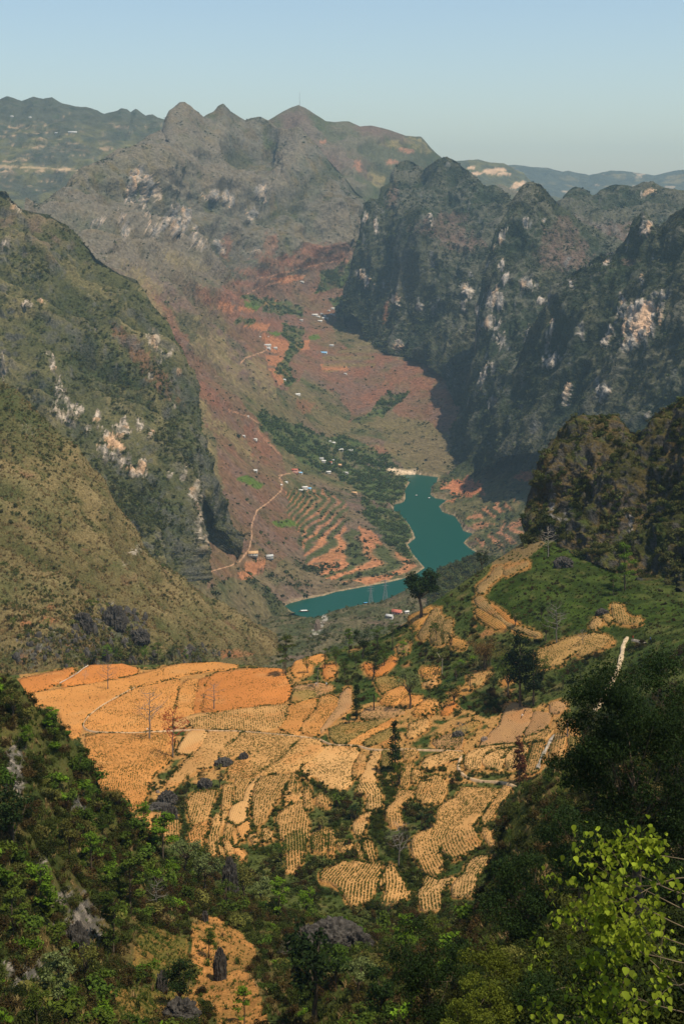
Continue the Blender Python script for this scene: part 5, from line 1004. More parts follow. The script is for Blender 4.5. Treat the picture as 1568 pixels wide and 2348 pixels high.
for nm, cnt, k in (('karst_towers', 9000, 3.8), ('karst_peak', 7000, 3.3), ('karst_wall', 9000, 2.8), ('karst_back', 2500, 4)):
    L = LAYERS[nm]; q, i = pick(L, cnt, inview(L) * (clumpy(L.P, 50, 4) + .15) * (L.col[:, 0] < .12)); qs.append(q); ss.append(np.clip(rng.lognormal(-.35, .5, cnt), .25, 2) * k)
scatter('karst_scrub', np.concatenate(qs), np.concatenate(ss), FARB_, 'dark green scrub clinging to the karst walls on the right')
L = LAYERS['lakeside']; q, i = pick(L, 2500, inview(L) * (L.P[:, 2] > LAKE_Z + 2.5) * (clumpy(L.P, 40, 4) + .1)); scatter('lakeside_scrub', q, rng.uniform(1.5, 4.5, len(q)), FARB_, 'scrub on the slope right of the lake')
L = LAYERS['left_ridge']; q, i = pick(L, 13500, inview(L) * (L.green * 1.5 + clumpy(L.P, 30, 5) * .6 + .08) * (L.col[:, 0] < .2)); scatter('left_ridge_scrub', q, np.clip(rng.lognormal(.35, .5, len(q)), .6, 4.5), HILL_, 'green scrub on the high left ridge')
L = LAYERS['left_slope']; q, i = pick(L, 8000, inview(L) * (L.green * 1.6 + clumpy(L.P, 14, 6) * .5 + .05)); scatter('left_slope_scrub', q, np.clip(rng.lognormal(-.2, .5, len(q)), .3, 3), HILL_, 'low bushes on the grassy left slope')
TUFT_D = [tuft_mesh('dry_grass_tuft', s, 14, 'drygrass') for s in (1, 2)]
q, i = pick(L, 16000, inview(L) * (clumpy(L.P, 25, 9) + .35)); scatter('dry_grass', q, rng.uniform(.8, 2.2, len(q)), TUFT_D, 'dry tan grass on the left slope')
L = LAYERS['gorge_shoulder']; q, i = pick(L, 3500, inview(L) * (clumpy(L.P, 30, 6) + .3 + 2 * (L.sx > 985))); scatter('shoulder_scrub', q, np.where(L.sx[i] > 985, rng.uniform(3, 6, len(q)), rng.uniform(1, 2.6, len(q))), HILL_, 'scrub and woods on the shoulder above the lake')
L = LAYERS['crag']; q, i = pick(L, 3300, inview(L) * (clumpy(L.P, 14, 6) + .06)); scatter('crag_scrub', q, rng.uniform(.6, 2.2, len(q)), HILL_ + THICK_[:2], 'bushes growing over the limestone crag')
# bench: bushes, weeds and grass outside the parcels
def off_parcels(px, py, m=1.0):
    k = np.ones(len(px), bool)
    for p in PAR: k &= ~inpoly(px, py, p)
    return k
px = rng.uniform(20, 1600, 26000); py = rng.uniform(1230, 2170, 26000); k = off_parcels(px, py); px, py = px[k], py[k]
W = lay(BEN, px, py); ok = py > np.interp(px, [a[0] for a in bl[-1]], [a[1] for a in bl[-1]]) + 3; W, px, py = W[ok], px[ok], py[ok]
d = np.full(len(px), 1e9)
for p in PAR: d = np.minimum(d, polydist(px, py, p))
nb_ = fbm(W, 16, 3, seed=8); dpath = np.minimum(polydist(px, py, zz('I', [(1455,838),(1415,885),(1420,940),(1400,1020),(1375,1100),(1340,1180),(1300,1240),(1260,1310),(1230,1400)]), False), polydist(px, py, PATH1, False)); bush = (d > 9) & (nb_ > .0) & (dpath > 12); spur = (px > 1100) & (py < 1470)
infz = inpoly(px, py, [(40,1545),(640,1530),(690,1560),(800,1615),(950,1605),(1050,1615),(1110,1645),(1290,1600),(1340,1700),(1200,1795),(1100,1800),(1000,1790),(800,1785),(640,1790),(520,1790),(420,1800),(330,1850),(300,1870),(150,1650)])
sel = bush & (rng.random(len(px)) < np.where(spur, .5, np.where(infz, .22, .75))) & ~(infz & (nb_ < .15))
scatter('bench_bushes', W[sel], rng.uniform(.6, 1.7, sel.sum()) * np.where(spur[sel], .6, 1), THICK_ + HILL_[:2], 'green bushes and weeds between the terraced fields')
TUFT_W = [tuft_mesh('weed_tuft', s, 22, 'weed', .9, .55) for s in (1, 2, 3)]
TF = np.concatenate(TUFTS); keepg = ~sel & (dpath > 6) & (~infz | (rng.random(len(px)) < .45)); W2 = np.concatenate([W[keepg], TF]); scatter('bank_grass', W2, np.concatenate([rng.uniform(.45, 1.15, keepg.sum()), rng.uniform(.3, .75, len(TF))]), TUFT_W, 'grass and weeds on the terrace banks')
SEED_ = [tuft_mesh('seedling', s, 9, 'crop', .8, .5) for s in (5, 6)]
Q = np.concatenate(PLANTS); scatter('crop_seedlings', Q, rng.uniform(.25, .5, len(Q)), SEED_, 'rows of young maize on the ploughed terraces')
# hedges and overgrown banks between the terraces
HEDGES = [('C', [(490,200),(500,380),(510,560),(530,720)], 5, .8), ('C', [(760,430),(745,560),(705,690),(720,790)], 3, .6), ('C', [(1125,210),(1100,330),(1085,440),(1120,560)], 4, .7), ('C', [(1440,170),(1400,310),(1340,420),(1250,470)], 6, .8), ('C', [(250,450),(250,600)], 3, .6), ('C', [(835,200),(830,330),(790,400)], 4, .7), ('C', [(1340,480),(1340,600)], 4, .7), ('C', [(1120,600),(1180,760),(1300,760)], 7, .9),
  ('D', [(140,640),(220,720),(300,770),(400,830),(490,900)], 6, .9), ('D', [(1060,560),(1080,700),(1130,820),(1190,900),(1130,1000),(1060,1090),(1010,1200),(960,1330),(900,1450)], 10, 1.0), ('D', [(1210,520),(1220,700),(1200,830)], 6, .9), ('D', [(770,560),(745,620)], 2, .6), ('D', [(300,800),(320,960)], 3, .6), ('D', [(190,880),(200,1040)], 3, .6), ('D', [(560,1250),(540,1400)], 5, .8), ('D', [(1450,700),(1560,760),(1568,900)], 5, .8), ('D', [(940,490),(910,570)], 2, .6),
  ('E', [(560,130),(600,260),(650,340),(760,420),(830,520),(930,600),(880,700)], 11, 1.0), ('E', [(1120,560),(1170,480),(1300,455),(1450,370)], 5, .8), ('E', [(1390,180),(1400,260)], 5, .8), ('E', [(1180,640),(1130,720),(1130,860)], 5, .7), ('E', [(460,340),(500,440),(540,500)], 2, .6), ('E', [(640,620),(650,720)], 2, .6), ('E', [(200,540),(330,440),(420,400)], 7, .8), ('E', [(880,740),(880,850)], 4, .7), ('E', [(1090,400),(1140,470)], 4, .7), ('E', [(1390,620),(1385,740)], 2, .6),
  ('B', [(225,200),(165,290),(148,400),(125,520),(115,600)], 1.2, .5), ('B', [(330,200),(308,280),(298,380),(285,465)], .9, .45), ('B', [(440,170),(400,230),(388,330),(360,440)], 1, .45), ('B', [(770,105),(720,190),(680,290),(610,360),(560,430)], .8, .4), ('B', [(1100,150),(1160,210),(1180,270),(1140,390),(1105,520),(1040,620)], 2.4, .6), ('B', [(420,110),(700,85),(1000,80)], 1.4, .5), ('B', [(0,205),(140,165),(230,140),(400,118)], 1, .45), ('B', [(240,590),(400,610),(620,625)], 1.2, .5), ('B', [(1230,600),(1225,660)], 2, .6), ('B', [(1400,690),(1480,700),(1500,740)], 2.5, .6), ('B', [(200,700),(150,800)], 3, .6), ('B', [(280,850),(180,960),(60,1060)], 3, .6), ('B', [(480,660),(460,730)], .8, .4), ('B', [(1380,450),(1270,570)], .7, .4), ('B', [(1180,780),(1000,900),(800,1040)], .9, .4), ('B', [(740,700),(620,800)], 1, .4),
  ('A', [(690,640),(720,680),(900,660),(1180,655),(1400,640),(1520,625)], 1.4, .5), ('A', [(540,238),(680,225),(800,208),(960,185)], 1.2, .5), ('A', [(250,315),(400,270),(520,205)], 1.6, .5), ('A', [(840,285),(870,290),(960,272),(1100,255)], .7, .4), ('A', [(1390,1020),(1340,1100),(1330,1190)], 6, .7), ('A', [(1310,1190),(1420,1130),(1480,1050),(1540,960)], 7, .7),
  ('G', [(560,580),(620,640),(760,650),(900,650),(1000,640)], 4, .7), ('G', [(700,520),(690,570)], 2, .6), ('G', [(890,500),(890,600)], 2.5, .6), ('G', [(690,430),(850,402),(1000,398),(1100,400)], .8, .4), ('G', [(860,780),(790,880),(720,980)], 1.4, .5), ('G', [(1115,235),(1050,325)], .9, .4), ('G', [(910,120),(860,260),(800,310),(690,420)], 1, .4), ('G', [(1110,420),(1080,500)], 2.5, .5), ('G', [(1230,420),(1190,560)], 2, .5), ('G', [(300,620),(420,600),(480,680)], 6, .8),
  ('H', [(400,560),(480,620),(560,650)], 6, .8), ('H', [(20,660),(60,720),(40,860)], 4, .7), ('H', [(1290,700),(1400,800),(1360,900),(1230,980)], 7, .8), ('H', [(480,800),(490,860)], 2, .6), ('H', [(1250,250),(1300,160)], 1.5, .5), ('H', [(1390,300),(1400,180)], 1.5, .5)]
hp, hs_ = [], []
for z, pts, wd, sz in HEDGES:
    p2 = np.array(zz(z, pts)); sg = np.linalg.norm(np.diff(p2, axis=0), axis=1); m = int(sg.sum() / 10 * (1.6 + wd * .55)); t_ = rng.random(m) * sg.sum(); cs = np.concatenate([[0], np.cumsum(sg)])
    hp.append(np.stack([np.interp(t_, cs, p2[:, 0]), np.interp(t_, cs, p2[:, 1])], -1) + rng.normal(0, 1, (m, 2)) * [wd * .9, wd * .55]); hs_.append(sz * rng.uniform(.4, 1.0, m))
hp = np.concatenate(hp); W3 = lay(BEN, hp[:, 0], hp[:, 1]); W3[:, 2] += .2; scatter('hedge_growth', W3, np.concatenate(hs_), THICK_[:3] + [bush_mesh('hedge_bush', s, 420, .2, 'weed') for s in (31, 32)], 'dark hedges and overgrown banks winding between the terraces')
# near slopes
CROWN_ = [bush_mesh('near_crown', s, 360, .26, lm, .6, .9) for s, lm in ((41, 'mid'), (42, 'mid'), (43, 'bright'), (44, 'olive'))]
L = NEAR; q, i = pick(L, 500, inview(L) * (1 - L.soil) * (1 - L.rock) * (L.P[:, 1] > 130) * (L.sx < 1080) * (clumpy(L.P, 22, 15) + .15)); scatter('hillside_wood', q + [0, 0, .5], np.clip(rng.lognormal(.45, .35, len(q)), .8, 3), CROWN_, 'green tree tops rising out of the near hillside thicket')
L = NEAR; soilfree = (1 - L.soil) * (1 - .75 * L.rock)
w_ = inview(L) * soilfree * (L.sy > 1480) * (L.P[:, 1] > 110); q, i = pick(L, 6200, w_ * (clumpy(L.P, 12, 5) + .45)); scatter('hillside_thicket', q - [0, 0, .15], rng.uniform(.45, 1.75, len(q)), THICK_, 'tangled bushes covering the near hillsides')
q, i = pick(L, 10500, w_ + .15 * inview(L) * L.soil); scatter('hillside_grass', q, rng.uniform(.5, 1.3, len(q)), TUFT_W + TUFT_D[:1], 'grass and weeds between the near bushes')
sl_ = inview(L) * L.soil; q, i = pick(L, 2600, sl_ * (1 + 2.5 * (L.sx < 430))); scatter('near_crop', q, rng.uniform(.3, .6, len(q)), SEED_, 'rows of young plants on the small near plots')
RK_ = []
for k in range(4):
    bm = bmesh.new(); bmesh.ops.create_icosphere(bm, subdivisions=3, radius=1); V_ = np.array([v.co for v in bm.verts]); n_ = fbm(V_ + k * 5.1, .6, 4, (1, 1, 2.2), k, True); V_ = V_ * (1 + .55 * (n_ - .25))[:, None] * [.8, .6, 1.15]
    me = mesh_np('jagged_rock', V_, np.array([[v.index for v in f.verts] for f in bm.faces]), [mat('rock_jagged%d' % k, (.058, .052, .045), .95, .5, 2.5, 1.0)]); bm.free(); RK_.append(me)
L = LAYERS['left_slope']; q, i = pick(L, 520, inview(L) * rk_ls); scatter('rocky_ground', q - [0, 0, .5], np.clip(rng.lognormal(.0, .5, len(q)), .4, 2.6) , RK_, 'dark jagged rocks strewn at the foot of the left slope', (.7, 1.6))
L = NEAR
FINE_ = [bush_mesh('near_bush', s, 2600, .085, 'thicket') for s in (11, 12, 13)]
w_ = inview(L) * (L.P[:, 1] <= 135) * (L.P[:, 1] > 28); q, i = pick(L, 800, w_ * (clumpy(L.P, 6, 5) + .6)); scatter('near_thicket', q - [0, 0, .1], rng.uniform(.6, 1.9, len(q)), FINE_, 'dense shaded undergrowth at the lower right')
# ------------------------------------------------------------------ single trees
T = tree; ORD = ['first','second','third','fourth','fifth','sixth','seventh','eighth','ninth','tenth']
T('bench', 965, 1418, 120, 'round', 'dark', 'large dark round-crowned tree alone on the spur edge before the lake', seed=1, n=4200, leaf=.38, wide=1.22)
T('bench', 655, 1546, 90, 'layered', 'mid', 'tiered green tree at the top right end of the orange mound field', seed=2, n=1800)
T('bench', 650, 1552, 52, 'palm', 'mid', 'fan palm under the tiered tree above the orange field', 'palm', seed=3)
T('bench', 817, 1650, 84, 'column', 'dark', 'dark casuarina-like tree beside the palm among the upper terraces', seed=4)
T('bench', 857, 1632, 58, 'palm', 'mid', 'fan palm right of the dark tree among the upper terraces', 'palm', seed=5)
T('bench', 800, 1660, 32, 'banana', 'mid', 'low banana clump at the foot of the dark tree by the palm', 'banana plant', seed=6)
T('bench', 905, 1770, 120, 'column', 'dark', 'tall narrow dark green tree crossing the footpath amid the fields', seed=7, n=2000)
T('bench', 917, 1800, 60, 'broad', 'mid', 'bushy green tree at the foot of the tall narrow tree', seed=8)
T('bench', 1190, 1792, 112, 'cone', 'rust', 'reddish brown cypress-shaped conifer on the curved terraces', 'conifer', seed=9, n=2200)
T('bench', 1192, 1622, 175, 'pine', 'dark', 'tallest dark pine of the shaded grove above the brown field', 'conifer', seed=10, n=2600)
T('bench', 1222, 1618, 130, 'pine', 'dark', 'shorter dark pine on the right of the shaded grove', 'conifer', seed=11, n=2000)
T('bench', 1165, 1600, 105, 'broad', 'mid', 'dark broadleaf tree left of the tallest pine', seed=12)
T('bench', 1110, 1535, 100, 'bamboo', 'brown', 'big brownish bamboo clump below the spur terraces', 'bamboo', seed=13, n=2400, leaf=.4)
T('bench', 1150, 1530, 70, 'bamboo', 'olive', 'smaller olive bamboo clump right of the brownish one', 'bamboo', seed=14, n=1600, leaf=.4)
T('bench', 1013, 1545, 68, 'sparse', 'olive', 'slim tree with a whitish trunk and thin yellow-green crown', seed=15, bark=PBARK, n=700)
T('bench', 729, 1578, 62, 'sparse', 'mid', 'young tree with a pale bare trunk behind two field workers', seed=16, bark=PBARK, n=700)
T('bench', 940, 1625, 92, 'spread', 'pale', 'pale green spreading tree shading the orange plots', seed=17, n=1700)
for k, (x, y, h, ki, lm, lb) in enumerate([(832,1510,80,'broad','dark','darkest rounded tree in the copse above the red earth bank'),(800,1500,62,'layered','bright','bright tiered tree at the left end of the copse'),(865,1500,66,'layered','mid','tiered tree in the middle of the copse on the ridge'),(900,1490,62,'layered','mid','tiered tree at the right end of the copse on the ridge'),(770,1525,48,'broad','mid','low round tree left of the copse above the red earth bank'),(855,1560,60,'broad','dark','shaded tree standing on the red earth bank below the copse'),(790,1560,48,'layered','mid','small tiered tree left of the red earth bank'),(945,1475,40,'layered','mid','small tiered tree at the foot of the ridge terraces'),(1000,1470,46,'spread','mid','spreading tree below the ridge terraces'),(1035,1480,34,'broad','dark','dark bush-like tree beside the brown bamboo')]):
    T('bench', x, y, h, ki, lm, lb, seed=20 + k, n=1300)
for k, (x, y, h, ki, lm, lb) in enumerate([(705,1545,44,'broad','mid','round tree on the orange knoll right of the tiered tree'),(745,1535,50,'layered','mid','tiered tree on the ridge edge above the red bank, left side'),(815,1535,46,'broad','mid','round tree in front of the darkest copse tree'),(880,1530,52,'broad','mid','round tree at the right of the red earth bank'),(925,1515,50,'layered','bright','bright tiered tree above the pale spreading tree'),(975,1515,44,'broad','dark','dark round tree between the copse and the white-trunked tree'),(1045,1560,42,'broad','mid','round tree beside the banana row'),(985,1600,40,'broad','dark','dark round tree right of the pale spreading tree'),(1130,1590,60,'broad','dark','dark tree left of the pine grove over the gully'),(1245,1560,60,'broad','mid','round tree right of the pine grove'),(1290,1580,50,'broad','mid','shrubby tree between the pine grove and the stone path'),(1330,1560,44,'layered','mid','tiered tree left of the stone path'),(1240,1420,40,'broad','dark','dark shrubby tree on the green spur slope'),(1180,1440,46,'broad','mid','round tree above the spur terraces end')]):
    T('bench', x, y, h, ki, lm, lb, seed=24 + k % 5, n=1200)
T('bench', 1105, 1312, 56, 'broad', 'dark', 'dark tree on the spur skyline against the lake', seed=31)
T('bench', 1088, 1372, 34, 'broad', 'dark', 'small dark tree below the spur skyline tree', seed=32)
T('bench', 1025, 1395, 30, 'broad', 'mid', 'small green tree among the ridge terraces right of the lone round tree', seed=33)
T('bench', 1155, 1268, 72, 'bare', 'brown', 'tall thin leafless tree on the spur against the lake shore fields', 'bare tree', seed=34, bark=GBARK)
T('bench', 1180, 1262, 40, 'bare', 'brown', 'short leafless sapling right of the tall thin spur tree', 'bare tree', seed=35, bark=GBARK)
T('bench', 1256, 1276, 68, 'bare', 'brown', 'pale dead tree standing before the crag foot', 'bare tree', seed=36, bark=PBARK)
T('bench', 1432, 1352, 110, 'layered', 'bright', 'tall bright tiered tree on the green slope below the crag', seed=37, n=1800)
T('bench', 1405, 1365, 52, 'layered', 'mid', 'shorter tiered tree left of the tall bright one below the crag', seed=38)
T('bench', 1530, 1312, 86, 'layered', 'mid', 'tiered tree under the crag near the right edge', seed=39, n=1600)
T('bench', 1250, 1470, 58, 'broad', 'mid', 'round tree at the left tip of the tan spur field', seed=40)
T('bench', 1335, 1480, 40, 'bare', 'brown', 'thin leafless tree on the tan spur field', 'bare tree', seed=41, bark=GBARK)
T('bench', 1275, 1475, 95, 'bare', 'brown', 'slender leafless tree rising over the green spur slope', 'bare tree', seed=42, bark=GBARK)
T('bench', 344, 1696, 116, 'bare', 'brown', 'tall grey leafless kapok-like tree beside the footpath', 'bare tree', seed=43, bark=GBARK)
T('bench', 397, 1736, 106, 'bare', 'red', 'leafless tree with red blossom at the top and a long trunk', 'bare tree', seed=44, bark=GBARK)
T('bench', 248, 1582, 66, 'bare', 'brown', 'leafless tree inside the small stone loop on the upper left field', 'bare tree', seed=45, bark=GBARK)
T('bench', 491, 1628, 64, 'bare', 'brown', 'leafless round-headed tree on the orange mound', 'bare tree', seed=46, bark=GBARK, wide=1.25)
T('bench', 196, 1562, 26, 'bare', 'brown', 'small leafless tree on the red field by the stone wall', 'bare tree', seed=47, bark=PBARK)
T('bench', 172, 1556, 28, 'sparse', 'mid', 'small leafy tree left of the stone wall', seed=48, n=500)
T('bench', 302, 1590, 22, 'broad', 'mid', 'dark bush at the upper end of the curved footpath', 'bush', seed=49, n=700, name='shrub')
T('bench', 207, 1606, 14, 'broad', 'mid', 'small bush alone in the upper left field', 'bush', seed=50, n=400, name='shrub')
T('bench', 362, 1552, 14, 'broad', 'mid', 'small bush alone near the top edge of the fields', 'bush', seed=50, n=400, name='shrub')
for k, (x, y, h, lb) in enumerate([(462,1800,36,'round dark bush-tree above the grey field rocks'),(505,1806,42,'spreading dark tree right of the grey field rocks'),(430,1795,22,'small bush left of the round bush-tree by the rocks'),(428,1830,38,'dark tree beside the lower field rocks')]):
    T('bench', x, y, h, 'broad', 'dark' if k != 2 else 'mid', lb, seed=52 + k, n=1100)
for k, (x, y, h, lb) in enumerate([(778,1850,44,'upright banana plant at the corner of the big curved field'),(812,1880,50,'large dark banana clump right of the upright one'),(735,1905,46,'yellowing banana clump on the middle terraces'),(975,1900,54,'shaded banana clump left of the broad striped field'),(800,1940,36,'banana clump above the lower green terraces'),(1085,1520,26,'row of pale banana plants under the bamboo'),(1060,1528,24,'small banana plant left of the pale row')]):
    T('bench', x, y, h, 'banana', ('mid', 'dark', 'olive', 'dark', 'mid', 'bright', 'bright')[k], lb, 'banana plant', seed=60 + k, name='banana_plant')
T('bench', 1300, 1690, 62, 'spread', 'mid', 'thin spreading tree beside the shaded striped plot', seed=68, n=900, bark=GBARK)
T('bench', 1078, 1585, 46, 'layered', 'mid', 'tiered tree over the orange gully left of the pine grove', seed=69)
T('bench', 1040, 1620, 52, 'broad', 'dark', 'dark tree at the head of the orange gully', seed=70)
T('bench', 1000, 1720, 46, 'sparse', 'mid', 'slim tree on the weedy plot above the footpath', seed=71, n=500)
T('bench', 1058, 1705, 52, 'bare', 'brown', 'thin grey pole-like tree on the weedy plot', 'bare tree', seed=72, bark=GBARK)
T('bench', 915, 1990, 105, 'bare', 'brown', 'tall thin leafless tree at the left edge of the broad striped field', 'bare tree', seed=73, bark=GBARK)
T('bench', 645, 1985, 60, 'broad', 'mid', 'bushy green tree at the lower end of the striped terraces', seed=74)
T('bench', 1155, 2105, 46, 'broad', 'pale', 'pale green tree at the foot of the last right terrace', seed=75)
T('bench', 890, 2110, 50, 'spread', 'pale', 'pale spreading tree below the triangular terrace', seed=76)
# trees on the left slope and behind the fields
T('left_slope', 213, 1412, 40, 'spread', 'mid', 'spreading green tree above the dark rocks on the left slope', seed=80)
for k, (x, y, h) in enumerate([(190,1532,34),(215,1530,40),(245,1522,46),(272,1526,40),(300,1524,48),(332,1522,44),(362,1520,48),(395,1522,44),(425,1524,36),(150,1528,26)]):
    T('left_slope', x, y, h, ('layered', 'broad')[k % 2], ('mid', 'dark', 'bright')[k % 3], ORD[sorted([190,215,245,272,300,332,362,395,425,150]).index(x)] + ' tree from the left in the belt behind the upper left fields', group='tree belt behind the upper fields', seed=82 + k % 4, n=1100)
T('left_slope', 428, 1520, 40, 'bare', 'brown', 'white leafless tree at the right end of the tree belt', 'bare tree', seed=86, bark=PBARK)
for k, (x, y, h) in enumerate([(30,1440,28),(60,1470,30),(110,1440,26),(18,1400,26)]):
    T('left_slope', x, y, h, 'broad', ('bright', 'mid')[k % 2], ('lowest bright bush near the left edge under the left slope', 'bush at the corner of the rocky ground by the red field', 'bush left of the jagged rocks on the left slope', 'highest bright bush at the left edge of the left slope')[k], 'bush', 'bushes at the rocky foot of the left slope', seed=88 + k % 2, n=700, name='shrub')
T('valley', 416, 668, 38, 'broad', 'dark', 'dark wooded knoll-like tree clump on the red slope beyond the left ridge', seed=90)
# near hillside, left and centre
NL = [(375,1985,95,'layered','bright','bright tiered tree on the hillside just under the striped terraces'),(300,2095,110,'layered','mid','tall tiered tree with a dark trunk over the small red plot'),(425,2010,75,'spread','pale','pale flowering bush-tree right of the bright tiered tree'),(470,2050,75,'spread','pale','pale green spreading tree above the dotted orange plot'),(210,2000,70,'layered','bright','bright flat-topped tree in the middle of the left hillside'),(95,2120,105,'layered','bright','bright tiered tree at the left edge low down'),(30,2160,95,'layered','mid','tiered tree cut by the left edge low down'),(260,2190,110,'layered','mid','tiered tree over the shaded bank beside the dotted plot'),(135,2330,120,'layered','pale','pale tiered tree at the bottom left corner'),(195,2260,80,'broad','olive','olive bush-tree right of the pale rock face'),(410,2318,95,'broad','dark','round dark tree beside the lowest orange plot'),(720,2345,185,'broad','dark','large round dark tree at the bottom centre'),(770,2270,90,'broad','mid','green tree right of the large round one'),(560,2350,70,'layered','bright','bright tree cut by the bottom edge left of centre'),(820,2295,80,'spread','pale','pale lime tree behind the large round tree'),(640,2110,75,'layered','bright','bright tiered tree left of the big dark rock'),(600,2070,60,'spread','pale','whitish flowering tree below the lower terraces'),(930,2195,80,'layered','bright','bright green tree right of the big dark rock'),(1000,2185,70,'broad','mid','round green tree under the narrow lower terraces'),(560,2050,70,'broad','olive','olive tree right of the rock pillar'),(120,1690,55,'layered','bright','bright tiered tree on the skyline of the left hillside'),(30,1650,60,'broad','olive','olive tree at the top left of the near hillside'),(60,1720,50,'broad','bright','bright bush-tree above the pale cliff patch'),(190,1800,60,'broad','mid','green tree on the right skyline of the left hillside'),(30,1960,120,'broad','dark','dense dark green tree at the left edge of the hillside'),(160,1960,70,'broad','olive','olive tree below the middle of the left hillside'),(330,1900,60,'layered','bright','bright tree where the left hillside meets the fields'),(270,1860,45,'broad','olive','olive bush-tree at the edge of the curved field'),(455,2010,60,'broad','mid','green tree beside the dark lane of hedges'),(520,2090,55,'spread','mid','spreading tree just above the dotted orange plot'),(700,2080,55,'broad','bright','bright bush-tree on the grassy edge under the terraces'),(480,2200,55,'layered','mid','small tiered tree on the dotted orange plot'),(360,2090,60,'bare','brown','leafless tree above the dotted orange plot'),(85,2350,75,'broad','mid','green tree cut by the bottom edge at far left'),(660,2205,45,'bare','brown','thin dead tree on the dry slope left of the large round tree'),(870,2345,110,'broad','dark','dark tree at the bottom right of centre'),(960,2290,85,'broad','dark','shaded tree above the bottom centre'),(1050,2240,80,'broad','dark','shaded tree in the hollow under the right slope')]
for k, (x, y, h, ki, lm, lb) in enumerate(NL):
    T('near', x, y, h * 1.35, ki, lm, lb, 'bare tree' if ki == 'bare' else 'tree', seed=100 + k % 9, n=1500 if h > 85 else 1100, leaf=.46, bark=GBARK if ki == 'bare' else None, sink=.4)
# ------------------------------------------------------------------ the big trees close by on the right
def near_tree(label, base, H, crown_c, radii, nclump, nleaf, leaf, lm, seed, clump_r, limbs=9, trunk_r=.25, droop=.3, asp=.5):
    g_ = ground_at(NEAR, CX + F * base[0] / base[1], base[1]); base = (g_[0], g_[1], min(g_[2], base[2] + 3)); r = np.random.default_rng(seed); o = empty('tree', base); tag(o, label, 'tree'); tr = Acc(); cr = Acc(); b0 = np.array(base); cc = np.array(crown_c) - b0; tips = []
    tr.add(*tube([[0, 0, -1], cc * [.2, .2, .3], cc * [.55, .55, .6], cc * [.9, .9, 1.0]], [trunk_r * 1.2, trunk_r, trunk_r * .7, trunk_r * .35], 8)); cs, rs = [], []
    for k in range(nclump):
        d = r.normal(size=3); d /= np.linalg.norm(d); f = r.uniform(.08, 1.0) ** .5; c = cc + d * np.array(radii) * f; cs.append(c); rs.append(clump_r * r.uniform(.6, 1.3))
        if k < limbs * 3: a = cc * [.75, .75, r.uniform(.45, .95)]; tr.add(*tube([a, (a + c) / 2 + r.normal(0, .25, 3) + [0, 0, .15], c], [trunk_r * .2, trunk_r * .12, .015], 5))
    w_ = np.array(rs) ** 2; k = r.choice(nclump, nleaf, p=w_ / w_.sum()); d = r.normal(size=(nleaf, 3)); d /= np.linalg.norm(d, axis=1)[:, None]
    C = np.array(cs)[k] + d * (np.array(rs)[k] * r.random(nleaf) ** .42)[:, None] * [1, 1, .62]; cr.add(*leaves(r, C, leaf, .35, asp, out=d * .6)); obj('trunk', tr.mesh('trunk', BARK, True), o); obj('crown', cr.mesh('crown', LM[lm]), o); return o
def uv(px, py, Y): return unproj(px, py, Y)
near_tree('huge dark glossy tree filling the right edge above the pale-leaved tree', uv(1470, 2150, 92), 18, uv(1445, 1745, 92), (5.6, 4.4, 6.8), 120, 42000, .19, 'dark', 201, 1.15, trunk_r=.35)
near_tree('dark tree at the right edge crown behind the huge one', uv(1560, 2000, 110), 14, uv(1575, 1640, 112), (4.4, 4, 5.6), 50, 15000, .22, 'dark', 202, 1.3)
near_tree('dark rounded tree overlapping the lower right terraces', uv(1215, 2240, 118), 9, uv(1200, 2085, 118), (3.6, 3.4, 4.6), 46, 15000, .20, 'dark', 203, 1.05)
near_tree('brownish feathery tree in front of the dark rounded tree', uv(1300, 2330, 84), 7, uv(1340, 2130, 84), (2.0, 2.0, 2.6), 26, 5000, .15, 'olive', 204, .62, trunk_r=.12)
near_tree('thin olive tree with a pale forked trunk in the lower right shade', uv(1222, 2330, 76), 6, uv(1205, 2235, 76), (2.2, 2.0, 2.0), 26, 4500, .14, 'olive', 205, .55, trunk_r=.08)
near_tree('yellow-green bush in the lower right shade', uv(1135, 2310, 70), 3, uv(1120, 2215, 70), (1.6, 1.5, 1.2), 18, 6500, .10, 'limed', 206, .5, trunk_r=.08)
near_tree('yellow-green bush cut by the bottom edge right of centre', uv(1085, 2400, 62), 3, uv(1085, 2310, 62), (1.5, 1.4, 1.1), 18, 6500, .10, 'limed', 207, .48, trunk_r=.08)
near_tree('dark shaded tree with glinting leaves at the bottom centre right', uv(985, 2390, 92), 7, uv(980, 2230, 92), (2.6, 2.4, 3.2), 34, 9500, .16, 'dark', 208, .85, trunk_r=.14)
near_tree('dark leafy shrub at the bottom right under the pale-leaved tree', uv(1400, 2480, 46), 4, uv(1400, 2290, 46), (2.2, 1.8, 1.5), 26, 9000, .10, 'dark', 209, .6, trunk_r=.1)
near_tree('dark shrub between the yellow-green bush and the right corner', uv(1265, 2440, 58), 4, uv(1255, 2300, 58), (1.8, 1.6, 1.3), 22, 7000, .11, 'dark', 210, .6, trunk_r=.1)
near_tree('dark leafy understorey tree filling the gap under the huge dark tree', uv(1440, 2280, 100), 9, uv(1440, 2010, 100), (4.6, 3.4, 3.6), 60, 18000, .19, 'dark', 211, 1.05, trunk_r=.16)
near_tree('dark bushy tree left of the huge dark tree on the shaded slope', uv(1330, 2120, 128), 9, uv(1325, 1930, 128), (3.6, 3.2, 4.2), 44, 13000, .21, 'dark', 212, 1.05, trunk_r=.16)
near_tree('dark leafy tree at the right edge under the crown behind', uv(1560, 2200, 104), 9, uv(1565, 1930, 104), (4.2, 3.4, 4.2), 54, 15000, .20, 'dark', 213, 1.05, trunk_r=.16)
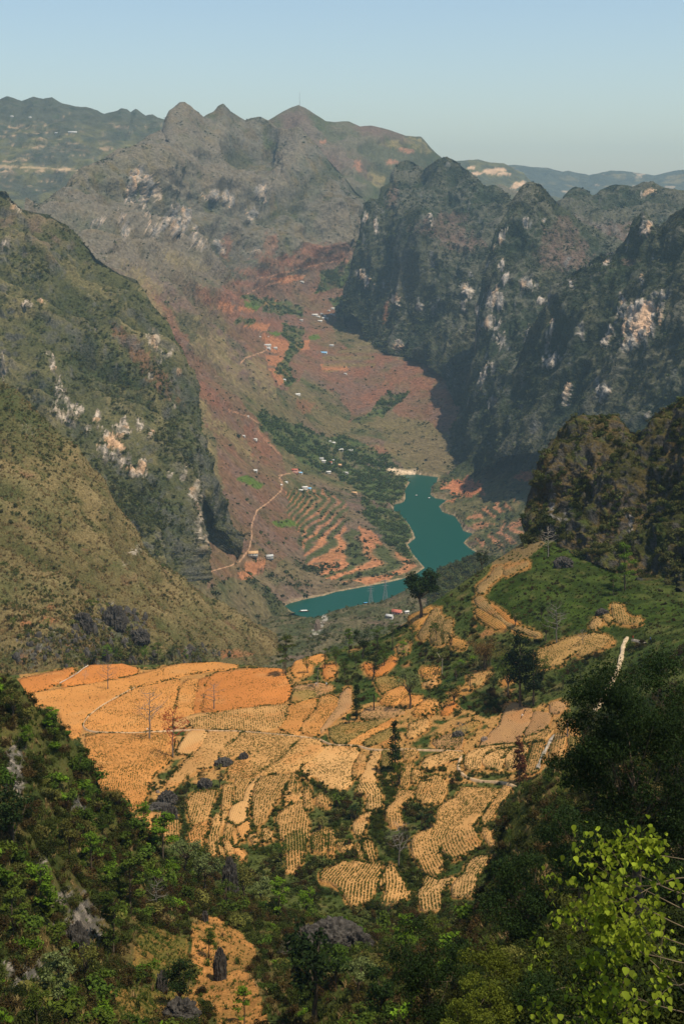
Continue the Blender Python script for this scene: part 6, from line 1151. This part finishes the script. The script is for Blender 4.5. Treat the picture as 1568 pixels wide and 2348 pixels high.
# pale-leaved tree close to the viewer: heart-shaped leaves on drooping twigs
def heart_tree():
    r = np.random.default_rng(77); base = uv(1640, 2590, 31); o = empty('tree', base, 0, 1.32); tag(o, 'close yellow-green tree with heart-shaped leaves and pale twigs', 'tree'); tr = Acc(); tips = []
    trunk = [[0, 0, -1.5], [-.15, 0, .8], [-.35, .1, 2.2], [-.45, .1, 3.8]]; tr.add(*tube(trunk, [.10, .09, .065, .035], 7))
    for k in range(15):
        z = .4 + 4.0 * k / 14; a = math.pi + r.uniform(-1.1, 1.1); p = np.array([np.interp(z, [-1.5, .8, 2.2, 3.8], [0, -.15, -.35, -.45]), .1 * z / 4, z]); branches(r, tr, p, np.array([math.cos(a), math.sin(a) * .9, .22]), r.uniform(1.0, 2.0) * (1.15 - .1 * z), .012, 2, .5, tips, .02, 5)
    for k in range(7):
        z = 1 + 2.8 * k / 6; a = r.uniform(-1.2, 1.2); branches(r, tr, np.array([-.35, .1, z]), np.array([math.cos(a), math.sin(a), .3]), r.uniform(.8, 1.4), .011, 2, .5, tips, .05, 5)
    tips = np.array(tips); k = r.integers(0, len(tips), 4200); C = tips[k] + r.normal(0, .09, (len(k), 3)) - [0, 0, .05]
    V, Fq, cc = [], [], []; prof = [(0, 0), (.42, .12), (.5, .38), (.32, .72), (0, 1.05)]
    for c in C:
        a = r.uniform(0, 6.28); tilt = r.uniform(.5, 1.35); s = r.uniform(.055, .115); dx = np.array([math.cos(a) * math.cos(tilt), math.sin(a) * math.cos(tilt), -math.sin(tilt)]); sd = np.array([-math.sin(a), math.cos(a), 0]); nn = np.cross(dx, sd); i = len(V)
        for (wv, t) in prof: V += [c + dx * t * s - sd * wv * s + nn * wv * s * .25, c + dx * t * s, c + dx * t * s + sd * wv * s + nn * wv * s * .25]
        for q in range(4): Fq += [(i + 3 * q, i + 3 * q + 1, i + 3 * q + 4, i + 3 * q + 3), (i + 3 * q + 1, i + 3 * q + 2, i + 3 * q + 5, i + 3 * q + 4)]
        cc += [np.clip(r.normal(1, .3), .35, 1.7)] * 15
    obj('trunk', tr.mesh('trunk', mat('twig_bark', (.13, .10, .06), .9, .3, 4), True), o); obj('crown', mesh_np('crown', np.array(V), np.array(Fq), [LM['lime']], False, np.repeat(np.array(cc)[:, None], 3, 1)), o)
heart_tree()
# ------------------------------------------------------------------ rocks
ROCK = mat('rock_dark', (.056, .050, .043), .95, .55, 1.6, 1.0); ROCKP = mat('rock_pale', (.25, .19, .145), .95, .5, 1.4, 1.0)
def rock(L_, px, py, wpx, hpx, label, m=None, seed=1, flute=1.0):
    p = at(L_, px, py); s = p.y / F; bm = bmesh.new(); bmesh.ops.create_icosphere(bm, subdivisions=5, radius=1); V = np.array([v.co for v in bm.verts]); n = fbm(V + seed * 3.3, .5, 5, (1, 1, 3.0), seed, True); n2 = fbm(V + seed, .2, 3, (1, 1, 1.8), seed)
    R_ = 1 + .62 * (n - .35) * flute + .2 * n2; V = V * R_[:, None] * np.array([wpx * s / 2, wpx * s * .35, hpx * s * .75]) + [0, 0, hpx * s * .28]
    for v, c in zip(bm.verts, V): v.co = c
    me = bpy.data.meshes.new('rock'); bm.to_mesh(me); bm.free(); me.materials.append(m or ROCK); o = obj('rock', me, None, (p.x, p.y, p.z)); tag(o, label, 'rock'); return o
rock('near', 765, 2178, 130, 62, 'big dark cracked rock outcrop below the lower terraces', seed=1, flute=.45)
rock('near', 705, 2170, 50, 40, 'smaller dark rock at the left shoulder of the big outcrop', seed=2)
rock('near', 822, 2190, 60, 44, 'dark rock at the right shoulder of the big outcrop', seed=3)
rock('near', 528, 2028, 34, 78, 'tall dark fluted rock pillar under the striped terraces', seed=4)
rock('near', 505, 2245, 26, 60, 'leaning grey rock blade in the orange plot', seed=5)
rock('near', 470, 2112, 14, 20, 'small dark rock at the top of the dotted plot', seed=6)
rock('near', 372, 2272, 24, 40, 'dark rock beside the round dark tree', seed=7)
rock('near', 415, 2345, 70, 46, 'grey sloping rock at the bottom edge left of centre', seed=8)
rock('bench', 385, 1842, 40, 24, 'jagged grey rock group by the grassy hollow', seed=9)
rock('bench', 365, 1856, 46, 12, 'low dark rock ledge below the jagged group', seed=10)
rock('bench', 470, 1806, 30, 18, 'grey rock under the dark bush-trees', seed=11)
rock('bench', 389, 1882, 32, 32, 'dark boulder pile in the small round plot', seed=12)
rock('bench', 513, 1754, 36, 14, 'row of grey rocks in the middle of the tan field', seed=13)
rock('bench', 559, 1742, 18, 15, 'single dark boulder in the tan field', seed=14)
rock('bench', 362, 1818, 8, 5, 'small white stone by the grassy hollow', ROCKP, 15)
rock('bench', 1050, 1690, 24, 12, 'grey rock on the weedy plot', seed=16)
rock('bench', 1110, 1700, 14, 10, 'pale rock on the weedy plot left of the brown field', ROCKP, 17)
rock('bench', 1290, 1300, 40, 20, 'dark rock scatter at the top of the green spur slope', seed=18)
rock('bench', 1380, 1410, 26, 12, 'grey rock on the shaded spur slope', seed=19)
rock('near', 175, 2190, 50, 62, 'weathered grey rock face low on the left hillside', seed=23)
rock('left_slope', 262, 1440, 46, 44, 'dark rock tower among trees at the foot of the left slope', seed=27)
rock('left_slope', 190, 1440, 40, 30, 'dark jagged rock left of the rock tower', seed=28)
rock('left_slope', 320, 1470, 40, 24, 'dark rock right of the rock tower', seed=30)
rock('gorge_shoulder', 728, 1446, 12, 22, 'small white cliff spur at the near end of the lake', ROCKP, 32)
# ------------------------------------------------------------------ houses
WALLS = {'w': mat('wall_white', (.56, .52, .45), .8, .15, 1), 'g': mat('wall_grey', (.38, .36, .33), .85, .2, 1), 'e': mat('wall_earth', (.40, .26, .15), .9, .2, 1), 'p': mat('wall_pink', (.66, .36, .28), .8, .15, 1)}
ROOFS = {'w': mat('roof_sheet', (.55, .53, .49), .6, .15, .8), 'g': mat('roof_cement', (.42, .41, .39), .8, .2, .8), 'r': mat('roof_red', (.40, .13, .09), .8, .2, .8), 'b': mat('roof_blue', (.22, .42, .62), .5, .1, .8), 't': mat('roof_thatch', (.50, .31, .16), .95, .25, .8)}
OPEN = mat('opening_dark', (.03, .03, .03), .5, .1, 1); DOORM = mat('door_wood', (.14, .08, .05), .7, .2, 2)
def box(x0, x1, y0, y1, z0, z1):
    V = np.array([(x, y, z) for z in (z0, z1) for y in (y0, y1) for x in (x0, x1)]); return V, np.array([(0, 2, 3, 1), (4, 5, 7, 6), (0, 1, 5, 4), (2, 6, 7, 3), (0, 4, 6, 2), (1, 3, 7, 5)])
HC = [0]
def house(L_, px, py, wpx, wall, roof, label, group=None, storeys=1, rz=None):
    p = at(L_, px, py); W = wpx / F * p.y; D = min(W * .6, 9); h = min(2.9, W * .42) * storeys; HC[0] += 1; r = random.Random(HC[0]); o = empty('house', (p.x, p.y, p.z), r.uniform(-.5, .5) if rz is None else rz); tag(o, label, 'house', group)
    obj('wall', mesh_np('wall', *box(-W / 2, W / 2, -D / 2, D / 2, -3, h), [WALLS[wall]]), o); e = .5; rh = D * .32; x, y = W / 2 + e, D / 2 + e
    V = np.array([(-x, -y, h - .2), (x, -y, h - .2), (x, 0, h + rh), (-x, 0, h + rh), (x, y, h - .2), (-x, y, h - .2)]); V = np.vstack([V, V + [0, 0, .16]])
    Fq = [(0, 3, 2, 1), (3, 5, 4, 2), (6, 7, 8, 9), (9, 8, 10, 11), (0, 1, 7, 6), (5, 11, 10, 4)]; T3 = [(0, 6, 9, 3), (3, 9, 11, 5), (1, 2, 8, 7), (2, 4, 10, 8)]
    obj('roof', mesh_np('roof', V, np.array(Fq + T3), [ROOFS[roof]]), o)
    G = np.array([(-W / 2, -D / 2, h), (-W / 2, D / 2, h), (-W / 2, 0, h + rh - .1), (W / 2, -D / 2, h), (W / 2, D / 2, h), (W / 2, 0, h + rh - .1)]); obj('gable', mesh_np('gable', G[:3], np.array([(0, 2, 1)]), [WALLS[wall]]), o); obj('gable', mesh_np('gable', G[3:], np.array([(0, 1, 2)]), [WALLS[wall]]), o)
    obj('door', mesh_np('door', *box(-.55, .55, -D / 2 - .06, -D / 2 + .02, 0, min(2.1, h * .8)), [DOORM]), o)
    for s in (-1, 1):
        for k in range(storeys): obj('window', mesh_np('window', *box(s * W * .3 - .5, s * W * .3 + .5, -D / 2 - .05, -D / 2 + .02, h / storeys * (k + .35), h / storeys * (k + .75)), [OPEN]), o)
    return o
H = house
for k, (x, y, w_, rf) in enumerate([(730,728,8,'w'),(742,731,9,'w'),(749,732,8,'w'),(754,714,6,'g'),(765,724,6,'g'),(737,721,6,'g'),(744.5,726,6,'w'),(759,722,6,'w')]):
    H('valley', x, y, w_, 'w', rf, 'small pale-roofed house packed in the far valley village', 'houses of the far valley village')
H('valley', 722, 724, 13, 'w', 'w', 'longest white house at the left of the far valley village'); H('valley', 763, 709, 8, 'w', 'w', 'topmost white house of the far valley village'); H('valley', 734, 738, 10, 'w', 'w', 'lowest white house of the far valley village')
H('valley', 760, 794, 10, 'w', 'g', 'white house alone on the slope above the blue roof'); H('valley', 742, 811, 16, 'w', 'b', 'long house with a blue roof on the valley slope'); H('valley', 792, 859, 6, 'w', 'w', 'tiny white hut alone on the red slope below the karst')
H('valley', 682, 907, 12, 'w', 'w', 'white house low in the valley under the orange plots'); H('valley', 652, 873, 7, 'w', 'w', 'small white hut on the lowest orange plot'); H('valley', 691, 736, 7, 'w', 'g', 'small house left of the far valley village'); H('valley', 566, 732, 9, 'g', 'g', 'grey house among dark trees at the upper left hamlet'); H('valley', 538, 718, 7, 'g', 'g', 'leftmost small house of the upper left hamlet')
H('valley', 613, 794, 16, 'w', 'g', 'long house on the orange terraces above the curved track'); H('valley', 616, 801, 9, 'w', 'w', 'white house just below the long house on the orange terraces'); H('valley', 631, 800, 9, 'w', 'g', 'house at the right of the orange terrace cluster'); H('valley', 594, 775, 8, 'g', 'g', 'left one of two grey houses above the orange terraces'); H('valley', 612, 775, 8, 'g', 'g', 'right one of two grey houses above the orange terraces')
H('valley', 749, 610, 8, 'w', 'w', 'right one of two far white houses at the head of the valley'); H('valley', 735, 611, 8, 'w', 'g', 'left one of two far white houses at the head of the valley'); H('valley', 674, 622, 7, 'g', 'g', 'tiny far house beside the upper track'); H('valley', 692, 648, 9, 'w', 'g', 'far house alone under the upper track')
H('valley', 567, 958, 8, 'w', 'g', 'small house at the upper end of the hillside hedge'); H('valley', 619, 966, 8, 'w', 'g', 'small house on the edge of the valley wood'); H('valley', 586, 1010, 8, 'w', 'w', 'white house left of the valley wood'); H('valley', 559, 1002, 7, 'g', 'w', 'small shed uphill of the white house by the wood')
H('valley', 756, 1014, 6, 'w', 'w', 'tiny white house at the top of the valley wood'); H('valley', 764, 1018, 9, 'w', 'w', 'low white house right of the tiny one above the wood'); H('valley', 781, 1034, 12, 'w', 'w', 'left one of two white houses inside the valley wood'); H('valley', 803, 1036, 12, 'w', 'w', 'right one of two white houses inside the valley wood')
H('valley', 737, 1054, 9, 'w', 'g', 'upper house of the cluster below the valley wood'); H('valley', 742, 1060, 9, 'w', 'w', 'white house of the cluster below the valley wood'); H('valley', 757, 1063, 9, 'w', 'r', 'house with a red roof below the valley wood'); H('valley', 762, 1058, 8, 'w', 'g', 'grey-roofed house behind the red-roofed one'); H('valley', 777, 1069, 12, 'e', 't', 'house with an orange thatched roof right of the red roof')
H('valley', 753, 1085, 10, 'w', 'w', 'white house on the terrace left of the grey shed'); H('valley', 793, 1087, 11, 'g', 'g', 'grey shed on the slope under the thatched house'); H('valley', 676, 1084, 14, 'p', 'r', 'pink two-storey house beside the hillside track', storeys=2); H('valley', 689, 1087, 9, 'w', 'b', 'small blue-roofed house right of the pink house')
H('valley', 699, 1124, 12, 'w', 'w', 'white house at the top of the red terraces', storeys=2, rz=.1); H('valley', 690, 1127, 9, 'w', 'w', 'small white house left of the terrace-top house'); H('valley', 709, 1123, 9, 'w', 'b', 'bluish shed right of the terrace-top house'); H('valley', 813, 1133, 12, 'e', 't', 'tan thatched house above the lake promontory')
H('valley', 582, 1083, 16, 'w', 'g', 'white house above the bright green plot'); H('valley', 654, 1109, 11, 'w', 'g', 'grey-roofed house at the bend of the track'); H('valley', 643, 1115, 8, 'w', 'w', 'small white hut left of the track bend'); H('valley', 580, 1272, 22, 'w', 't', 'largest pale house by the lower track with red plots below', rz=.15); H('valley', 618, 1279, 16, 'g', 'g', 'grey house right of the largest pale house')
H('gorge_shoulder', 910, 1408, 22, 'p', 'r', 'reddish house half hidden by trees above the lake arm'); H('gorge_shoulder', 932, 1406, 9, 'w', 'w', 'small white house right of the reddish one'); H('gorge_shoulder', 893, 1418, 16, 'g', 'g', 'low grey house left of the reddish one')
H('left_slope', 662, 1458, 10, 'w', 'w', 'small white hut at the gorge mouth')
H('far_plateau', 167, 304, 20, 'w', 'w', 'long white building on the far left plateau', rz=.1); H('far_plateau', 130, 306, 7, 'w', 'g', 'tiny white house left of the long plateau building'); H('far_plateau', 28, 268, 7, 'w', 'w', 'tiny house at the far left under the skyline'); H('far_plateau', 70, 270, 6, 'w', 'w', 'tiny house on the far plateau right of the leftmost one')
# ------------------------------------------------------------------ boats, pylons, mast, wall, people
BOATM = mat('boat_paint', (.62, .62, .60), .5, .1, 1); BOATD = mat('boat_wood', (.20, .13, .08), .7, .2, 2); BLUE = mat('tarpaulin_blue', (.10, .32, .55), .6, .1, 1)
def boat(px, py, length, label, m, roof=True, rz=0.):
    Y = LAKE_Z * F / (HZ - py); o = empty('boat', ((px - CX) / F * Y, Y, LAKE_Z), rz); tag(o, label, 'boat'); xs = np.linspace(-1, 1, 9); V, Fq = [], []
    for x in xs:
        b_ = length * .16 * (1 - abs(x) ** 3) + .02; z = .55 + .35 * x * x
        V += [(x * length / 2, -b_, z), (x * length / 2, -b_ * .6, -.15), (x * length / 2, b_ * .6, -.15), (x * length / 2, b_, z)]
    for i in range(8):
        for k in range(3): Fq.append((4 * i + k, 4 * i + k + 1, 4 * i + k + 5, 4 * i + k + 4))
    V = np.array(V); ins = V * [.94, .86, 1] + [0, 0, .05]; n = len(V); F2 = [(a + n, d + n, c + n, b_ + n) for a, b_, c, d in Fq]; obj('hull', mesh_np('hull', np.vstack([V, ins]), np.array(Fq + F2), [BOATD]), o)
    if roof:
        w_ = length * .15; A = Acc(); a = np.linspace(-1, 1, 6); R_ = np.array([(x * length * .28, y * w_, 1.9 - .35 * y * y) for x in (-1, 1) for y in a]); A.add(R_, np.array([(i, i + 1, i + 7, i + 6) for i in range(5)])); R2 = R_ + [0, 0, .08]; A.add(R2, np.array([(i, i + 6, i + 7, i + 1) for i in range(5)])); obj('canopy', A.mesh('canopy', m), o)
        for sx in (-1, 1):
            for sy in (-1, 1): obj('post', mesh_np('post', *tube([[sx * length * .26, sy * w_ * .95, .4], [sx * length * .26, sy * w_ * .95, 1.6]], [.06, .06], 5), [BOATD]), o)
boat(954, 1137, 8, 'left small boat out on the wide part of the lake', BOATM, True, .6); boat(983, 1143, 8.5, 'right brighter small boat near the far bank of the lake', BOATM, True, .9); boat(697, 1402, 16, 'long white roofed boat on the near lake arm', BOATM, True, .15); boat(838, 1384, 9, 'boat with a blue canopy at the near bank of the lake arm', BLUE, True, .2)
STEEL = mat('steel_grey', (.30, .30, .30), .5, .15, 2)
def pylon(px, py, hpx, label):
    p = at('gorge_shoulder', px, py); h = hpx / F * p.y; o = empty('pylon', p); tag(o, label, 'pylon', None); b_ = h * .13; c = [(sx, sy) for sx in (-1, 1) for sy in (-1, 1)]
    for sx, sy in c: obj('leg', mesh_np('leg', *tube([[sx * b_, sy * b_, -1], [sx * b_ * .28, sy * b_ * .28, h * .65], [sx * b_ * .1, sy * b_ * .1, h]], [.22, .18, .12], 4), [STEEL]), o)
    A = Acc()
    for k in range(7):
        z0, z1 = h * k / 7, h * (k + 1) / 7; w0 = b_ * (1 - .72 * min(z0 / (h * .65), 1.15)); w1 = b_ * (1 - .72 * min(z1 / (h * .65), 1.15))
        for (ax, ay), (bx, by) in (((-1, -1), (1, -1)), ((1, -1), (1, 1)), ((1, 1), (-1, 1)), ((-1, 1), (-1, -1))): A.add(*tube([[ax * w0, ay * w0, z0], [bx * w1, by * w1, z1]], [.1, .1], 3)); A.add(*tube([[bx * w0, by * w0, z0], [ax * w1, ay * w1, z1]], [.1, .1], 3))
    obj('bracing', A.mesh('bracing', STEEL), o)
    for z in (.70, .83, .95): obj('cross_arm', mesh_np('cross_arm', *tube([[-h * .2, 0, h * z], [0, 0, h * z + .5], [h * .2, 0, h * z]], [.1, .2, .1], 4), [STEEL]), o)
pylon(850, 1376, 40, 'left steel lattice pylon before the near lake arm'); pylon(883, 1374, 46, 'right taller steel lattice pylon before the near lake arm')
p = at('back_mountain', 687, 243); o = obj('radio_mast', mesh_np('radio_mast', *tube([[0, 0, -4], [0, 0, 30], [0, 0, 58]], [1.0, .7, .4], 5), [STEEL]), None, p); tag(o, 'thin radio mast on the highest rounded back summit', 'mast')
# low stone wall beside the grass strip
W = lay(BEN, *np.array([tuple(np.array(a) + (np.array(b_) - np.array(a)) * t) for a, b_ in zip(zz('A', [(530,228),(600,190),(690,135),(740,95)]), zz('A', [(600,190),(690,135),(740,95),(782,70)])) for t in np.linspace(0, 1, 14, endpoint=False)]).T)
WST = mat('wall_stone', (.55, .48, .38), .9, .35, 2); o = empty('stone_wall', W[0]); tag(o, 'low pale dry stone wall between the grass strip and the red field', 'wall'); sm_ = []
for k in range(4):
    bm = bmesh.new(); bmesh.ops.create_icosphere(bm, subdivisions=1, radius=.5); V = np.array([v.co for v in bm.verts]) * (1 + .3 * perlin(np.array([v.co for v in bm.verts]) * 2 + k * 9.1)[:, None]) * [1.3, .8, .9]
    for v, c in zip(bm.verts, V): v.co = c
    me = bpy.data.meshes.new('stone'); bm.to_mesh(me); bm.free(); me.materials.append(WST); sm_.append(me)
for k, q in enumerate(W): obj('stone', sm_[k % 4], o, tuple(Vector(q) - Vector(W[0]) + Vector((0, 0, .75))), random.uniform(0, 3), random.uniform(.35, .6))
# people
CLOTH = {'black': mat('cloth_black', (.02, .02, .025), .9, .1, 5), 'white': mat('cloth_white', (.75, .73, .70), .9, .1, 5), 'red': mat('cloth_red', (.45, .04, .03), .9, .1, 5), 'blue': mat('cloth_blue', (.06, .09, .2), .9, .1, 5)}; SKIN = mat('skin', (.38, .22, .15), .6, .1, 5)
def person(L_, px, py, top, legs, label, bend=0., rz=0., lift=.55):
    p = at(L_, px, py); o = empty('person', (p.x, p.y, p.z + lift), rz); tag(o, label, 'person'); b_ = bend
    hip = (0, 0, .88); ch = (0, -.42 * math.sin(b_), .88 + .42 * math.cos(b_)); nk = (0, -.60 * math.sin(b_), .88 + .60 * math.cos(b_)); hd = (0, -.78 * math.sin(b_), .88 + .78 * math.cos(b_))
    J = [hip, ch, nk, hd, (.1, 0, .80), (.11, -.05 - .1 * b_, .46), (.12, .02, .05), (.12, -.14, .03), (-.1, 0, .80), (-.11, .03, .46), (-.13, .08, .05), (-.13, -.08, .03), (.2, ch[1], ch[2] + .1), (.26, ch[1] - .05 - .1 * b_, ch[2] - .18), (.22, ch[1] - .2 - .1 * b_, ch[2] - .38), (-.2, ch[1], ch[2] + .1), (-.26, ch[1] - .05 - .1 * b_, ch[2] - .18), (-.22, ch[1] - .2 - .1 * b_, ch[2] - .38)]
    E = [(0, 1), (1, 2), (2, 3), (0, 4), (4, 5), (5, 6), (6, 7), (0, 8), (8, 9), (9, 10), (10, 11), (1, 12), (12, 13), (13, 14), (1, 15), (15, 16), (16, 17)]; R_ = [.15, .16, .06, .105, .1, .07, .05, .04, .1, .07, .05, .04, .07, .05, .04, .07, .05, .04]
    me = bpy.data.meshes.new('body'); me.from_pydata(J, E, []); t = bpy.data.objects.new('body', me); COL.objects.link(t); t.modifiers.new('skin', 'SKIN'); sv = me.skin_vertices[0].data
    for k, r in enumerate(R_): sv[k].radius = (r, r * (.8 if k < 2 else 1))
    sv[0].use_root = True; t.modifiers.new('sub', 'SUBSURF').levels = 1; dg = bpy.context.evaluated_depsgraph_get(); m2 = bpy.data.meshes.new_from_object(t.evaluated_get(dg)); bpy.data.objects.remove(t); m2.name = 'body'
    for m in (CLOTH[legs], CLOTH[top], SKIN): m2.materials.append(m)
    for f in m2.polygons:
        c = f.center; f.use_smooth = True; dh = (c - Vector(hd)).length; f.material_index = 2 if dh < .17 else (1 if (c.z > .84 or abs(c.x) > .19) else 0)
    obj('body', m2, o); hs = Acc(); a = np.linspace(0, 2 * math.pi, 9)[:-1]; V = np.array([(math.cos(t_) * rr, math.sin(t_) * rr, z) for rr, z in ((.125, -.02), (.12, .07), (.06, .13), (.005, .145)) for t_ in a]); Fq = [(8 * i + k, 8 * i + (k + 1) % 8, 8 * (i + 1) + (k + 1) % 8, 8 * (i + 1) + k) for i in range(3) for k in range(8)]
    hs.add(V, np.array(Fq)); obj('hair', hs.mesh('hair', CLOTH['black']), o, (hd[0], hd[1], hd[2] + .02)); return o
person('bench', 338, 1682, 'white', 'black', 'person in white top walking the footpath by the kapok-like tree', .15, 1.2); person('bench', 724, 1576, 'white', 'blue', 'left field worker in white under the young pale-trunked tree', .5, .4); person('bench', 748, 1577, 'white', 'black', 'right field worker in white and black near the young tree', .3, 2.4)
person('bench', 1201, 1640, 'black', 'black', 'upper worker in black digging the brown field', .9, 1.8); person('bench', 1195, 1650, 'white', 'black', 'lower worker in white digging the brown field', .8, 1.2); person('bench', 1450, 1471, 'red', 'black', 'person in red and black at the top of the stone path', .05, 1.4); person('bench', 1490, 1475, 'blue', 'black', 'person in dark clothes right of the stone path top', .05, 1.0)
